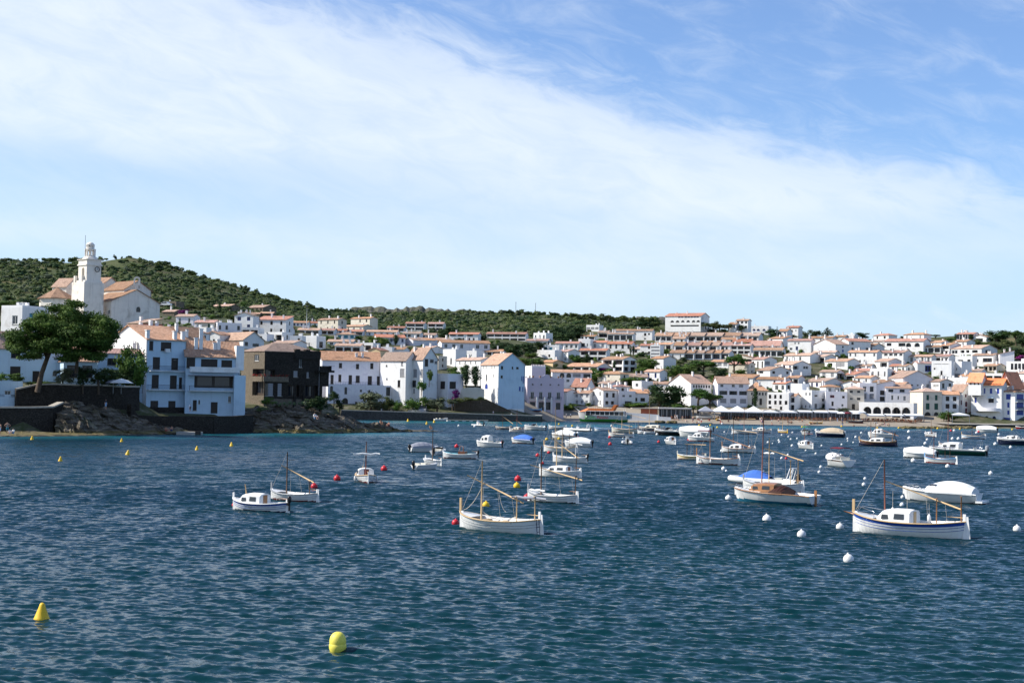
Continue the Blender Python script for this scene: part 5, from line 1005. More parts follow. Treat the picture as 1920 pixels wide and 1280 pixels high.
def TT(crop, area, *ents):
    ox, oy, sc = CR[crop] if crop in CR else crop
    for e in ents:
        x, yt, yb, w, kind = e[:5]; tree(area, ox + x / sc, oy + yt / sc, oy + yb / sc, w / sc, kind, d=e[5] if len(e) > 5 else None)
A1 = 'trees below the hotel'
TT('D5', A1, (310, 530, 612, 110, 'broad'), (520, 630, 715, 130, 'dark'), (400, 715, 900, 200, 'broad'), (560, 725, 880, 200, 'broad'), (760, 640, 870, 290, 'pine'), (950, 740, 900, 200, 'dark'), (1140, 592, 850, 230, 'pine'), (1210, 760, 860, 120, 'broad'), (1100, 820, 930, 120, 'broad'), (870, 840, 910, 90, 'broad'), (730, 810, 890, 120, 'dark'), (1320, 830, 925, 120, 'broad'), (80, 680, 815, 170, 'broad'), (30, 640, 770, 120, 'dark'), (640, 680, 800, 150, 'bush'), (450, 660, 740, 130, 'bush'))
A2 = 'trees around the hotel'
TT('D5', A2, (60, 160, 290, 200, 'dark'), (190, 180, 290, 140, 'bush'), (320, 190, 290, 80, 'dark'), (240, 265, 345, 180, 'bush'), (380, 262, 340, 160, 'bush'), (640, 272, 345, 170, 'bush'), (500, 290, 345, 90, 'dark'), (880, 190, 310, 110, 'bush'), (960, 215, 310, 150, 'bush'), (850, 280, 350, 140, 'bush'), (1010, 290, 352, 100, 'dark'), (790, 212, 275, 110, 'bush'), (1220, 240, 320, 90, 'dark'), (1170, 262, 345, 100, 'bush'), (1600, 290, 420, 180, 'dark'), (1830, 350, 415, 120, 'bush'), (1060, 230, 300, 90, 'bush'))
A3 = 'trees on right slope'
TT('D7', A3, (380, 130, 205, 130, 'bush'), (500, 108, 205, 150, 'dark'), (650, 80, 205, 150, 'conifer'), (1065, 145, 220, 170, 'dark'), (1220, 190, 235, 50, 'dark'), (1420, 205, 245, 110, 'dark'), (1550, 185, 225, 50, 'dark'), (115, 380, 455, 40, 'cypress'), (760, 415, 470, 70, 'broad'))
TT('D8', A3, (540, 163, 225, 150, 'pine'), (720, 200, 255, 110, 'broad'), (780, 165, 250, 44, 'cypress'), (960, 170, 260, 60, 'cypress'), (1280, 98, 280, 280, 'dark'), (1500, 103, 310, 220, 'pine'), (1300, 240, 350, 260, 'bush'), (1470, 300, 480, 280, 'dark'), (1380, 220, 340, 180, 'bush'), (1590, 150, 330, 160, 'dark'), (1290, 400, 525, 64, 'cypress'), (1060, 220, 310, 110, 'bush'), (400, 378, 410, 130, 'broad'), (540, 665, 715, 100, 'broad'), (1570, 415, 510, 140, 'purple'), (1180, 260, 340, 140, 'bush'), (1640, 280, 470, 200, 'bush'))
A4 = 'waterfront trees by beach'
TT('D4', A4, (260, 385, 480, 120, 'broad'), (340, 392, 480, 130, 'broad'), (440, 388, 480, 140, 'broad'), (610, 385, 430, 80, 'broad'), (1190, 378, 440, 220, 'broad'), (1060, 400, 440, 120, 'broad'))
TT('D6', A4, (240, 178, 490, 300, 'dark', 492), (430, 195, 490, 300, 'dark', 494), (700, 225, 490, 300, 'pine', 492), (840, 270, 490, 260, 'pine', 494), (1380, 238, 490, 70, 'cypress', 490), (1315, 430, 490, 60, 'dark'), (450, 415, 490, 130, 'broad', 486), (640, 440, 505, 140, 'broad', 486), (720, 450, 505, 90, 'broad', 486))
TT('D7', A4, (850, 1042, 1150, 160, 'olive', 488), (45, 1060, 1150, 60, 'olive', 488), (440, 1060, 1150, 70, 'olive', 488), (275, 1060, 1150, 60, 'olive', 488))
TT('D8', A4, (700, 1066, 1200, 210, 'broad', 490), (640, 1130, 1200, 100, 'broad', 489))
A5 = 'trees on central slope'
TT('D3', A5, (780, 230, 415, 220, 'dark'), (930, 212, 405, 230, 'dark'), (850, 300, 430, 200, 'dark'), (1010, 330, 385, 70, 'dark'), (130, 420, 520, 150, 'dark'), (230, 430, 600, 180, 'dark'), (420, 428, 570, 210, 'dark'), (560, 418, 510, 160, 'dark'), (300, 500, 600, 130, 'dark'), (440, 545, 610, 150, 'broad'), (340, 600, 690, 160, 'broad'), (500, 600, 690, 160, 'broad'), (620, 690, 800, 130, 'broad'), (960, 558, 660, 130, 'broad'), (1080, 562, 665, 84, 'cypress'), (1440, 500, 590, 130, 'broad'), (1575, 470, 580, 34, 'cypress'), (1605, 470, 580, 34, 'cypress'), (1390, 640, 765, 54, 'cypress'), (1350, 640, 700, 40, 'cypress'), (1750, 600, 765, 230, 'broad'), (1260, 740, 870, 260, 'broad'), (1150, 705, 840, 110, 'broad'), (1290, 712, 760, 180, 'purple'), (1055, 520, 600, 56, 'purple'), (1790, 478, 550, 56, 'purple'), (1720, 530, 570, 150, 'broad'), (1700, 700, 780, 150, 'broad'), (1020, 600, 660, 90, 'bush'))
TT('D4', A5, (1130, 72, 190, 250, 'broad'), (800, 15, 150, 240, 'broad'), (570, 85, 160, 90, 'broad'))
A6 = 'trees on left-centre slope'
TT('D2', A6, (520, 365, 485, 160, 'broad'), (620, 375, 485, 160, 'broad'), (660, 400, 475, 90, 'broad'), (755, 362, 462, 74, 'cypress'), (1245, 442, 510, 130, 'broad'), (1290, 268, 370, 230, 'dark'), (1240, 330, 400, 120, 'dark'), (1130, 320, 370, 100, 'dark'), (1380, 388, 440, 90, 'dark'), (1620, 340, 430, 90, 'dark'), (930, 478, 530, 130, 'broad'), (100, 368, 420, 160, 'broad'), (380, 362, 415, 90, 'broad'), (1760, 440, 520, 130, 'dark'), (1870, 430, 510, 160, 'dark'))
TT('D1', A6, (880, 135, 235, 90, 'broad'), (630, 148, 300, 50, 'cypress'), (550, 162, 240, 40, 'cypress'), (780, 238, 375, 170, 'bush'), (850, 300, 370, 130, 'bush'), (1410, 418, 480, 90, 'broad'), (1800, 508, 575, 180, 'broad'), (540, 268, 330, 90, 'broad'), (430, 160, 240, 130, 'bush'), (330, 165, 235, 120, 'bush'), (250, 225, 265, 120, 'purple', 560), (780, 210, 240, 110, 'purple'), (15, 100, 200, 40, 'cypress'), (1120, 205, 240, 90, 'broad'))
A7 = 'trees along the promenade'
TT('C5', A7, (800, 745, 1045, 340, 'olive', 437), (1000, 810, 1045, 150, 'bush', 438), (1130, 860, 1040, 120, 'broad', 437), (1330, 825, 1045, 220, 'broad', 437), (1480, 825, 1040, 180, 'broad', 438), (1640, 838, 1040, 230, 'olive', 437), (1440, 600, 780, 110, 'broad', 438), (1540, 500, 660, 80, 'broad', 438))
TT('C6', A7, (340, 450, 620, 150, 'broad', 452), (470, 425, 640, 110, 'broad', 453), (505, 440, 735, 120, 'cypress', 449), (625, 455, 735, 150, 'cypress', 449), (370, 735, 900, 110, 'purple', 444), (330, 860, 960, 130, 'olive', 440), (440, 850, 930, 120, 'bush', 441), (570, 845, 910, 160, 'bush', 441), (700, 840, 900, 100, 'bush', 441))
A8 = 'trees of the left terrace'
TT((0, 560, 4.741), A8, (120, 655, 740, 150, 'broad', 264), (10, 635, 740, 80, 'broad', 264), (275, 725, 770, 80, 'broad', 265), (400, 720, 770, 100, 'broad', 265), (560, 590, 772, 150, 'olive', 266), (740, 580, 775, 130, 'dark', 266), (880, 590, 780, 210, 'dark', 268), (1000, 600, 790, 150, 'dark', 271), (1150, 375, 830, 210, 'broad', 277), (1190, 480, 830, 190, 'broad', 276), (1130, 560, 820, 160, 'dark', 276))
TT((0, 430, 6.0), A8, (100, 790, 900, 260, 'broad', 345), (330, 780, 900, 260, 'dark', 348), (0, 800, 900, 160, 'dark', 345), (470, 850, 920, 150, 'dark', 350))
A9 = 'shrubs by the shaded stone house'
TT((430, 620, 5.818), A9, (1140, 640, 770, 110, 'dark', 303), (1200, 740, 860, 100, 'dark', 304), (1000, 690, 870, 200, 'dark', 299), (900, 730, 860, 160, 'dark', 298), (420, 715, 810, 130, 'broad', 294), (340, 830, 880, 120, 'bush', 291))
# --- the big umbrella pine of the headland
def big_pine():
    d = 262; s = F / d; base, _ = place(85, 722, d); P = lambda x, y, k=0.0: at(x, y, d + k) - base
    t = thing('pine_tree', 'huge spreading umbrella pine in front of the church hill', 'tree', base)
    rs = np.random.RandomState(5); cl = []
    for x, y, w, h in ((62, 610, 46, 24), (30, 628, 34, 18), (90, 596, 50, 24), (125, 585, 44, 26), (150, 600, 52, 26), (185, 600, 44, 26), (208, 612, 36, 22), (110, 575, 34, 14), (140, 568, 34, 14), (70, 630, 50, 18), (100, 622, 60, 24), (140, 625, 60, 26), (178, 626, 56, 24), (205, 630, 30, 18), (45, 640, 40, 14), (120, 640, 56, 14), (165, 645, 50, 16), (196, 648, 26, 14), (22, 636, 24, 12), (75, 655, 40, 10), (185, 660, 34, 12), (120, 608, 60, 24), (160, 612, 60, 24), (95, 610, 56, 24), (60, 648, 40, 16), (150, 636, 60, 20), (40, 652, 40, 14), (110, 655, 60, 14), (150, 660, 50, 12), (90, 648, 60, 18), (200, 640, 36, 18), (30, 650, 36, 14), (55, 664, 44, 12), (130, 668, 50, 12), (175, 670, 44, 12), (110, 640, 70, 22), (175, 640, 60, 22)):
        for k in range(5):
            p = P(x + rs.uniform(-12, 12), y + rs.uniform(-5, 6), rs.uniform(-5, 5)); r = w / s * .46 * rs.uniform(.75, 1.1); cl.append((p.x, p.y, p.z, r, r, h / s * .5))
    V, Fc = leaves(rs, cl, 46000, .16, core=.62); np_mesh('crown', V, Fc, LM['pine'], parent=t)
    b = MB()
    b.tube([P(70, 735), P(78, 700), P(88, 672), P(100, 645), P(110, 610)], [.55, .45, .4, .3, .15], 8); b.tube([P(88, 672), P(80, 645), P(60, 620)], [.3, .2, .1], 6)
    b.tube([P(143, 700, 1), P(145, 672, 1), P(148, 648, 1), P(150, 610, 1)], [.35, .3, .25, .12], 7); b.tube([P(146, 665, 1), P(160, 652, 1), P(175, 640, 1)], [.14, .1, .06], 5); b.tube([P(146, 668, 1), P(165, 661, 1), P(190, 655, 1)], [.13, .1, .05], 5); b.tube([P(148, 650, 1), P(135, 632, 1)], [.14, .07], 5)
    b.build('trunk', BARK, t)
big_pine()
# --- agaves on the point
def agaves():
    me = None; m = mat('agave_leaf', (0.16, 0.22, 0.11), 0.6, 0.3, nscale=3, namp=0.2, var=.15); r = random.Random(2); b = MB()
    for k in range(26):
        a = k * 2.4; el = R(20 + 62 * (k / 26)); L = r.uniform(.9, 1.15); dx, dy = math.cos(a), math.sin(a)
        P = lambda u, w: (dx * math.cos(el) * L * u - dy * w, dy * math.cos(el) * L * u + dx * w, L * math.sin(el) * u - .12 * u * u)
        b.face([P(.05, -.05), P(.45, -.075), P(1, 0), P(.45, .075), P(.05, .05)])
    me = b.mesh('agave_leaves', m)
    X, Y = C((430, 620, 5.818)); k = 0
    for x, y, w in ((470, 800, 60), (510, 790, 85), (560, 800, 60), (600, 800, 80), (660, 795, 90), (710, 800, 80), (760, 795, 60), (800, 800, 100), (850, 805, 100), (890, 800, 70), (630, 815, 60), (540, 815, 50)):
        p = at(X(x), Y(y + 12), 294 + (x - 470) * .012); s = F / 294; k += 1
        o = bpy.data.objects.new('agave', me); link(o); o.location = p; o.scale = [w / 5.818 / s * .62] * 3; o.rotation_euler = (0, 0, k)
        tag(o, '%s agave from the left on the rocky point below stone house' % ('first,second,third,fourth,fifth,sixth,seventh,eighth,ninth,tenth,eleventh,twelfth'.split(',')[sorted(q_[0] for q_ in AG).index(x)]), 'agave', 'agaves on the rocky point')
AG = ((470,), (510,), (560,), (600,), (660,), (710,), (760,), (800,), (850,), (890,), (630,), (540,))
agaves()
# --- scrub on the hills: nobody could count it
def scrub(name, n, sampler, hmin, hmax, label, kinds=('bush', 'dark', 'olive'), lv=40, seed=7):
    rs = np.random.RandomState(seed); var = []
    for k in range(6):
        c = [(rs.uniform(-.3, .3), rs.uniform(-.3, .3), rs.uniform(.15, .6), .32, .32, .28) for _ in range(4)]; var.append(leaves(rs, c, lv, .11, core=.8))
    Vs, Fs, Ms = [], [], []; off = 0
    for i in range(n):
        q_ = sampler(rs)
        if q_ is None: continue
        x, y, d, sc_ = q_; p = at(x, y, d); V, Fc = var[rs.randint(6)]; h = rs.uniform(hmin, hmax) * sc_; w = h * rs.uniform(1.1, 1.9); a = rs.rand() * 6.283; ca, sa = math.cos(a), math.sin(a)
        Q = np.stack([(V[:, 0] * ca - V[:, 1] * sa) * w + p.x, (V[:, 0] * sa + V[:, 1] * ca) * w + p.y, (V[:, 2] - .12) * h + p.z], 1)
        Vs.append(Q); Fs.append(Fc + off); off += len(Q); Ms.append(np.full(len(Fc), rs.choice(len(kinds), p=[.62, .2, .18][:len(kinds)])))
    o = np_mesh(name, np.concatenate(Vs), np.concatenate(Fs), [LM[k] for k in kinds], mats_idx=np.concatenate(Ms)); return tag(o, label, 'scrub', kind='stuff')
CREST = lambda x: np.interp(x, [-100, 0, 150, 200, 235, 300, 400, 500, 600, 700, 800, 960, 1060, 1250, 1400], [490, 488, 486, 486, 481, 494, 524, 554, 580, 588, 586, 585, 590, 602, 612])
LOWB = lambda x: np.interp(x, [0, 300, 480, 600, 800, 1000, 1100, 1250, 1400], [585, 590, 600, 615, 622, 632, 622, 618, 625])
def samp_hill(rs):
    x = rs.uniform(-90, 1330); yc, yl = CREST(x), LOWB(x); y = yc + (yl - yc) * rs.rand() ** 1.0
    if 1235 < x < 1340 and y < 622: return None
    if x > 600 and rs.rand() < .42: return None
    if 195 < x < 262 and y < 500 and rs.rand() < .8: return None
    d = ground_d(x, y, 480); return (x, y, d, max(.6, d / 1100) * (1.5 if rs.rand() < .12 else 1))
scrub('hill_scrub', 6800, samp_hill, 1.3, 4.6, 'dense olive-green scrub covering the hills behind the town')
def samp_town(rs):
    x = rs.uniform(640, 1960); y = rs.uniform(640, 765); d = ground_d(x, y, 440)
    if d < 508 or d > 820: return None
    return (x, y, d, .75)
scrub('garden_shrubs', 800, samp_town, 1.6, 3.6, 'low garden shrubs filling gaps between the hillside houses', kinds=('broad', 'bush', 'dark'), lv=34, seed=9)
def samp_left(rs):
    x = rs.uniform(-60, 640); y = rs.uniform(590, 700); d = ground_d(x, y, 292)
    if d < 296: return None
    return (x, y, d, .7)
scrub('slope_shrubs', 500, samp_left, 1.4, 3.0, 'low green shrubs on the slope behind the left waterfront houses', kinds=('broad', 'bush', 'dark'), lv=34, seed=12)
# ------------------------------------------------------------------ rocks, sea walls, quay
def vnoise(P, scale, seed, octv=4):
    """cheap smooth 3-D noise from rotated sines"""
    rs = np.random.RandomState(seed); out = np.zeros(len(P)); amp = 1.0; f = 1.0 / scale; tot = 0
    for o in range(octv):
        a = np.zeros(len(P))
        for k in range(7):
            v = rs.randn(3); v /= np.linalg.norm(v); a += np.sin(P @ v * f * 6.283 * rs.uniform(.7, 1.3) + rs.rand() * 6.283)
        out += a / 7 ** .5 * amp; tot += amp; amp *= .55; f *= 2.05
    return out / tot
def rock_material():
    m = bpy.data.materials.new('schist_rock'); m.use_nodes = True; t = NT(m.node_tree); b = t.n['Principled BSDF']
    pos = t.new('ShaderNodeNewGeometry').outputs['Position']; sp = t.new('ShaderNodeSeparateXYZ', i_0=pos)
    mp = t.new('ShaderNodeMapping', i_Vector=pos); mp.inputs['Rotation'].default_value = (0, R(24), 0); mp.inputs['Scale'].default_value = (.25, .4, 2.2)
    n1 = t.noise(mp.outputs[0], 1.2, 6, .65); n2 = t.noise(pos, .7, 5, .6)
    c = t.ramp(n1, [(.3, (.035, .030, .024)), (.48, (.11, .092, .070)), (.60, (.19, .16, .125)), (.75, (.34, .29, .23))])
    c = t.mix(t.math('MULTIPLY', t.ss(n2, .5, .7), .5), c, (.13, .12, .06))
    # weed and lichen belt just above the waterline, wet dark foot
    z = t.math('ADD', sp.outputs[2], t.math('MULTIPLY', t.math('SUBTRACT', n2, .5), 1.2))
    c = t.mix(t.math('MULTIPLY', t.math('MULTIPLY', t.ss(z, .05, .3), t.math('SUBTRACT', 1.0, t.ss(z, .5, 1.0))), .5), c, (.17, .135, .03))
    c = t.mix(t.math('SUBTRACT', 1.0, t.ss(z, -.1, .22)), c, (.02, .018, .012))
    t.put(b.inputs['Base Color'], c); b.inputs['Roughness'].default_value = .9; b.inputs['Specular IOR Level'].default_value = .2
    bp = t.new('ShaderNodeBump', i_Height=n1, i_Strength=.9, i_Distance=.35); t.put(b.inputs['Normal'], bp.outputs[0]); return m
ROCKM = rock_material()
def rock(name, cols, dip, nx, nt, seed, pw=.75, amp=1.0):
    cols = np.array(cols, float); xs = np.linspace(cols[0, 0], cols[-1, 0], nx); V = []
    for x in xs:
        yt, dt, df = (np.interp(x, cols[:, 0], cols[:, k]) for k in (1, 2, 3)); top = at(x, yt, dt); fr_ = at(x, yt, df)
        for k in range(nt):
            t = k / (nt - 1) * 1.25
            if t <= 1: z = -.9 + (top.z + .9) * t ** pw; p = fr_.lerp(top, t)
            else: z = top.z - (t - 1) * 6.0; p = fr_.lerp(top, t)
            V.append((p.x, p.y, z))
    V = np.array(V); dp = R(dip); q_ = V[:, 2] * math.cos(dp) + V[:, 0] * math.sin(dp) + vnoise(V, 9, seed) * .8
    env = np.clip((V[:, 2] + .9) / 2.0, .15, 1)
    st = np.mod(q_ / 1.25, 1.0); st2 = np.mod(q_ / .42 + .3, 1.0)
    V[:, 1] -= amp * env * (1.3 * st + .3 * st2 + 1.5 * vnoise(V, 7, seed + 1, 3)); V[:, 2] += amp * env * (.45 * vnoise(V, 5, seed + 2, 3) + .12 * np.abs(vnoise(V, 1.3, seed + 3, 2)) + .3 * (st > .82))
    V[:, 0] += amp * .2 * vnoise(V, 2.5, seed + 4, 3)
    idx = np.arange(nx * nt).reshape(nx, nt); Fq = np.stack([idx[:-1, :-1].ravel(), idx[1:, :-1].ravel(), idx[1:, 1:].ravel(), idx[:-1, 1:].ravel()], 1)
    return tag(np_mesh(name, V, Fq, ROCKM), kind='structure')
# (column, row of the crest, distance of crest, distance of the foot)
rock('rock_outcrop', [(108, 772, 258, 254), (126, 750, 262, 254), (140, 751, 263, 254.5), (165, 758, 264, 256), (200, 766, 266, 258), (235, 775, 268, 260), (260, 781, 270, 262), (290, 790, 271, 264), (320, 799, 272, 266.5), (345, 806, 273, 269), (365, 812, 274, 272)], 24, 200, 64, 3)
rock('rocky_point', [(440, 800, 293, 284), (462, 772, 296, 285), (480, 762, 297, 286), (510, 762, 298, 287), (545, 762, 299, 288), (580, 766, 300, 289), (610, 774, 302, 291), (640, 780, 304, 293), (665, 786, 306, 296), (684, 793, 307, 299), (705, 796, 308, 302), (716, 790, 309, 304), (726, 792, 310, 305), (742, 804, 311, 307), (775, 808, 313, 310)], 18, 220, 64, 8)
rock('tidal_ledge', [(-60, 807, 247, 241), (0, 808, 248, 242), (40, 808, 249, 243), (90, 810, 251, 246), (140, 811, 254, 250), (200, 812, 258, 254), (260, 812, 263, 259), (300, 812, 267, 263), (345, 813, 272, 269)], 8, 160, 14, 15, pw=.5, amp=.35)
rock('shore_rocks', [(700, 806, 308, 305), (760, 805.5, 316, 311), (800, 806, 320, 315), (830, 808, 320, 317)], 6, 60, 10, 21, pw=.5, amp=.25)
def wallpx(name, label, pts, thick=.8, zbot=-1.5, m='shadestone', cope=None, cat='wall', batter=0.0, kind=None, topd=None):
    """masonry wall along points (column, row of its top, distance)"""
    b = MB(); cb = MB(); P = [at(x, y, d) for x, y, d in pts]; n = len(P)
    for i in range(n - 1):
        a, c = P[i], P[i + 1]; dr = Vector((c.x - a.x, c.y - a.y, 0)).normalized(); nb = Vector((-dr.y, dr.x, 0)) * thick; o = Vector((dr.y, -dr.x, 0)) * batter
        f = [Vector((a.x, a.y, zbot)) + o, Vector((c.x, c.y, zbot)) + o, c, a]; k = [Vector((a.x, a.y, zbot)) + nb, Vector((c.x, c.y, zbot)) + nb, c + nb, a + nb]
        b.face(f); b.face(list(reversed(k))); b.face([f[3], f[2], k[2], k[3]])
        if i == 0: b.face([f[0], f[3], k[3], k[0]])
        if i == n - 2: b.face([f[1], k[1], k[2], f[2]])
        if cope:
            u = Vector((0, 0, .28)); e = Vector((dr.y, -dr.x, 0)) * .12; a0, c0, a1, c1 = a + e, c + e, a + nb, c + nb
            cb.face([a0, c0, c0 + u, a0 + u]); cb.face([a0 + u, c0 + u, c1 + u, a1 + u]); cb.face([a1 + u, c1 + u, c1, a1]); cb.face([a0, a1, c1, c0])
    t = thing(name, label, cat, P[0]); o = b.build('masonry', M[m], t); o.location = -P[0]
    if cope: o = cb.build('coping', M[cope], t); o.location = -P[0]
    return t
M['quay'] = masonry_mat('quay_stone', ((.07, .065, .058), (.13, .12, .105), (.22, .20, .18)), .9, (.05, .045, .04))
M['brownwall'] = masonry_mat('brown_retaining_stone', ((.09, .068, .045), (.15, .115, .08), (.21, .165, .12)), 1.0, (.06, .048, .034))
wallpx('sea_wall', 'dark sea wall with pale coping left of the first rock outcrop', [(-120, 763, 250), (0, 765, 252), (60, 765, 254), (100, 764, 256), (118, 756, 259)], 1.2, cope='coping', batter=.5)
wallpx('retaining_wall', 'shaded stone terrace wall below the umbrella pine', [(30, 731, 261), (70, 722, 263), (100, 721, 264), (150, 723, 266), (185, 723, 268), (230, 726, 271), (262, 726, 275)], 1.0, zbot=1.0, cope='coping')
wallpx('house_plinth_wall', 'dark wall at the water below the four-storey house', [(246, 758, 270), (258, 778, 271), (300, 780, 274), (350, 780, 276), (400, 780, 278), (440, 780, 282), (475, 778, 287)], 1.5, batter=.4)
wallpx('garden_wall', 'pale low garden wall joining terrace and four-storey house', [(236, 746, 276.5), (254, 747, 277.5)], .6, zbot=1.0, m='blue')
wallpx('terrace_wall', 'shaded stone terrace wall between ivy and four-storey house', [(222, 747, 272), (240, 747, 273.5), (262, 749, 275)], .8, zbot=.5)
wallpx('promenade_wall', 'long stone quay wall of the promenade with light coping', [(640, 769.5, 428), (690, 771, 430), (760, 773, 432), (840, 775, 434), (920, 777.5, 437), (985, 779.5, 440), (1016, 780.5, 441)], 2.0, m='quay', cope='coping')
wallpx('quay_end', 'dark end face of the quay beside the pebble beach', [(1016.5, 780.5, 441.5), (1013, 777, 470)], 2.0, cope='coping')
wallpx('promenade_bank', 'brown retaining wall behind the promenade below the pale blue gable house', [(853, 751, 443), (870, 750, 444), (912, 748, 446), (930, 757, 447), (958, 770, 449)], 1.5, zbot=1.5, m='brownwall')
wallpx('terrace_parapet', 'curved whitewashed terrace parapet left of the pale blue gable house', [(863, 741, 445), (866, 728, 445), (880, 726, 445), (897, 726, 446), (908, 730, 447)], .8, zbot=4.5, m='cream')
wallpx('harbour_wall', 'low stone quay under the blue-windowed villa at right edge', [(1778, 796, 470), (1800, 796, 471), (1850, 796.5, 472), (1920, 797.5, 474), (2100, 801, 478)], 34.0, cope='coping')
def boulders():
    rs = np.random.RandomState(6); iv, jf = ico(); Vs, Fs, off = [], [], 0
    for i in range(150):
        x = rs.uniform(1690, 1830); y = rs.uniform(786, 802); d = sea_d(x, 804) + (802 - y) * 1.0; s = rs.uniform(.35, 1.1); p = at(x, y, d); z = max(.1, ground_z(x, d) + .2)
        Q = iv * rs.uniform(.7, 1.25, (12, 1)) * s * np.array([1.2, 1, .7]) + np.array([p.x, p.y, z]); Vs.append(Q); Fs.append(jf + off); off += 12
    for i in range(60):
        x = rs.uniform(1230, 1268); d = rs.uniform(455, 461); s = rs.uniform(.3, .7); p = at(x, 790, d); Q = iv * rs.uniform(.7, 1.25, (12, 1)) * s + np.array([p.x, p.y, .3]); Vs.append(Q); Fs.append(jf + off); off += 12
    tag(np_mesh('shore_boulders', np.concatenate(Vs), np.concatenate(Fs), ROCKM), 'grey boulders piled along the shore between beach and villa', 'boulders', kind='stuff')
boulders()
# concrete landing with mooring block below the first outcrop, floating pontoon by the promenade
def jetties():
    p = at(352, 813, sea_d(352, 815)); t = thing('landing_stage', 'low concrete landing stage at the foot of the first rock', 'jetty', (p.x, p.y, 0)); b = MB(); b.box(-2.2, 0, -1, 2.2, 3, .55); b.build('slab', M['concrete'], t); b = MB(); b.box(1.4, -.15, -.6, 2.35, .6, .75); b.build('fender_block', M['sdark'], t)
    p0 = on_sea(838, 789.5); p1 = on_sea(915, 790.5); t = thing('pontoon', 'white floating pontoon moored along the promenade wall', 'jetty', (p0.x, p0.y, 0), math.atan2(p1.y - p0.y, p1.x - p0.x)); L = (p1 - p0).length; b = MB(); b.box(0, -.8, .25, L, .8, .5); b.build('deck', M['coping'], t)
    for k in range(6): b = MB(); b.box(L * k / 5.6, -.7, -.4, L * k / 5.6 + 1.1, .7, .25); b.build('float', M['canvas'], t)
jetties()
# ------------------------------------------------------------------ boats
def paint(name, col, rough=.35): return mat('paint_' + name, col, rough, .4, nscale=2.0, namp=.05, dark=tuple(c_ * .8 for c_ in col), dscale=1.2)
PT = dict(white=paint('white', (.78, .77, .74)), cream=paint('cream', (.70, .66, .55)), navy=paint('navy', (.012, .018, .05)), blue=paint('blue', (.02, .07, .32)), sky=paint('light_blue', (.18, .40, .66)), red=paint('red', (.30, .02, .02)), oxide=paint('oxide', (.14, .02, .018)), black=paint('black', (.012, .012, .014)),
          green=paint('green', (.02, .10, .07)), lime=paint('lime', (.10, .42, .06)), orange=paint('orange', (.72, .20, .05)), yellow=paint('yellow', (.75, .45, .01)), teal=paint('teal', (.02, .14, .22)), grey=paint('grey', (.32, .33, .34)), maroon=mat('maroon_canvas', (.13, .01, .02), .8), bcanvas=mat('blue_canvas', (.06, .16, .50), .8, bump=.4, bscale=4), beige=mat('beige_canvas', (.50, .40, .28), .8, bump=.4, bscale=4),
          tube=mat('inflatable_fabric', (.66, .66, .64), .6, .3), steel=mat('stainless_steel', (.55, .56, .58), .25, .5, metallic=.9), rope=mat('rope', (.55, .50, .42), .9), turq=paint('turquoise', (.15, .50, .55)), tint=mat('tinted_window', (.03, .035, .04), .1, .6), brown=paint('brown', (.16, .06, .03)), hood=mat('brown_hood_canvas', (.05, .016, .01), .7), inner=paint('inner', (.70, .69, .66)))
PT.update(wood=M['wood'], wpale=M['wpale'], wdark=M['wdark'], wred=M['wred'])
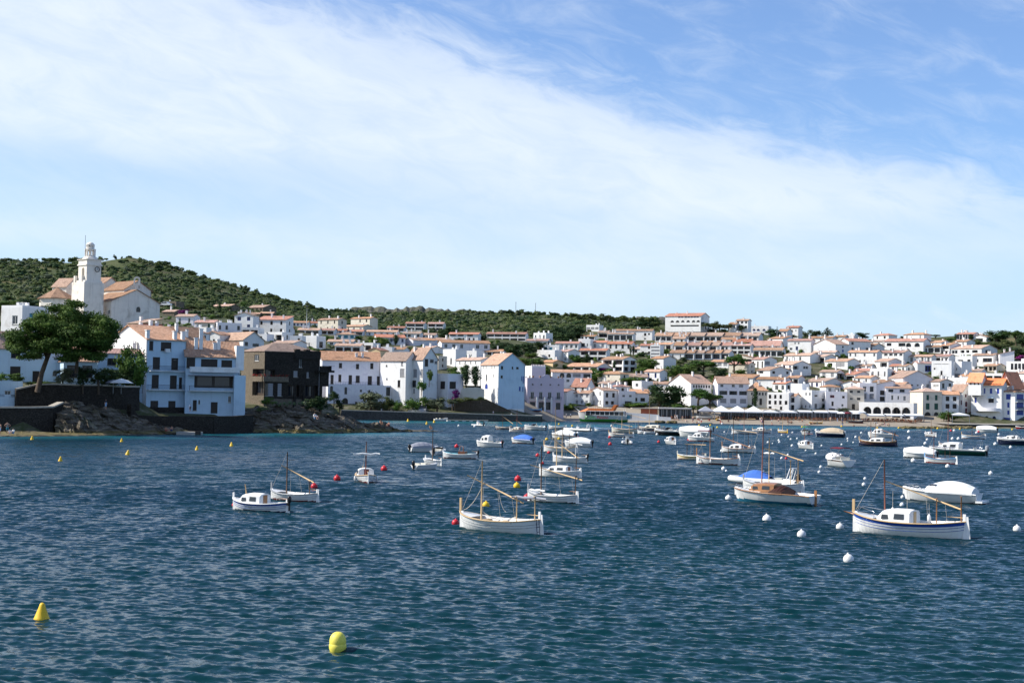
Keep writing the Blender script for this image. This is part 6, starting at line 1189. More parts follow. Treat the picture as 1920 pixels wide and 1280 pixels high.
def hull(L, B, fb, kind, main='white', strip=None, anti='oxide', bow_up=.35, stern_up=.15, deck=True, sole=.45, inner='inner'):
    """lofted hull, bow to +X. kind 'd' double-ended, 't' transom. returns (mesh builders, half-beam fn, sheer fn)"""
    n = 22
    def hb(u):                                          # u -1 stern .. 1 bow
        if kind == 'd': return B / 2 * max(0.0, 1 - abs(u) ** 2.6) ** .75
        return B / 2 * (max(0.0, 1 - max(0, (u + .25) / 1.25) ** 2.2) ** .8 if u > -.25 else 1 - .14 * ((-.25 - u) / .75))
    def sh(u): return fb * (1 + (bow_up * max(0, u) ** 2.2 + stern_up * max(0, -u) ** 2.2) / .6 * .6)
    def xr(u, t):                                       # rake of the ends
        return u * L / 2 * (1 - (1 - t) * (.10 if u > 0 else .05 if kind == 'd' else .02) * abs(u) ** 3)
    ts = [0, .16, .27, .35, .44, .60, .79, 1.0]
    us = [-1 + 2 * i / n for i in range(n + 1)]
    def pt(u, t, side):
        zk = -.32 * (1 - .7 * abs(u) ** 4); z = zk + (sh(u) - zk) * t; flare = t ** (.42 if kind == 'd' else .5)
        if kind == 't' and u > .3: flare = t ** (.5 + .9 * (u - .3))
        return (xr(u, t), side * hb(u) * flare, z)
    b = MB()
    for side in (-1, 1):
        for i in range(n):
            for j in range(len(ts) - 1):
                zc = pt((us[i] + us[i + 1]) / 2, (ts[j] + ts[j + 1]) / 2, 1)[2]
                m = 1 if zc < dict(teal=.26, oxide=.12, red=.14, black=.12).get(anti, .07) else 2 if strip and j == len(ts) - 2 else 0
                q_ = [pt(us[i], ts[j], side), pt(us[i + 1], ts[j], side), pt(us[i + 1], ts[j + 1], side), pt(us[i], ts[j + 1], side)]
                b.face(q_ if side < 0 else q_[::-1], m, True)
    if kind == 't':
        for j in range(len(ts) - 1): b.face([pt(-1, ts[j], -1), pt(-1, ts[j + 1], -1), pt(-1, ts[j + 1], 1), pt(-1, ts[j], 1)], 1 if j < 2 else 0)
    dk = MB(); w = .07                                   # gunwale capping, inside and sole (or a deck)
    for i in range(n):
        u0, u1 = us[i], us[i + 1]
        for side in (-1, 1):
            f = lambda u, inn, z: (xr(u, 1), side * max(0, hb(u) - inn), z)
            z0, z1 = sh(u0), sh(u1); q_ = [f(u0, 0, z0 + .005), f(u1, 0, z1 + .005), f(u1, w, z1 + .005), f(u0, w, z0 + .005)]; dk.face(q_ if side > 0 else q_[::-1], 0)
            zs0, zs1 = max(.05, z0 - sole), max(.05, z1 - sole)
            def g(u, zz):                                # inside skin follows the hull shape
                zk = -.32 * (1 - .7 * abs(u) ** 4); tt = min(1, max(.02, (zz - zk) / (sh(u) - zk))); wy = abs(pt(u, tt, 1)[1]) - w - .03
                return (xr(u, 1) * .985, side * max(0, wy), zz)
            zm0, zm1 = (z0 + zs0) / 2, (z1 + zs1) / 2
            q_ = [f(u0, w, z0 + .005), f(u1, w, z1 + .005), g(u1, zm1), g(u0, zm0)]; dk.face(q_ if side > 0 else q_[::-1], 1)
            q_ = [g(u0, zm0), g(u1, zm1), g(u1, zs1), g(u0, zs0)]; dk.face(q_ if side > 0 else q_[::-1], 1)
            q_ = [g(u0, zs0), g(u1, zs1), (xr(u1, 1) * .985, 0, zs1), (xr(u0, 1) * .985, 0, zs0)]; dk.face(q_ if side > 0 else q_[::-1], 1)
    return b, dk, hb, sh, xr
def boat(name, x, y, head, label, cat='boat'):
    p = on_sea(x, y); beta = math.atan((x - 960) / F)
    t = thing(name, label, cat, (p.x, p.y, 0), R(head) - beta, 'boats moored in the bay'); BOATS.append((t, x, y)); return t
BOATS = []
def put_hull(t, L, B, fb, kind, main, strip, anti, rail, sole=.45, inner='inner', **k):
    b, dk, hb, sh, xr = hull(L, B, fb, kind, main, strip, anti, sole=sole, **k)
    h = b.build('hull', [PT[main], PT[anti], PT[strip or main]], t); dk.build('deck', [PT[rail], PT[inner]], t)
    r = MB(); us = [-1 + 2 * i / 20 for i in range(21)]
    for side in (-1, 1): r.tube([(xr(u, 1), side * (hb(u) + .01), sh(u) - .04) for u in us], .045, 5)
    r.build('rub_rail', PT[rail], h)
    if kind == 'd':
        r = MB()
        for tt in (.55, .70):
            for side in (-1, 1): r.tube([(xr(u, tt), side * (hb(u) * tt ** .42 + .004), -.32 * (1 - .7 * abs(u) ** 4) * (1 - tt) + sh(u) * tt) for u in us], .016, 4)
        r.build('strake', PT['grey'] if not strip else PT[strip], h)
    return h, hb, sh, xr
def outboard(t, x, z, big=1.0, col='black'):
    o = thing_part('outboard_engine', t, (x, 0, z)); b = MB(); s = big
    b.lathe([(0, .62 * s), (.14 * s, .6 * s), (.2 * s, .45 * s), (.2 * s, .12 * s), (.13 * s, 0)], 8); b.build('cowling', PT[col], o)
    b = MB(); b.box(-.07 * s, -.06 * s, -.75 * s, .07 * s, .06 * s, .02 * s); b.box(.0, -.12 * s, -.25 * s, .22 * s, .12 * s, .0); b.build('leg', PT['black'], o)
def thing_part(name, t, loc=(0, 0, 0)):
    o = bpy.data.objects.new(name, None); o.empty_display_size = .2; link(o, t); o.location = loc; return o
def spar(t, name, a, b, r0, r1, m):
    q_ = MB(); a, b = Vector(a), Vector(b); q_.tube([a, a.lerp(b, .5), b], [r0, (r0 + r1) / 2, r1], 7); return q_.build(name, PT[m], t)
def line(t, pts, sag=0.0, r=.018, name='rope'):
    q_ = MB(); P = []
    for i in range(len(pts) - 1):
        a, b = Vector(pts[i]), Vector(pts[i + 1])
        for k in range(6): f = k / 6; P.append(a.lerp(b, f) - Vector((0, 0, sag * 4 * f * (1 - f))))
    P.append(Vector(pts[-1])); q_.tube(P, r, 4); return q_.build(name, PT['rope'], t)
def cabin(t, x0, x1, w, z0, h, m='white', wm='tint', nwin=2, door='brown', curved=.12, taper=.8, name='cabin'):
    """trunk cabin from x0 (aft) to x1 (forward) with side windows and an aft door"""
    b = MB(); n = 6; xs = [x0, x0 + (x1 - x0) * .12, x0 + (x1 - x0) * .5, x0 + (x1 - x0) * .85, x1]; ws = [w, w, w, w * .9, w * taper]; hs = [h * .97, h, h * 1.0, h * .86, h * .45]
    pr = [(-1, 0), (-.93, .85), (-.7, 1.0), (0, 1 + curved), (.7, 1.0), (.93, .85), (1, 0)]
    rings = [[(xs[i], p[0] * ws[i] / 2, z0 + p[1] * hs[i]) for p in pr] for i in range(5)]
    for i in range(4):
        for j in range(6): b.face([rings[i][j], rings[i + 1][j], rings[i + 1][j + 1], rings[i][j + 1]], 0, True)
    b.face(rings[0]); b.face(rings[4][::-1]); o = b.build(name, PT[m], t)
    for side in (-1, 1):
        for k in range(nwin):
            f0, f1 = .12 + .76 * k / nwin + .04, .12 + .76 * (k + 1) / nwin - .04; a, c = x0 + (x1 - x0) * f0, x0 + (x1 - x0) * f1; hh = h * (.86 if f1 > .8 else 1)
            yy = side * (w / 2 * .985 + .012) * (.95 if f1 > .8 else 1); q_ = MB(); y2 = yy - side * w * .02
            q_.face([(a, yy, z0 + hh * .34), (c, yy, z0 + hh * .34), (c - .05, y2, z0 + hh * .76), (a, y2, z0 + hh * .76)][::side]); q_.build('window', PT[wm], o)
    if door:
        q_ = MB(); q_.box(x0 - .03, -.26, z0 + .02, x0 + .01, .22, z0 + h * .92); q_.build('door', PT[door], o)
    return o
def bimini(t, x0, x1, w, z0, h, m):
    b = MB(); n = 6; 
    for i in range(n):
        a0, a1 = -1 + 2 * i / n, -1 + 2 * (i + 1) / n; f = lambda a: (a * w / 2, z0 + h + .14 * (1 - a * a))
        (ya, za), (yb, zb) = f(a0), f(a1); b.face([(x0, ya, za), (x1, ya, za), (x1, yb, zb), (x0, yb, zb)], 0, True); b.face([(x0, ya, za - .06), (x0, yb, zb - .06), (x1, yb, zb - .06), (x1, ya, za - .06)], 0, True)
        b.face([(x0, ya, za), (x0, yb, zb), (x0, yb, zb - .06), (x0, ya, za - .06)]); b.face([(x1, ya, za), (x1, ya, za - .06), (x1, yb, zb - .06), (x1, yb, zb)])
    o = b.build('bimini', PT[m], t); r = MB()
    for s in (-1, 1):
        for xx in (x0, x1): r.tube([((x0 + x1) / 2, s * w / 2, z0), (xx, s * w / 2, z0 + h)], .025, 5)
    r.build('frame', PT['steel'], o); return o
def cover(t, L, hb, sh, xr, u0, u1, h, m, name='boat_cover'):
    """tarpaulin stretched over the boat with a ridge"""
    b = MB(); n = 14; us = [u0 + (u1 - u0) * i / n for i in range(n + 1)]; rings = []
    for i, u in enumerate(us):
        f = math.sin(math.pi * min(1, max(0, (i / n) * .8 + .12))) ** .6; zr = sh(u) + h * f; hw = hb(u) + .05; k = .04 * math.sin(i * 2.1)
        rings.append([(xr(u, 1), -hw, sh(u) - .12), (xr(u, 1), -hw * .95, sh(u) + .05 + h * f * .25), (xr(u, 1), -hw * .5, sh(u) + h * f * .78 + k), (xr(u, 1), 0, zr), (xr(u, 1), hw * .5, sh(u) + h * f * .78 - k), (xr(u, 1), hw * .95, sh(u) + .05 + h * f * .25), (xr(u, 1), hw, sh(u) - .12)])
    for i in range(n):
        for j in range(6): b.face([rings[i][j], rings[i + 1][j], rings[i + 1][j + 1], rings[i][j + 1]], 0, True)
    b.face(rings[0]); b.face(rings[-1][::-1]); return b.build(name, PT[m] if m in PT else M[m], t)
def llaut(x, y, head, L, label, main='white', strip=None, anti='oxide', rail='wpale', mast=None, yard=None, crutch=(), cab=None, rudder=True, stem=.5, roll=None, ob=False, mast2=None, B=None, fb=None, inner='inner', ropes=True, door='brown', fenders=()):
    t = boat('llaut', x, y, head, label); B = B or L * .36; fb = fb or L * .12
    h, hb, sh, xr = put_hull(t, L, B, fb, 'd', main, strip, anti, rail, sole=fb * .75, inner=inner, bow_up=.5, stern_up=.28)
    b = MB(); e = L / 2; b.box(e * .90 - .0, -.05, -.2, e * .985, .05, sh(1) + .0, 1); b.box(e * .955, -.055, sh(1) - .06, e * 1.0, .055, sh(1) + stem); b.build('stem_post', [PT[rail if stem > .3 else main], PT[main]], t)
    b = MB(); b.box(-e * 1.0, -.05, -.3, -e * .95, .05, sh(-1) + stem * .55); b.build('stern_post', PT[main], t)
    if rudder: b = MB(); b.face([(-e * 1.0, .03, -.35), (-e * 1.085, .03, -.35), (-e * 1.04, .03, sh(-1) + .28), (-e * 1.0, .03, sh(-1) + .28)]); b.face([(-e * 1.0, -.03, -.35), (-e * 1.0, -.03, sh(-1) + .28), (-e * 1.04, -.03, sh(-1) + .28), (-e * 1.085, -.03, -.35)]); b.face([(-e * 1.085, -.03, -.35), (-e * 1.04, -.03, sh(-1) + .28), (-e * 1.04, .03, sh(-1) + .28), (-e * 1.085, .03, -.35)]); b.face([(-e * 1.04, -.03, sh(-1) + .28), (-e, -.03, sh(-1) + .28), (-e, .03, sh(-1) + .28), (-e * 1.04, .03, sh(-1) + .28)]); b.build('rudder', PT[main], t); spar(t, 'tiller', (-e * 1.0, 0, sh(-1) + .2), (-e * .68, .05, sh(-.8) + .32), .03, .022, rail if rail in ('wood', 'wpale') else 'wood')
    if not cab:
        for u in (-.45, 0.02, .42): b = MB(); b.box(xr(u, 1) - .12, -hb(u) + .09, sh(u) - .2, xr(u, 1) + .12, hb(u) - .09, sh(u) - .15); b.build('thwart', PT[rail if rail != 'wdark' else 'wood'] if u else PT['inner'], t)
    else:
        u0, u1, ch, cm = cab; cabin(t, xr(u0, 1), xr(u1, 1), min(hb(u0), hb(u1 * .6)) * 1.7, sh(0) - .12, ch, cm, door=door)
    b = MB(); u = .78                                     # short foredeck
    for side in (-1, 1):
        for i in range(5):
            a0, a1 = .55 + .42 * i / 5, .55 + .42 * (i + 1) / 5; q_ = [(xr(a0, 1), side * max(0, hb(a0) - .06), sh(a0) - .03), (xr(a1, 1), side * max(0, hb(a1) - .06), sh(a1) - .03), (xr(a1, 1), 0, sh(a1) + .0), (xr(a0, 1), 0, sh(a0) + .0)]; b.face(q_ if side > 0 else q_[::-1])
    b.build('foredeck', PT[inner], t)
    if mast:
        u, hh, mm = mast[:3]; tp = (xr(u, 1) + (mast[3] if len(mast) > 3 else 0), 0, sh(u) + hh); spar(t, 'mast', (xr(u, 1), 0, .1), tp, .065, .04, mm)
        if ropes: line(t, [tp, (xr(.93, 1), 0, sh(.9) + .2)], 0, .012, 'forestay')
    if mast2: u, hh, mm = mast2[:3]; spar(t, 'mizzen_mast', (xr(u, 1), .1, .1), (xr(u, 1) + (mast2[3] if len(mast2) > 3 else 0), .1, sh(u) + hh), .055, .035, mm)
    if yard:
        u0, z0, u1, z1, mm = yard; a, c = Vector((u0 * L / 2, -.14, sh(0) + z0)), Vector((u1 * L / 2, -.14, sh(0) + z1)); spar(t, 'yard', a, c, .04, .055, mm)
        if ropes:
            for f in (.3, .55, .8): p = a.lerp(c, f); line(t, [p, (p.x, -.1 - .4 * (f > .4), sh(0) + .1)], 0, .011, 'halyard')
    for u, hh, mm in crutch: spar(t, 'crutch', (xr(u, 1), 0, .15), (xr(u, 1), 0, sh(u) + hh), .045, .04, mm); b = MB(); b.box(xr(u, 1) - .04, -.16, sh(u) + hh - .02, xr(u, 1) + .04, .16, sh(u) + hh + .05); b.build('crutch_head', PT[mm], t)
    if roll:                                              # rolled awning lying fore-and-aft on the crutches or athwart
        u0, u1, z, mm, ath = roll; q_ = MB(); rr = [.07, .1, .085, .11, .09, .1, .06]
        if ath: q_.tube([(xr(u0, 1), -u1 + 2 * u1 * k / 6, sh(0) + z + .05 * math.sin(k * 2)) for k in range(7)], rr, 7)
        else: q_.tube([(L / 2 * (u0 + (u1 - u0) * k / 6), .02 * math.sin(k * 3), sh(0) + z + .03 * math.sin(k * 2)) for k in range(7)], rr, 7)
        q_.build('rolled_awning', M['canvasg'] if mm == 'grey' else M['canvas'], t)
    if ob: outboard(t, -L / 2 - .15, sh(-1) - .05, .8)
    for u, side in fenders: q_ = MB(); q_.lathe([(0, .55), (.05, .5), (.11, .4), (.11, .1), (0, 0)], 8, (xr(u, 1), side * (hb(u) + .12), sh(u) - .6)); q_.build('fender', PT['white'], t)
    return t, hb, sh, xr
def motor(x, y, head, L, label, main='white', strip=None, anti='navy', cov=None, bim=None, shield=True, eng=1.0, cab=None, seat=True, arch=False, rail='white', engcol='black', fb=None):
    t = boat('motorboat', x, y, head, label); B = L * .38; fb = fb or L * .155
    h, hb, sh, xr = put_hull(t, L, B, fb, 't', main, strip, anti, rail, sole=fb * .7, bow_up=.25, stern_up=-.1)
    b = MB(); n = 8                                       # foredeck
    for side in (-1, 1):
        for i in range(n):
            a0, a1 = .2 + .78 * i / n, .2 + .78 * (i + 1) / n; q_ = [(xr(a0, 1), side * max(0, hb(a0) - .05), sh(a0) + .01), (xr(a1, 1), side * max(0, hb(a1) - .05), sh(a1) + .01), (xr(a1, 1), 0, sh(a1) + .07), (xr(a0, 1), 0, sh(a0) + .12)]; b.face(q_ if side > 0 else q_[::-1], 0, True)
    b.build('foredeck', PT['white'], t)
    if cov: cover(t, L, hb, sh, xr, -.96, .62 if cov[1] < 2 else .95, L * .17, cov[0])
    else:
        if shield:
            b = MB(); z = sh(.2) + .1; w = hb(.2) * .86; P = [(xr(.12, 1), -w, z), (xr(.32, 1), -w * .55, z), (xr(.32, 1), w * .55, z), (xr(.12, 1), w, z)]; T = [(p[0] - L * .06, p[1] * .9, p[2] + L * .075) for p in P]
            for i in range(3): b.face([P[i], P[i + 1], T[i + 1], T[i]]); b.face([P[i + 1], P[i], T[i], T[i + 1]])
            o = b.build('windscreen', PT['tint'], t); r = MB(); r.tube(T, .025, 5); r.build('frame', PT['steel'], o)
        if seat:
            for u in (-.05, -.55): b = MB(); b.box(xr(u, 1) - .25, -hb(u) * .62, fb * .35, xr(u, 1) + .2, hb(u) * .62, fb * .8); b.box(xr(u, 1) - .33, -hb(u) * .62, fb * .5, xr(u, 1) - .25, hb(u) * .62, fb * 1.3); b.build('seat', PT['cream'], t)
        if cab: cabin(t, xr(-.1, 1), xr(.55, 1), hb(0) * 1.5, sh(0) - .03, cab[0], cab[1], nwin=2, door=None)
    if bim: bimini(t, xr(-.75, 1), xr(.15, 1), hb(0) * 1.7, sh(0), L * (.23 if L > 4.5 else .28), bim)
    if arch:
        b = MB(); 
        for k in (0, .35): b.tube([(xr(-.7, 1) - k, -hb(-.7) * .9, sh(-.7)), (xr(-.78, 1) - k * .6, -hb(-.7) * .75, sh(-.7) + L * .17), (xr(-.78, 1) - k * .6, hb(-.7) * .75, sh(-.7) + L * .17), (xr(-.7, 1) - k, hb(-.7) * .9, sh(-.7))], .03, 5)
        b.build('arch', PT['steel'], t)
    b = MB()
    for side in (-1, 1): b.tube([(xr(u, 1), side * max(.02, hb(u) - .1), sh(u) + (.3 if .45 < u < .97 else .02)) for u in (.38, .46, .6, .75, .88, .96)], .016, 4)
    b.build('bow_rail', PT['steel'], t)
    if eng: outboard(t, -L / 2 - .12, fb * .75, eng, engcol)
    return t, hb, sh, xr
def rib(x, y, head, L, label, cov=None, dark=None, eng=1.0, arch=False):
    t = boat('inflatable_boat', x, y, head, label); B = L * .40; r = L * .045; z = r * 1.25; P = []
    for k in range(15): f = k / 14; a = -math.pi / 2 + math.pi * f; P.append((L * .22 + L * .28 * math.cos(a), B / 2 * .86 * math.sin(a) * (1 if abs(a) > 1.2 else 1), z + .18 * max(0, math.cos(a)) * L * .12))
    P = [(-L / 2, -B / 2 * .86, z)] + P + [(-L / 2, B / 2 * .86, z)]; b = MB(); b.tube(P, [r * .6] + [r] * 15 + [r * .6], 10); b.build('tube', PT['tube'], t)
    b = MB(); b.box(-L * .46, -B * .36, .02, L * .30, B * .36, .2); b.face([(L * .30, -B * .36, .2), (L * .46, 0, .35), (L * .30, B * .36, .2)]); b.face([(L * .30, -B * .36, .02), (L * .30, -B * .36, .2), (L * .46, 0, .35)]); b.face([(L * .30, B * .36, .2), (L * .30, B * .36, .02), (L * .46, 0, .35)]); b.build('hull', PT['grey'], t)
    b = MB(); b.box(-.35, -.35, .2, .25, .35, 1.1); b.box(.05, -.33, 1.1, .1, .33, 1.45); b.build('console', PT['white'], t)
    b = MB(); b.box(-L * .28, -.4, .2, -L * .18, .4, .75); b.build('seat', PT['cream'], t)
    if cov: 
        q_ = MB(); 
        n = 8
        for i in range(n):
            for j in range(6):
                f = lambda i, j: (-L * .1 + L * .5 * i / n, B * .46 * (-1 + 2 * j / 6), z + r * .8 + L * .12 * math.sin(math.pi * min(1, (i + .8) / (n + .8))) * (1 - abs(-1 + 2 * j / 6) ** 2.5))
                q_.face([f(i, j), f(i + 1, j), f(i + 1, j + 1), f(i, j + 1)], 0, True)
        q_.build('boat_cover', PT[cov], t)
    if dark: bimini(t, -L * .2, L * .1, B * .8, .5, L * .26, dark)
    if arch: b = MB(); b.tube([(-L * .4, -B * .4, z), (-L * .46, -B * .33, z + L * .2), (-L * .46, B * .33, z + L * .2), (-L * .4, B * .4, z)], .05, 6); b.tube([(-L * .36, -B * .4, z), (-L * .42, -B * .33, z + L * .2), (-L * .42, B * .33, z + L * .2), (-L * .36, B * .4, z)], .05, 6); b.build('arch', PT['white'], t)
    if eng: outboard(t, -L / 2 - .05, .45, eng)
    return t
# ------------------------------------------------------------------ the moored fleet
# nearest boats
llaut(487, 957, 143, 5.0, 'white cabin boat with navy stripe and short wooden mast at left', strip='blue', anti='navy', rail='white', mast=(.42, 1.25, 'wpale', .35), cab=(-.18, .62, .75, 'white'), door='wood', stem=.35, ob=True, ropes=False)
llaut(551, 938, 140, 4.9, 'open white boat with black mast behind the navy-striped cabin boat', anti='oxide', rail='grey', mast=(.32, 3.3, 'wdark'), yard=(.62, 2.2, -.78, .95, 'wpale'), crutch=((-.66, .95, 'wdark'),), stem=.5)
llaut(685, 902, 96, 5.4, 'white boat seen from astern with red cabin doors and rolled awning', anti='oxide', rail='wpale', mast=(-.1, 3.3, 'wred'), mast2=(-.35, 1.9, 'wred', .1), cab=(-.25, .55, .75, 'white'), door='oxide', roll=(-.3, 1.3, 2.1, 'white', True), stem=.4, fenders=((-.2, -1), (-.2, 1)), rudder=True)
h4 = llaut(936, 995, 146, 6.4, 'white open boat with tall pale mast, long yard and furled grey awning', anti='white', rail='wpale', mast=(.45, 3.7, 'wpale'), yard=(.86, 2.75, -.55, 1.15, 'wpale'), crutch=((-.42, 1.5, 'wpale'), (-.86, 1.45, 'wpale')), roll=(-.30, -1.12, 1.52, 'grey', False), stem=.85, B=2.3, ropes=True)
t4 = h4[0]; line(t4, [(1.4, -.1, 3.0), (2.9, 0, 1.2)], .35, .02); line(t4, [(.2, -.14, 2.6), (-.3, -.3, 1.25)], .3, .02); line(t4, [(1.4, 0, 1.2), (-1.3, 0, 1.0)], .35, .03, 'lashed_spar')
b_ = MB()
for s_ in (-.16, .16): b_.tube([(-3.35, s_ + .45, -.3), (-3.25, s_ + .45, 1.0)], .025, 5)
for k_ in range(4): b_.tube([(-3.33, .29, -.1 + .3 * k_), (-3.33, .61, -.1 + .3 * k_)], .02, 4)
b_.build('boarding_ladder', PT['navy'], t4)
llaut(1035, 941, 146, 5.0, 'white open boat with dark brown mast behind the pale-masted boat', strip=None, anti='black', rail='grey', mast=(.45, 4.0, 'wdark'), yard=(.95, 2.4, -1.15, 1.35, 'wpale'), crutch=((-.93, 1.5, 'wdark'),), roll=(.95, .3, .3, 'white', False), stem=.5, B=1.8)
wc = motor(1451, 943, 154, 7.6, 'long white launch with varnished wooden cabin and blue bottom', anti='teal', rail='wood', shield=False, seat=False, eng=0, fb=.95)
cabin(wc[0], -.4, 2.0, 1.9, .95, .72, 'wood', nwin=2, door=None); cover(wc[0], 7.6, wc[1], wc[2], wc[3], -.36, -.04, .62, 'hood', 'spray_hood'); b_ = MB(); b_.box(-3.95, -.04, -.3, -3.72, .04, 1.3); b_.build('rudder', PT['wood'], wc[0])
h45 = llaut(1702, 1003, 160, 7.8, 'large white cabin boat with royal blue stripe and tall reddish mast at right', strip='blue', anti='white', rail='wpale', mast=(.40, 4.0, 'wred', .1), yard=(.42, 2.6, -.90, 1.0, 'wpale'), crutch=((-.50, 1.55, 'wood'), (-.92, 1.6, 'wood')), cab=(-.12, .48, .85, 'white'), door='wpale', stem=.8, B=2.6)
t45 = h45[0]
for xx in (1.1, -1.4):
    q_ = MB(); q_.lathe([(0, .62), (.04, .58), (.13, .45), (.13, .12), (0, 0)], 8, (xx, -.14, 1.2 if xx > 0 else .9)); q_.build('fender', PT['white'], t45); line(t45, [(xx, -.14, 2.9 if xx > 0 else 2.2), (xx, -.14, 1.7 if xx > 0 else 1.4)], 0, .012)
b_ = MB()
for s_ in (-1, 1): b_.tube([(2.0, s_ * .95, 1.0), (2.0, s_ * .95, 1.5), (3.3, s_ * .3, 1.75), (3.6, 0, 1.3)], .02, 5)
b_.build('pulpit', PT['steel'], t45); spar(t45, 'bowsprit', (3.6, .1, 1.15), (4.5, .1, 1.35), .05, .035, 'wood')
h46 = motor(1763, 940, 163, 6.9, 'sleek white speedboat under a white cover behind the blue-striped boat', anti='navy', strip=None, cov=None, shield=True, seat=False, eng=0, fb=.95); cover(h46[0], 6.9, h46[1], h46[2], h46[3], -.9, .30, .95, 'canvas')
b_ = MB(); b_.box(-4.0, -1.1, .12, -3.4, 1.1, .28); b_.build('swim_platform', PT['white'], h46[0])
rib(1432, 908, 166, 7.0, 'big white inflatable with blue cover behind the wooden cabin launch', cov='bcanvas', eng=1.3, arch=True)
llaut(1448, 921, 156, 6.2, 'white boat between the launch and big inflatable, with very tall red mast', rail='grey', mast=(.36, 6.6, 'wred', -.15), mast2=(.1, 4.4, 'wpale'), yard=(.35, 3.4, -1.0, 2.3, 'wpale'), crutch=((-.6, 2.2, 'wpale'), (-.85, 2.2, 'wpale')), stem=.4, B=2.2, roll=(-.05, .3, 2.9, 'white', False))
# left-centre cluster
motor(798, 879, 42, 3.6, 'small round open white dinghy with black outboard, nearest of left cluster', shield=False, anti='white', fb=.55)
llaut(812, 871, 115, 4.6, 'white open boat with thin dark mast behind the small white dinghy', rail='white', mast=(.1, 4.2, 'wdark'), stem=.3, anti='white', ropes=False)
motor(795, 847, 25, 4.6, 'small white motorboat under grey cover, leftmost of left cluster', cov=('canvasg', 1), anti='navy')
motor(823, 852, 70, 4.2, 'white outboard boat just right of the grey-covered motorboat', shield=True, anti='white')
t_ = llaut(862, 859, 160, 5.0, 'open boat with turquoise interior and brown wooden gear, red buoy behind', inner='turq', rail='white', stem=.3, ob=True, anti='oxide')[0]
b_ = MB(); b_.box(-.9, -.5, .3, .1, .5, .95); b_.tube([(-.6, .3, .8), (-.6, .3, 1.6), (-.2, .3, 1.7), (.0, .2, 1.0)], .06, 5); b_.build('wooden_gear', PT['brown'], t_)
motor(917, 837, 148, 5.0, 'white cabin motorboat with tall steel frame and black outboard', cab=(1.05, 'white'), arch=True, shield=False, anti='white')
motor(979, 831, 140, 5.0, 'white motorboat under bright blue cover right of cabin motorboat', cov=('bcanvas', 1), anti='oxide')
# centre column
motor(1057, 822, 150, 5.6, 'motorboat under peaked white tarpaulin with dark stern, centre', cov=('canvas', 1), anti='navy', main='white'); motor(1084, 837, 160, 5.0, 'low motorboat under white cover, below the peaked tarpaulin boat', cov=('canvas', 1), anti='white')
llaut(1050, 847, 152, 5.8, 'white boat with tall pale mast in centre column, second row', mast=(.3, 6.2, 'wpale'), rail='wpale', stem=.7, anti='navy', crutch=((-.55, 2.0, 'wdark'), (-.2, 2.0, 'wdark')), yard=(.6, 1.9, -.9, 1.8, 'wdark'))
llaut(1068, 866, 150, 5.2, 'white boat with outboard and white yard in centre column', mast=(.45, 3.8, 'wpale'), rail='white', ob=True, stem=.3, anti='white', crutch=((-.35, 1.9, 'white'),), yard=(.8, 2.1, -.7, 1.7, 'white'))
llaut(1049, 893, 150, 5.2, 'white cabin boat with navy window band behind the brown-masted boat', strip=None, rail='white', mast=(.15, 4.6, 'wpale'), cab=(-.45, .5, .65, 'white'), stem=.35, anti='white', yard=(.5, 3.6, -.9, 1.4, 'wpale'), crutch=((-.8, 1.7, 'wdark'),))
# far row near the quay and tour boat
llaut(944, 805, 150, 4.6, 'dark-hulled boat with mast nearest the quay end', main='navy', strip='white', rail='wpale', mast=(.1, 4.2, 'wdark'), yard=(.3, 2.8, -1.1, .9, 'wpale'), stem=.3, ropes=False)
llaut(969, 809, 140, 4.6, 'white and wood boat with red mast beside the dark-hulled boat', rail='wood', mast=(.0, 4.6, 'wred'), yard=(.3, 2.2, -.6, 1.2, 'wood'), cab=(-.4, .4, .6, 'cream'), stem=.3, ropes=False)
motor(1003, 806, 150, 6.0, 'white motorboat with steel arch, third along from quay end', arch=True, bim=None, anti='navy'); llaut(1045, 804, 152, 5.0, 'white boat with small blue canopy flag before the beach', rail='white', mast=(.2, 2.2, 'wpale'), stem=.3, ropes=False)
rib(1083, 808, 160, 6.6, 'white inflatable with hooped arch in front of the grey beach', arch=True, eng=.9)
llaut(1134, 808, 172, 5.2, 'small white rowing boat with two sky blue stripes', strip='sky', anti='sky', rail='sky', stem=.45, rudder=False); llaut(1174, 811, 160, 7.4, 'cream and wood boat with two long yards in front of tour boat', main='cream', rail='wood', mast=(.3, 4.2, 'wpale'), yard=(.3, 3.6, -1.3, 2.6, 'wpale'), crutch=((-.8, 1.8, 'wood'),), stem=.5)
llaut(1164, 819, 160, 5.6, 'white open boat just before the cream and wood boat', rail='wpale', stem=.5, yard=(.8, 2.4, -.9, 1.6, 'wpale'), crutch=((-.7, 1.7, 'wpale'),)); rib(1176, 832, 92, 4.8, 'grey inflatable seen from astern with dark canopy', dark='navy')
llaut(1222, 808, 156, 7.0, 'dark-hulled sailing boat with white cover and two masts', main='navy', strip='white', rail='wpale', mast=(.2, 8.5, 'wpale'), mast2=(-.45, 7.5, 'wdark'), cab=(-.55, .45, .7, 'canvas_'), stem=.3, ropes=False) if False else llaut(1222, 808, 156, 7.0, 'dark-hulled sailing boat with cream cabin and two masts', main='navy', strip='white', rail='wpale', mast=(.2, 8.0, 'wpale'), mast2=(-.45, 7.0, 'wdark'), cab=(-.6, .5, .8, 'cream'), stem=.3, ropes=False)
llaut(1212, 813, 160, 4.4, 'small white hull moored just before the two-masted sailing boat', rail='white', stem=.2); motor(1254, 816, 152, 7.4, 'black and white speedboat with blue trim and raised white engine', main='black', strip='white', anti='black', engcol='white', eng=1.6, arch=True)
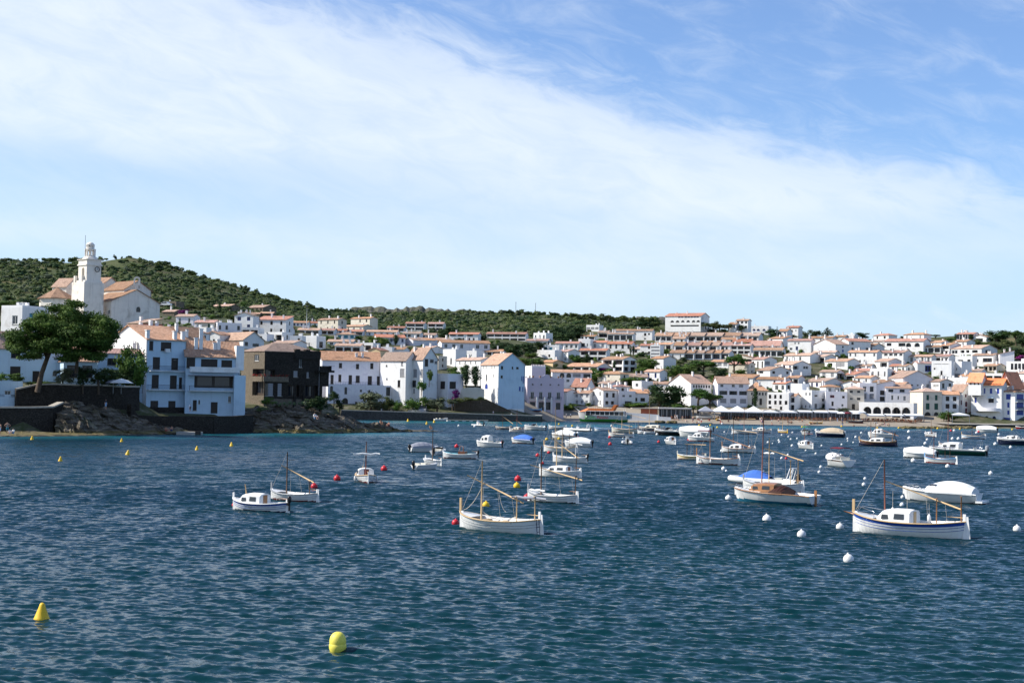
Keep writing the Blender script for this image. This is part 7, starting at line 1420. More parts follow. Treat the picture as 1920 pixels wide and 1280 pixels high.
motor(1302, 818, 160, 7.4, 'large motorboat under smooth white cover behind maroon canopy cruiser', cov=('canvas', 2), anti='white'); motor(1320, 808, 150, 5.4, 'motorboat with green canopy behind the large covered motorboat', bim='green')
motor(1314, 827, 166, 5.4, 'white and red cruiser with maroon bimini', strip=None, main='white', anti='red', bim='maroon', cab=(.8, 'white'), eng=0); llaut(1258, 832, 110, 5.0, 'white boat with square brown cabin door left of red cruiser', cab=(-.35, .5, .85, 'white'), door='brown', rail='white', stem=.3, anti='white')
llaut(1296, 861, 156, 4.4, 'small cream boat with yellow stripe beside longer wood-railed boat', main='cream', strip='yellow', rail='cream', stem=.4, crutch=((.3, 1.5, 'wdark'), (-.2, 1.5, 'wdark')), yard=(.5, 1.6, -1.0, 1.6, 'wpale'))
llaut(1345, 870, 152, 6.4, 'white boat with wooden gunwale and orange-brown mast, centre right', rail='wood', mast=(.35, 4.0, 'wood'), yard=(.4, 3.4, -1.5, 1.6, 'wood'), crutch=((-.5, 1.6, 'wdark'), (-.9, 1.6, 'wdark')), stem=.9, fenders=((.1, 1), (.7, 1)))
llaut(1384, 848, 162, 5.6, 'white cabin boat with brown door and level yard, centre right', rail='wood', mast=(.3, 5.2, 'wdark'), yard=(.55, 3.0, -1.1, 2.6, 'wpale'), cab=(-.25, .5, .75, 'white'), door='oxide', stem=.7, anti='black', crutch=((-.6, 2.4, 'wdark'),))
llaut(1395, 813, 166, 6.2, 'white open boat with tall mast before the beach restaurants', rail='white', mast=(.0, 5.8, 'wred'), yard=(.8, 2.9, -.9, 2.9, 'wpale'), stem=.5, ropes=False); llaut(1428, 811, 160, 5.0, 'small white cabin boat right of the tall-masted open boat', cab=(-.3, .5, .8, 'white'), door='brown', rail='wpale', stem=.4, ropes=False)
llaut(1468, 811, 120, 4.6, 'small bright yellow hulled boat before the beach', main='yellow', strip='white', rail='white', mast=(.1, 4.0, 'wpale'), stem=.3, ropes=False); motor(1510, 815, 110, 5.0, 'white motorboat with lime green canopy, far right water', bim='lime')
llaut(1511, 840, 118, 5.2, 'white boat with brown cabin door and red mast amid white buoys', cab=(-.35, .5, .85, 'white'), door='brown', rail='white', mast=(.2, 3.6, 'wred'), yard=(.4, 2.0, -.9, 2.0, 'wred'), stem=.3, anti='white', ropes=False)
motor(1556, 819, 166, 6.8, 'navy hulled motorboat with beige cover and steel bimini frame', main='navy', strip='white', anti='navy', cov=('beige', 1), arch=True, eng=1.1, engcol='white')
m44 = motor(1571, 873, 118, 6.2, 'white cruiser with brown stripe, maroon bimini and white bow cover', strip='brown', anti='white', bim='maroon', eng=0, fb=.95); cover(m44[0], 6.2, m44[1], m44[2], m44[3], -.15, .9, .75, 'canvas', 'bow_cover')
llaut(1645, 836, 166, 7.2, 'navy hulled wooden sailing boat with two orange masts and slanted yard', main='navy', strip='wood', anti='navy', rail='wpale', mast=(.35, 3.8, 'wood'), mast2=(.1, 4.6, 'wood'), yard=(.6, 3.2, -1.1, 1.2, 'wood'), cab=(-.35, .4, .8, 'white'), crutch=((-.8, 1.7, 'wood'),), stem=.5)
motor(1652, 820, 166, 6.2, 'white motorboat half hidden behind the navy wooden sailing boat', cab=(1.05, 'white'), anti='white'); llaut(1745, 818, 118, 5.4, 'white boat with wooden mast lashed upright near the villa shore', rail='white', mast=(-.1, 3.4, 'wood'), stem=.3, cab=(-.2, .5, .6, 'white'), ropes=False)
llaut(1763, 868, 142, 5.6, 'white boat with sky blue rail, red bottom and wooden mast', strip=None, anti='red', rail='sky', mast=(.4, 3.2, 'wred'), crutch=((-.3, 1.6, 'wdark'), (-.6, 1.6, 'wdark')), roll=(.3, -.9, 1.6, 'grey', False), stem=.4, inner='brown')
motor(1725, 858, 160, 5.4, 'low white motorboat behind the sky blue railed boat', cov=('canvas', 2), anti='black'); motor(1795, 852, 167, 9.4, 'long cruiser with dark green hull, steel bimini frame and big outboard', main='green', strip='white', anti='black', cab=(1.05, 'white'), arch=True, eng=1.6, engcol='grey', fb=.95)
llaut(1782, 838, 160, 4.6, 'boat with tall reddish mast behind the green cruiser', rail='wood', mast=(.2, 7.0, 'wred'), stem=.3, ropes=True); llaut(1825, 822, 166, 5.6, 'pale blue-white open boat right of the green cruiser', strip='sky', rail='wpale', stem=.6, mast=(.1, 2.6, 'wdark'), ropes=False)
motor(1850, 810, 166, 6.0, 'motorboat under white cover moored close to the harbour wall', cov=('canvas', 2), anti='grey'); motor(1906, 834, 167, 8.0, 'navy hulled cruiser cut by the right edge of view', main='navy', strip='white', anti='navy', bim='navy', cab=(.7, 'white'), eng=0)
motor(1889, 802, 175, 4.2, 'small grey-white boat tied at the harbour wall', shield=False, anti='white'); motor(1917, 804, 175, 4.2, 'small red boat tied at the harbour wall by right edge', main='red', shield=False, anti='red')
motor(827, 789, 20, 4.4, 'small white boat at left end of the floating pontoon', shield=False, eng=0, anti='white'); rib(896, 798, 150, 3.6, 'tiny inflatable with black engine off the pontoon'); motor(1006, 797, 160, 2.6, 'tiny red and lime pedal float near the quay corner', main='red', strip='lime', shield=False, eng=0, anti='red') if False else None
# tour boat drawn up at the beach
def tour_boat():
    p = at(1130, 790, 459); L = 16.5; beta = math.atan((1130 - 960) / F)
    t = thing('tour_boat', 'orange, white and green tour boat with lettered hull at the beach', 'tour boat', (p.x, p.y, .25), R(170) - beta)
    h, hb, sh, xr = put_hull(t, L, 4.6, 2.0, 't', 'white', None, 'lime', 'white', sole=.3, bow_up=.5, stern_up=0)
    h.data.materials[1] = PT['lime']
    for pl in h.data.polygons:
        z = sum(h.data.vertices[i].co.z for i in pl.vertices) / len(pl.vertices); pl.material_index = 1 if z < .62 else 0
    b = MB(); b.box(-7.2, -1.9, 1.95, 5.4, 1.9, 3.2); o = b.build('saloon', PT['tint'], t); q_ = MB()
    for k in range(9): q_.box(-7.2 + k * 1.55, -1.93, 1.95, -7.06 + k * 1.55, 1.93, 3.2)
    q_.build('pillar', PT['white'], o)
    b = MB(); b.face([(-2.6, -2.1, 3.2), (5.2, -2.1, 3.2), (7.9, 0, 2.9), (5.2, 2.1, 3.2), (-2.6, 2.1, 3.2)][::-1]); b.face([(-2.6, -2.1, 3.5), (4.2, -2.1, 4.1), (5.2, 0, 4.1), (4.2, 2.1, 4.1), (-2.6, 2.1, 3.5)]); b.face([(-2.6, -2.1, 3.2), (5.2, -2.1, 3.2), (4.2, -2.1, 4.1), (-2.6, -2.1, 4.0)]); b.face([(5.2, 2.1, 3.2), (-2.6, 2.1, 3.2), (-2.6, 2.1, 4.0), (4.2, 2.1, 4.1)]); b.face([(5.2, -2.1, 3.2), (7.9, 0, 2.9), (5.2, 0, 4.1), (4.2, -2.1, 4.1)]); b.face([(7.9, 0, 2.9), (5.2, 2.1, 3.2), (4.2, 2.1, 4.1), (5.2, 0, 4.1)])
    for s in (-1, 1): b.face([(-3.6, s * 2.1, 3.2), (-2.4, s * 2.1, 3.2), (-4.0, s * 2.1, 5.4), (-4.9, s * 2.1, 5.4)][::-s]); b.face([(-3.6, s * 2.0, 3.2), (-2.4, s * 2.0, 3.2), (-4.0, s * 2.0, 5.4), (-4.9, s * 2.0, 5.4)][::s])
    b.build('upper_bulwark', PT['orange'], t); b = MB(); b.box(-4.6, -2.0, 5.3, 2.5, 2.0, 5.42); b.build('sun_roof', PT['grey'], t); b = MB(); b.box(-7.2, -2.15, 3.2, 5.0, 2.15, 3.36); b.build('upper_deck', PT['white'], t)
    b = MB()
    for s in (-1, 1):
        for xx in (2.3, .2, -2.0): b.tube([(xx, s * 1.8, 3.4), (xx, s * 1.8, 5.35)], .06, 5)
        b.tube([(-7.1, s * 2, 3.3), (-7.1, s * 2, 4.3), (-4.2, s * 2, 4.3)], .04, 5)
    b.build('roof_stanchion', PT['white'], t); b = MB(); b.box(-9.2, -1.9, .9, -8.15, 1.9, 2.4); b.build('stern_platform', PT['teal'], t)
    spar(t, 'bow_pole', (7.6, 0, 3.0), (9.6, 0, 4.6), .09, .06, 'white')
    for txt, mt, x0, sz in (('Don', 'lime', 4.1, 1.25), ('Pancho', 'red', 1.45, 1.25)):      # lettering on the port side
        c = bpy.data.curves.new('lettering', 'FONT'); c.body = txt; c.size = sz; c.extrude = .01; o = bpy.data.objects.new('lettering', c); COL.objects.link(o)
        dg = bpy.context.evaluated_depsgraph_get(); me = bpy.data.meshes.new_from_object(o.evaluated_get(dg)); bpy.data.objects.remove(o); me.materials.clear(); me.materials.append(PT[mt])
        o = bpy.data.objects.new('lettering', me); link(o, t); o.location = (x0, hb(x0 / L * 2) + .06, .95); o.rotation_euler = (R(80), 0, R(180))
        if txt == 'Don': o.location.y -= .0
    b = MB(); b.lathe([(.0, .05), (.45, .05), (.5, 0)], 14); o = b.build('emblem', PT['lime'], t, (5.0, hb(.6) + .05, 1.35)); o.rotation_euler = (R(-90), 0, 0); b = MB(); b.lathe([(0, .09), (.25, .09), (.26, .04)], 12); b.build('emblem_centre', PT['white'], o)
tour_boat()
# ------------------------------------------------------------------ buoys
def buoy_mesh(kind):
    b = MB()
    if kind == 'ball': b.lathe([(0, -.5)] + [(.5 * math.cos(R(a)), .5 * math.sin(R(a))) for a in range(-75, 76, 15)] + [(.09, .495), (.09, .58), (.05, .62), (0, .62)], 14)
    elif kind == 'cone': b.lathe([(0, -.35), (.40, -.3), (.5, -.1), (.5, .04), (.46, .12), (.2, .82), (.17, .95), (.1, 1.04), (0, 1.06)], 18)
    else: b.lathe([(0, -.4), (.30, -.35), (.42, -.15), (.49, .08), (.5, .26), (.48, .31), (.465, .34), (.475, .38), (.47, .55), (.42, .74), (.31, .90), (.16, .985), (0, 1.01)], 18)
    return b
BM = {}
BC = dict(white=mat('buoy_white', (.74, .74, .72), .4, .4, var=.06, dark=(.5, .49, .42), dscale=2.5), red=mat('buoy_red', (.55, .02, .03), .4, .4, var=.1), yellow=mat('buoy_yellow', (.80, .50, .02), .5, .35, nscale=3, namp=.08, dark=(.62, .40, .04), dscale=3), lemon=mat('buoy_lemon', (.80, .70, .10), .5, .35, nscale=3, namp=.06, dark=(.66, .58, .12), dscale=2.5))
BUOYS = []
def buoy(x, y, r, col, kind='ball', label=None):
    """ball of radius r pixels whose centre shows at (x, y)"""
    p = on_sea(x, y + r * (.55 if kind == 'ball' else 0)); s = F / (p - CAMP).dot(FW); dia = max(2 * r / s, .3)
    if (kind, col) not in BM: BM[kind, col] = buoy_mesh(kind).mesh('buoy', BC[col])
    o = bpy.data.objects.new('marker_buoy' if kind != 'ball' else 'mooring_buoy', BM[kind, col]); link(o); o.location = (p.x, p.y, dia * (.22 if kind == 'ball' else .0)); o.scale = (dia,) * 3; o.rotation_euler = (RND.uniform(-.12, .12), RND.uniform(-.12, .12), RND.uniform(0, 6))
    tag(o, label, 'buoy', 'mooring buoys in the bay'); 
    if not label: BUOYS.append((x, y, o, col))
buoy(78, 1160, 14.5, 'yellow', 'cone', 'large yellow cone buoy in the left foreground'); buoy(633, 1217, 16.5, 'lemon', 'barrel', 'large lemon yellow barrel buoy in the centre foreground')
for i, (x, y, r) in enumerate(((60, 824, 3.4), (113, 864, 4.2), (228, 828, 3.2), (239, 852, 4.2), (369, 843, 3.6), (434, 836, 3.6))): buoy(x, y, r, 'yellow', 'cone', 'small yellow cone buoy, %s from left in the line off the rocks' % ORD[i] if i else 'small yellow cone buoy, leftmost of the line off the rocks')
for i, (x, y, r) in enumerate(((765, 790, 2.5), (800, 795, 2.5), (814, 792, 2.5))): buoy(x, y, r, 'yellow', 'cone', 'tiny yellow cone buoy, %s of three below the promenade wall' % ('left', 'middle', 'right')[i])
WB = [(118, 62, 11), (210, 80, 10), (375, 38, 13), (640, 185, 15), (695, 200, 8), (770, 160, 14), (778, 182, 14), (805, 98, 11), (885, 118, 11), (915, 148, 13), (990, 140, 12), (930, 225, 17), (935, 68, 12), (880, 335, 15), (805, 375, 18), (1215, 320, 15), (1095, 282, 12), (1285, 225, 13), (1275, 480, 19), (1255, 540, 19), (1525, 212, 13), (1597, 142, 13), (1597, 168, 10), (1665, 187, 11), (1693, 122, 16), (1760, 72, 14), (1752, 210, 10), (1230, 105, 12), (105, 500, 25), (140, 530, 10), (300, 650, 31), (165, 852, 38), (85, 285, 19), (420, 235, 15), (1805, 620, 19), (1790, 690, 24)]
for x, y, r in WB: buoy(1340 + x / 6.4, 800 + y / 6.4, r / 6.4, 'white')
for x, y, r in ((945, 250, 26), (1320, 312, 25), (853, 198, 16), (1040, 112, 16), (1075, 65, 17), (1097, 22, 14), (828, 648, 21), (822, 732, 25), (145, 972, 43), (1790, 388, 24)): buoy(1550 + x / 5.82, 820 + y / 5.82, r / 5.82, 'white')
for x, y, r in ((1438, 972, 8.5), (1503, 1001, 8.5), (1591, 1047, 10), (1907, 991, 7.5), (1072, 803, 2.5), (890, 799, 2.5), (860, 798, 2.2), (1083, 812, 3), (1122, 806, 3), (1147, 798, 2.4), (1209, 812, 2.5), (1232, 814, 2.6), (1354, 794, 2), (1530, 806, 2.4), (1704, 809, 3), (1789, 807, 2.6), (1797, 822, 3), (1831, 811, 2.4), (1873, 814, 2.4), (1866, 832, 3.2), (1895, 838, 3), (1900, 818, 2.2), (1705, 821, 3.4), (1735, 831, 3.2), (1730, 839, 3.4), (1786, 822, 3)): buoy(x, y, r, 'white')
for x, y, r in ((632, 896, 6.5), (720, 878, 6), (589, 911, 6.5), (971, 897, 6.5), (988, 932, 7), (854, 979, 7), (440, 946, 5.5), (856, 836, 4), (1008, 853, 3.8), (1029, 848, 3.2), (1017, 868, 3.2), (1024, 890, 3.4), (942, 829, 3), (1144, 832, 3.6), (1143, 819, 2.6), (1083, 819, 2.6), (1235, 828, 2.8), (1291, 824, 2.6), (1474, 859, 2.6), (1783, 807, 2.4), (1835, 809, 2.2)): buoy(x, y, r, 'red')
for x, y, r in ((969, 910, 6.5), (911, 946, 7), (1025, 823, 3), (1048, 822, 2.8)): buoy(x, y, r, 'yellow')
for x, y, r in ((1048, 795, 2), (1073, 798, 2), (1311, 797, 1.9), (1332, 797, 1.9), (1345, 801, 2), (1460, 794, 1.9), (1504, 800, 1.9), (1578, 799, 1.9), (1645, 802, 1.9), (1685, 802, 1.9), (1758, 803, 1.9), (1800, 804, 1.9), (1870, 803, 1.9), (1898, 805, 1.9)): buoy(x, y, r, 'yellow')
def finish_buoys():
    by = {}
    for x, y, o, col in BUOYS:
        i = min(range(len(BOATS)), key=lambda k: (BOATS[k][1] - x) ** 2 + (2.2 * (BOATS[k][2] - y)) ** 2); by.setdefault((i, col), []).append((x, y, o))
    for (i, col), L in by.items():
        L.sort(key=lambda q_: q_[0]); bl = BOATS[i][0]['label'].replace(',', ''); bl = bl.split(' behind ')[0].split(' before ')[0].split(' in front ')[0]; w = ' '.join(bl.split()[:10])
        for k, (x, y, o) in enumerate(L):
            side = 'left of' if x < BOATS[i][1] - 6 else 'right of' if x > BOATS[i][1] + 6 else 'before' if y > BOATS[i][2] else 'behind'
            o['label'] = ('%s %s ball buoy near %s' % (ORD[k], col, w)) if len(L) > 1 else '%s ball buoy %s %s' % (col, side, w)
finish_buoys()
# ------------------------------------------------------------------ beach terraces, awnings, vehicles, people
def canopy(x0, x1, ytop, yfoot, d, label, m='canvas', depth=5.0, peak=0.0, h=None, group='restaurant awnings on the beachfront'):
    """fabric awning on posts spanning columns x0..x1; front edge foot at row yfoot"""
    a, c = at(x0, yfoot, d), at(x1, yfoot, d); s = F / d; w = (c - a).length; H_ = h or (yfoot - ytop) / s; z0 = min(a.z, c.z)
    t = thing('awning', label, 'awning', (a.x, a.y, a.z), math.atan2(c.y - a.y, c.x - a.x), group); b = MB(); n = max(1, round(w / 5)); fm = M[m] if m in M else PT[m]
    for k in range(n):
        u0, u1 = w * k / n, w * (k + 1) / n
        if peak: q_ = [(u0, 0, H_), (u1, 0, H_), (u1, depth, H_), (u0, depth, H_)]; pk = ((u0 + u1) / 2, depth / 2, H_ + peak); [b.face([q_[i], q_[(i + 1) % 4], pk]) for i in range(4)]
        else: b.face([(u0, 0, H_), (u1, 0, H_), (u1, depth, H_ + .45), (u0, depth, H_ + .45)])
        b.face([(u0, -.01, H_ - .35), (u1, -.01, H_ - .35), (u1, -.01, H_ + .01), (u0, -.01, H_ + .01)])
    b.build('fabric', fm, t)
    for k in range(n + 1): q_ = MB(); u = w * k / n; q_.box(u - .06, .02, -1, u + .06, .14, H_ - .02); q_.build('post', PT['grey'], t)
    return t, w, H_
def parasol(x, y, d, r, h, label, m='canvas'):
    p = at(x, y, d); t = thing('parasol', label, 'parasol', p, 0, 'parasols'); b = MB(); b.lathe([(r, h - r * .38), (r * .55, h - r * .16), (0, h)], 8, smooth=False); b.lathe([(r, h - r * .38 - .03), (0, h - .05)], 8, smooth=False); b.build('canopy', M[m] if m in M else PT[m], t); q_ = MB(); q_.tube([(0, 0, -.3), (0, 0, h)], .05, 6); q_.build('pole', PT['grey'], t)
M['dkglass'] = mat('shopfront_glass', (.02, .025, .035), .15, .5)
def shopfront(x0, x1, ytop, yfoot, d, label, m='dkglass', nposts=8):
    a, c = at(x0, yfoot, d), at(x1, yfoot, d); w = (c - a).length; H_ = (yfoot - ytop) * d / F
    t = thing('shopfront', label, 'shopfront', a, math.atan2(c.y - a.y, c.x - a.x)); b = MB(); b.box(0, 0, -1, w, .3, H_); b.build('glazing', M[m], t)
    for k in range(nposts + 1): q_ = MB(); u = w * k / nposts; q_.box(u - .1, -.08, -1, u + .1, .31, H_ + .05); q_.build('mullion', PT['grey'] if m == 'dkglass' else M[m], t)
    q_ = MB(); q_.box(-.2, -.3, H_ + .05, w + .2, 4, H_ + .25); q_.build('roof_slab', white, t)
# shack and white boat ramp
shopfront(1236, 1296, 765, 783, 481, 'dark open beach bar beside the red shack'); 
def shack():
    a = at(1204, 781, 480); c = at(1233, 781, 480); w = (c - a).length; t = thing('beach_shack', 'brick red beach shack with wide flat roof behind white ramp', 'hut', a, math.atan2(c.y - a.y, c.x - a.x)); b = MB(); H_ = 15 * 480 / F
    facade(b, (0, 0, -.5), (1, 0, 0), w, H_ + .5, [(w * .45, 1.5, w * .62, 2.3, 0, .2)], .2, (0, 1, 0)); b.face([(w, 0, -.5), (w, 5, -.5), (w, 5, H_), (w, 0, H_)]); b.face([(0, 5, -.5), (0, 0, -.5), (0, 0, H_), (0, 5, H_)]); b.build('wall', M['red'], t)
    q_ = MB(); q_.box(-3.5, -1.2, H_, w + 11, 5.5, H_ + .25); q_.build('roof', M['coping'], t)
    for k in range(6): q_ = MB(); q_.box(w + 1.6 * k + 1.2, -1.0, -.5, w + 1.6 * k + 1.35, -.85, H_); q_.build('post', PT['grey'], t)
shack()
wallpx('boat_ramp', 'long low white wall sloping down beside the tour boat', [(1171, 772, 470), (1178, 773.5, 470), (1232, 777, 469), (1234, 780.5, 468.5), (1258, 782, 468)], .6, zbot=.2, m='white')
canopy(1312, 1366, 770, 786, 478, 'blue-grey tent awnings left of the white beach canopy', 'canvasg', 8, 1.6, group='restaurant awnings on the beachfront'); canopy(1340, 1432, 770.5, 786, 476, 'large white peaked canopy over the beach restaurant', 'canvas', 8, 1.9); shopfront(1352, 1432, 771, 787, 482, 'dark glazed restaurant front under the white peaked canopy', nposts=12)
for i, (x0, x1, yt, yf, d_) in enumerate(((1430, 1462, 772, 785, 480), (1464, 1496, 772, 785, 480), (1498, 1524, 771.5, 785, 480), (1527, 1554, 772, 785, 480), (1556, 1574, 772, 785, 480), (1596, 1624, 772, 786, 480), (1626, 1660, 778, 788, 480), (1662, 1696, 778, 788, 481), (1698, 1732, 778, 789, 482), (1786, 1818, 777, 789, 485))):
    canopy(x0, x1, yt, yf, d_, 'cream terrace awning, %s from left along the beachfront' % ORD[i] if i else 'cream terrace awning nearest the peaked canopy', 'canvas', 4.0, .7 if i in (0, 1, 9) else 0)
shopfront(1432, 1612, 770, 784, 487, 'long dark row of shopfronts behind the cream awnings', nposts=24)
for i, (x, y, d_) in enumerate(((1578, 786, 479), (1588, 786, 479), (1606, 786.5, 479))): parasol(x, y, d_, 1.6, 2.6, '%s closed-spaced beach parasol left of the arcade' % ('left', 'middle', 'right')[i], ('canvas', 'maroon', 'canvas')[i])
parasol(227, 735, 268, 2.3, 2.6, 'wide white parasol on the terrace left of the ivy', 'canvas'); parasol(212, 735, 269, 1.7, 2.4, 'smaller grey parasol beside the wide white terrace parasol', 'canvasg')
# cafe tables along the terraces
def cafe_table():
    t = bpy.data.objects.new('cafe_table', None); link(t); b = MB(); b.lathe([(0, .74), (.42, .74), (.42, .70), (.05, .69), (.05, .04), (.25, .02), (.25, 0)], 10); b.build('table', PT['brown'], t)
    for k in range(4):
        a = k * 1.571; q_ = MB(); cx, cy = .75 * math.cos(a), .75 * math.sin(a); q_.box(cx - .22, cy - .22, .42, cx + .22, cy + .22, .47); q_.box(cx + .2 * math.cos(a) - .05 - .15 * abs(math.sin(a)), cy + .2 * math.sin(a) - .05 - .15 * abs(math.cos(a)), .47, cx + .2 * math.cos(a) + .05 + .15 * abs(math.sin(a)), cy + .2 * math.sin(a) + .05 + .15 * abs(math.cos(a)), .9)
        for sx in (-.18, .18):
            for sy in (-.18, .18): q_.box(cx + sx - .02, cy + sy - .02, 0, cx + sx + .02, cy + sy + .02, .42)
        q_.build('chair', PT['brown'], t)
    return t
ct = cafe_table(); first = True; rr = random.Random(5); xs_ = sorted([1245 + 6.2 * k for k in range(8)] + [1350 + 7 * k for k in range(11)] + [1436 + 7.5 * k for k in range(23)] + [1622 + 7 * k for k in range(16)])
for i, x in enumerate(xs_):
    o = ct if first else copy_tree(ct); first = False; d_ = rr.uniform(477, 484); p = at(x, 786, d_); o.location = (p.x, p.y, ground_z(x, d_) + .15); o.rotation_euler = (0, 0, rr.uniform(0, 1.5)); o.scale = (1.15,) * 3
    tag(o, 'brown cafe table with four chairs under the beachfront awnings', 'cafe table', 'cafe tables on the beachfront terraces')
# --- vehicles on the promenade
def vehicle(x, y, d, label, van=True, head=180, col='white', sc=1.0):
    p = at(x, y, d); t = thing('van' if van else 'car', label, 'van' if van else 'car', p, R(head)); L, W, H_ = (5.0, 1.9, 2.1) if van else (4.2, 1.75, 1.45); b = MB()
    pr = [(-L / 2, .35), (-L / 2, H_ * .95), (-L / 2 + .3, H_), (L * .22, H_), (L * .36, H_ * .55), (L / 2 - .1, H_ * .48), (L / 2, .35)] if van else [(-L / 2, .35), (-L / 2, .85), (-L * .36, .95), (-L * .22, H_), (L * .08, H_), (L * .25, .92), (L / 2 - .1, .78), (L / 2, .35)]
    n = len(pr)
    for s_ in (-1, 1): b.face([(x_, s_ * W / 2, z) for x_, z in (pr if s_ < 0 else pr[::-1])])
    for i in range(n): a, c = pr[i], pr[(i + 1) % n]; b.face([(a[0], W / 2, a[1]), (c[0], W / 2, c[1]), (c[0], -W / 2, c[1]), (a[0], -W / 2, a[1])])
    bo = b.build('body', PT[col], t); g = MB(); i0 = 3 if van else 4; a, c = pr[i0], pr[i0 + 1]
    f = lambda u, v: (a[0] + (c[0] - a[0]) * u + .02, v * W / 2, a[1] + (c[1] - a[1]) * u + .02); g.face([f(.08, -.86), f(.92, -.92), f(.92, .92), f(.08, .86)]); g.build('windscreen', PT['tint'], bo)
    for s_ in (-1, 1):
        for x0, x1 in (((-L * .1, L * .2),) if van else ((-L * .24, -L * .04), (-L * .02, L * .16))): q_ = MB(); q_.face([(x0, s_ * (W / 2 + .012), H_ * .62), (x1 + .15, s_ * (W / 2 + .012), H_ * .62), (x1, s_ * (W / 2 + .012), H_ * .92), (x0 + (0 if van else .1), s_ * (W / 2 + .012), H_ * .92)][::-s_]); q_.build('side_window', PT['tint'], bo)
        for xx in (-L * .3, L * .31): q_ = MB(); q_.lathe([(0, -.1), (.33, -.1), (.33, .1), (0, .1)], 12); o = q_.build('wheel', PT['black'], t, (xx, s_ * W * .44, .33)); o.rotation_euler = (R(90), 0, 0)
        q_ = MB(); q_.box(L / 2 - .02, s_ * W * .36 - .15, .55, L / 2 + .03, s_ * W * .36 + .15, .72); q_.build('headlight', PT['steel'], bo)
    t.scale = (sc,) * 3
vehicle(794, 774.2, 438, 'pale van facing the camera on the promenade under trees', True, -95, 'grey', 1.15); vehicle(779, 774, 437.5, 'low white car parked on the promenade beside the van', False, 175, 'white', 1.1); vehicle(309, 574, 640, 'tiny white car parked on the hill right of the church', False, 170, 'white', 1.4)
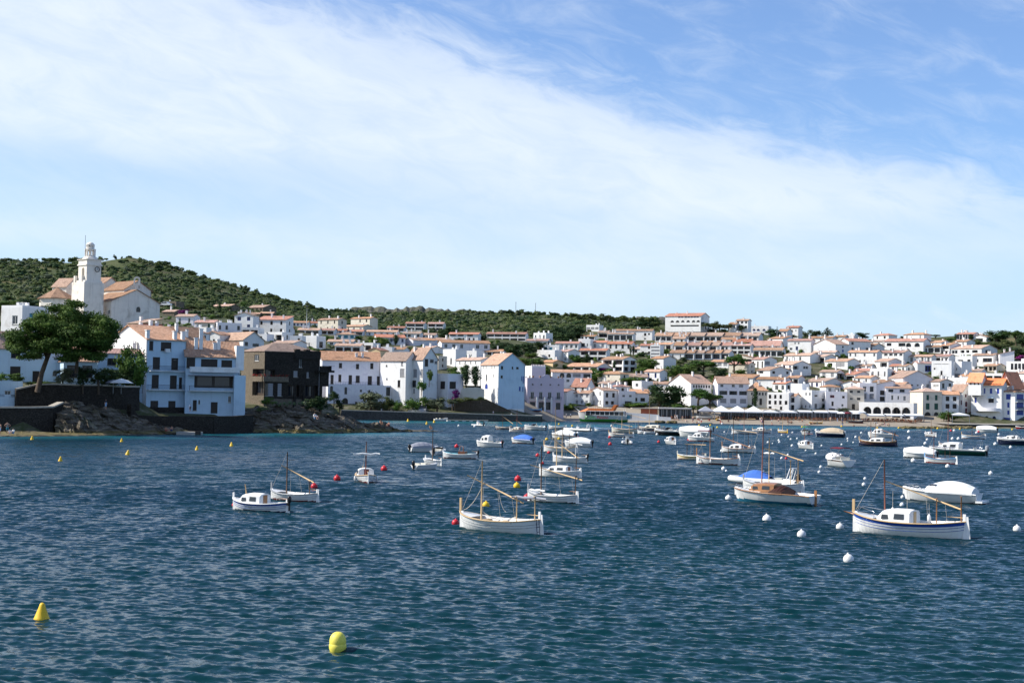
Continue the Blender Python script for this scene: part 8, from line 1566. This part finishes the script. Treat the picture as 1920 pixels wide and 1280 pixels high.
# --- people
SKIN = [mat('skin_%d' % i, c_, .6, .3) for i, c_ in enumerate(((.45, .25, .17), (.36, .19, .12), (.52, .32, .24)))]; HAIR = [mat('hair_%d' % i, c_, .7) for i, c_ in enumerate(((.02, .015, .01), (.08, .045, .02), (.25, .17, .09)))]
CLO = [mat('cloth_%d' % i, c_, .85) for i, c_ in enumerate(((.72, .72, .70), (.03, .05, .16), (.45, .05, .05), (.04, .22, .28), (.02, .02, .022), (.55, .45, .30), (.30, .42, .60), (.6, .35, .4)))]
def body_mesh(pose):
    """one continuous figure about 1.72 m tall grown over a joint skeleton"""
    if pose in ('stand', 'walk', 'akimbo'):
        st = .18 if pose == 'walk' else 0; J = dict(pel=(0, 0, .95), spi=(0, 0, 1.15), che=(0, .0, 1.36), nec=(0, -.01, 1.50), hea=(0, -.03, 1.60), top=(0, -.02, 1.70), hl=(-.1, 0, .90), kl=(-.11, -.04 - st * .6, .50), al=(-.11, st, .08), tl=(-.12, st - .18, .04), hr=(.1, 0, .90), kr=(.11, -.04 + st * .2, .50), ar=(.11, -st, .08), tr=(.12, -st - .18, .04), sl=(-.19, 0, 1.42), el=(-.26, .03 + st * .3, 1.15), wl=(-.25, -.05 - st, .92), fl=(-.25, -.08 - st, .82), sr=(.19, 0, 1.42), er=(.26, .03 - st * .3, 1.15), wr=(.25, -.05 + st, .92), fr=(.25, -.08 + st, .82))
        if pose == 'akimbo': J.update(el=(-.42, .06, 1.2), wl=(-.2, -.08, 1.02), fl=(-.14, -.1, 1.0), er=(.42, .06, 1.2), wr=(.2, -.08, 1.02), fr=(.14, -.1, 1.0))
    elif pose == 'sit': J = dict(pel=(0, 0, .12), spi=(0, .04, .32), che=(0, .03, .52), nec=(0, 0, .66), hea=(0, -.04, .77), top=(0, -.04, .87), hl=(-.1, -.05, .12), kl=(-.14, -.42, .46), al=(-.13, -.62, .08), tl=(-.13, -.8, .05), hr=(.1, -.05, .12), kr=(.14, -.42, .46), ar=(.13, -.62, .08), tr=(.13, -.8, .05), sl=(-.19, .02, .58), el=(-.24, -.12, .36), wl=(-.16, -.36, .42), fl=(-.12, -.45, .42), sr=(.19, .02, .58), er=(.24, -.12, .36), wr=(.16, -.36, .42), fr=(.12, -.45, .42))
    else: J = dict(pel=(0, 0, .12), spi=(.2, 0, .12), che=(.42, 0, .13), nec=(.56, 0, .13), hea=(.67, 0, .14), top=(.78, 0, .14), hl=(-.05, -.1, .11), kl=(-.45, -.13, .16), al=(-.88, -.14, .08), tl=(-.93, -.14, .2), hr=(-.05, .1, .11), kr=(-.45, .13, .24), ar=(-.86, .14, .08), tr=(-.93, .14, .2), sl=(.48, -.19, .12), el=(.25, -.3, .1), wl=(.02, -.28, .08), fl=(-.08, -.27, .07), sr=(.48, .19, .12), er=(.25, .3, .1), wr=(.02, .28, .08), fr=(-.08, .27, .07))
    rad = dict(pel=.14, spi=.125, che=.145, nec=.06, hea=.10, top=.075, hl=.095, kl=.06, al=.04, tl=.035, hr=.095, kr=.06, ar=.04, tr=.035, sl=.065, el=.045, wl=.033, fl=.035, sr=.065, er=.045, wr=.033, fr=.035)
    E = [('pel', 'spi'), ('spi', 'che'), ('che', 'nec'), ('nec', 'hea'), ('hea', 'top')] + [(a + s, b + s) if a != 'P' else ('pel', b + s) for s in 'lr' for a, b in (('P', 'h'), ('h', 'k'), ('k', 'a'), ('a', 't'))] + [(a + s, b + s) if a != 'P' else ('che', b + s) for s in 'lr' for a, b in (('P', 's'), ('s', 'e'), ('e', 'w'), ('w', 'f'))]
    ks = list(J); me = bpy.data.meshes.new('person_body'); me.from_pydata([J[k] for k in ks], [(ks.index(a), ks.index(b)) for a, b in E], [])
    o = bpy.data.objects.new('person_body', me); COL.objects.link(o); md = o.modifiers.new('s', 'SKIN'); md.use_smooth_shade = True; sk = me.skin_vertices[0].data
    for i, k in enumerate(ks): sk[i].radius = (rad[k], rad[k]); sk[i].use_root = (k == 'pel')
    sb = o.modifiers.new('u', 'SUBSURF'); sb.levels = 1; sb.render_levels = 1; dg = bpy.context.evaluated_depsgraph_get(); dg.update(); out = bpy.data.meshes.new_from_object(o.evaluated_get(dg)); bpy.data.objects.remove(o)
    out.materials.clear(); [out.materials.append(m_) for m_ in (SKIN[0], CLO[0], CLO[1], HAIR[0])]; Jv = {k: Vector(v) for k, v in J.items()}
    seg = [('pel', 'spi', 2), ('spi', 'che', 1), ('che', 'nec', 1), ('nec', 'hea', 0), ('hea', 'top', 3), ('hl', 'kl', 2), ('kl', 'al', 0), ('al', 'tl', 0), ('hr', 'kr', 2), ('kr', 'ar', 0), ('ar', 'tr', 0), ('sl', 'el', 1), ('el', 'wl', 0), ('wl', 'fl', 0), ('sr', 'er', 1), ('er', 'wr', 0), ('wr', 'fr', 0), ('che', 'sl', 1), ('che', 'sr', 1), ('pel', 'hl', 2), ('pel', 'hr', 2)]
    for pl in out.polygons:
        c = pl.center; best = min(seg, key=lambda s_: (c - Jv[s_[0]].lerp(Jv[s_[1]], min(1, max(0, (c - Jv[s_[0]]).dot(Jv[s_[1]] - Jv[s_[0]]) / max(1e-6, (Jv[s_[1]] - Jv[s_[0]]).length_squared))))).length)
        pl.material_index = best[2]
    return out
BODY = {k: body_mesh(k) for k in ('stand', 'walk', 'akimbo', 'sit', 'lie')}
def person(p, hpx_m, pose, shirt, short, label, rz=0.0, skin=0, hair=0, group=None):
    o = bpy.data.objects.new('person', BODY[pose]); link(o); o.location = p; o.scale = (hpx_m,) * 3; o.rotation_euler = (0, 0, rz)
    for i, m_ in enumerate((SKIN[skin], CLO[shirt] if shirt >= 0 else SKIN[skin], CLO[short] if short >= 0 else SKIN[skin], HAIR[hair])): o.material_slots[i].link = 'OBJECT'; o.material_slots[i].material = m_
    return tag(o, label, 'person', group)
def pp(x, y, d, hpx, pose, shirt, short, label, rz=0.0, skin=0, hair=0): s = F / d; person(at(x, y, d), hpx / s / (1.72 if pose in ('stand', 'walk', 'akimbo') else .87 if pose == 'sit' else 1.0), pose, shirt, short, label, rz, skin, hair, 'people along the waterfront')
pp(13.5, 812.5, 244, 22, 'akimbo', -1, 3, 'bare-chested person in teal shorts standing on the left ledge', .4); pp(0, 813, 244, 20, 'stand', -1, 6, 'bare-chested person in pale blue shorts at left frame edge', -.5, 1); pp(18, 813.5, 244, 10, 'sit', 0, 0, 'person in white sitting beside the teal-shorted bather', .3); pp(25, 813.5, 244.3, 11, 'sit', 0, 6, 'person with pale hat and white shirt sitting on ledge', -.4, 2, 2)
pp(198, 767, 259, 19, 'stand', 4, 6, 'person in dark top and pale blue trousers on rock crest', 1.0); pp(237, 742, 274, 14, 'stand', 0, 4, 'person in white shirt on the dark terrace left of ivy', .5); pp(356.5, 771.5, 279, 14, 'stand', 6, 4, 'person in pale blue shirt between the two waterfront houses', .2)
pp(311, 809, 266, 10, 'sit', -1, 2, 'sunbather sitting on the dinghy end nearest the rock', .5, 1); pp(322, 808.5, 266.5, 11, 'sit', -1, 1, 'second sunbather sitting by the landing stage dinghy', -.6)
rib(312, 812, 175, 4.6, 'pale inflatable dinghy tied at the foot of the first rock', eng=.8)
pp(590, 786, 291, 13, 'sit', 0, 6, 'person in white top sitting on the rocky point', .8); pp(714, 796, 305, 10, 'sit', -1, 4, 'dark-haired bather sitting at the tip of rocky point', .4, 1); pp(729, 799, 306, 9, 'sit', -1, 2, 'bather crouching on the low tip of rocky point', -.5); pp(807, 805, 316, 9, 'sit', -1, 4, 'bather crouched on the flat reef beyond the rocky point', .3, 1)
for i, (x, sh_, so_) in enumerate(((705, 4, 1), (715, 0, 0), (733, 5, 4), (807, 0, 1), (815, 7, 4), (819, 2, 1), (832, 0, 5), (843, 0, 4), (925, 6, 1), (959, 0, 1), (968, 0, 4), (975, 0, 5), (983, 2, 1), (1040, 4, 1), (1046, 0, 4), (1052, 2, 4), (1062, 0, 1), (1070, 6, 4))):
    d_ = 436 if x < 900 else 443 if x < 1000 else 478; p = at(x, 776, d_); p.z = ground_z(x, d_) + (.1 if x > 1000 else .02)
    person(p, 9.2 / (F / d_) / 1.72 * 1.0, 'walk' if i % 2 else 'stand', sh_, so_, ('pedestrian, %s from left along the promenade and quay' % ORD[i]) if i else 'pedestrian in dark clothes, leftmost on the promenade', RND.uniform(0, 6), i % 3, i % 3, 'people along the waterfront')
pr_ = random.Random(9); bx = sorted(pr_.uniform(1262, 1700) for _ in range(56))
for i, x in enumerate(bx):
    d_ = pr_.uniform(461, 474); p = at(x, 790, d_); p.z = ground_z(x, d_) + .14; ps = pr_.choice(('lie', 'lie', 'sit', 'sit', 'stand', 'walk'))
    person(p, 1.12, ps, pr_.choice((-1, -1, 0, 2, 4, 6)), pr_.randrange(8), 'bather %s on the grey pebble beach' % dict(lie='lying', sit='sitting', stand='standing', walk='walking')[ps], pr_.uniform(0, 6), pr_.randrange(3), pr_.randrange(3), 'bathers on the pebble beach')
# boats and kayaks pulled up on the beach
def beach_boat(x, y, d, L, head, label, **k):
    t = llaut(1200, 800, head, L, label, rudder=False, stem=.2, **k)[0]; p = at(x, y, d); t.location = (p.x, p.y, ground_z(x, d) + .35); BOATS.pop()
beach_boat(1321, 780, 479, 5.6, 12, 'white wooden boat pulled up left of the peaked canopy', rail='white'); beach_boat(1003, 773, 462, 4.6, 10, 'light blue boat lying on the quay before the pinkish mansion', main='sky', rail='white'); beach_boat(1530, 788, 468, 4.4, 8, 'yellow kayak-like boat lying on the beach', main='yellow', rail='yellow', B=.9, fb=.3); beach_boat(1345, 783, 473, 3.4, 80, 'small yellow boat upright by the peaked canopy post', main='yellow', rail='yellow', B=1.0, fb=.3); beach_boat(1605, 788.5, 472, 5.0, 8, 'black rowing boat lying on the beach left of arcade', main='black', rail='grey')
# lamp posts, masts and aerials on the hill
def pole(x, y0, y1, d, label, r=.16):
    a = at(x, y1, d); s = F / d; t = thing('utility_pole', label, 'pole', a, 0, 'poles on the hillside'); b = MB(); h = (y1 - y0) / s; b.tube([(0, 0, -2), (0, 0, h)], [r * 1.3, r * .7], 6); b.build('shaft', PT['grey'], t); q_ = MB(); q_.box(-.6, -.06, h - .5, .6, .06, h - .35); q_.build('crossarm', PT['grey'], t)
pole(575, 572, 600, 620, 'tall pale pole on the left-centre slope'); pole(486, 596, 615, 560, 'short pale pole below the stone villas'); pole(857, 601, 615, 850, 'pale pole on the central scrub slope'); pole(967, 566, 588, 1280, 'thin mast on the central ridge, left of two', .25); pole(1004, 568, 588, 1280, 'thin mast on the central ridge, right of two', .25); pole(1457, 612, 640, 720, 'pole in front of the dark evergreen below skyline'); pole(651, 578, 592, 1240, 'thin mast on the ridge right of the left hill', .25); pole(1325, 614, 630, 760, 'pole below the hotel garden')
# distant gulls are left to the sky
def finish_trees():
    for area, L in TREES.items():
        L.sort(key=lambda q_: q_[0])
        for i, (x, t, kind) in enumerate(L):
            pos = 'leftmost' if i == 0 else 'rightmost' if i == len(L) - 1 else ORD[i] + ' from left'
            t['label'] = '%s, %s among the %s' % (KW[kind], pos, area)
ORD += ['twenty-seventh', 'twenty-eighth', 'twenty-ninth', 'thirtieth', 'thirty-first', 'thirty-second', 'thirty-third', 'thirty-fourth']
finish_trees()
# ------------------------------------------------------------------ labels of the row houses
def finish_rows():
    for row, L in ROWS.items():
        L.sort(key=lambda q_: q_[0])
        for i, (x, t, wall, rmw) in enumerate(L):
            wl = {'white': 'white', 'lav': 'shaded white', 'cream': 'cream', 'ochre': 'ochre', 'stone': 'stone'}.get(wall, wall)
            last = 'rightmost' if i == len(L) - 1 else (ORD[i] + (' from left' if i else '')) if i < len(ORD) else 'number %d from left' % (i + 1)
            t['label'] = '%s house with %s roof, %s in the %s' % (wl, rmw, last, row)
finish_rows()
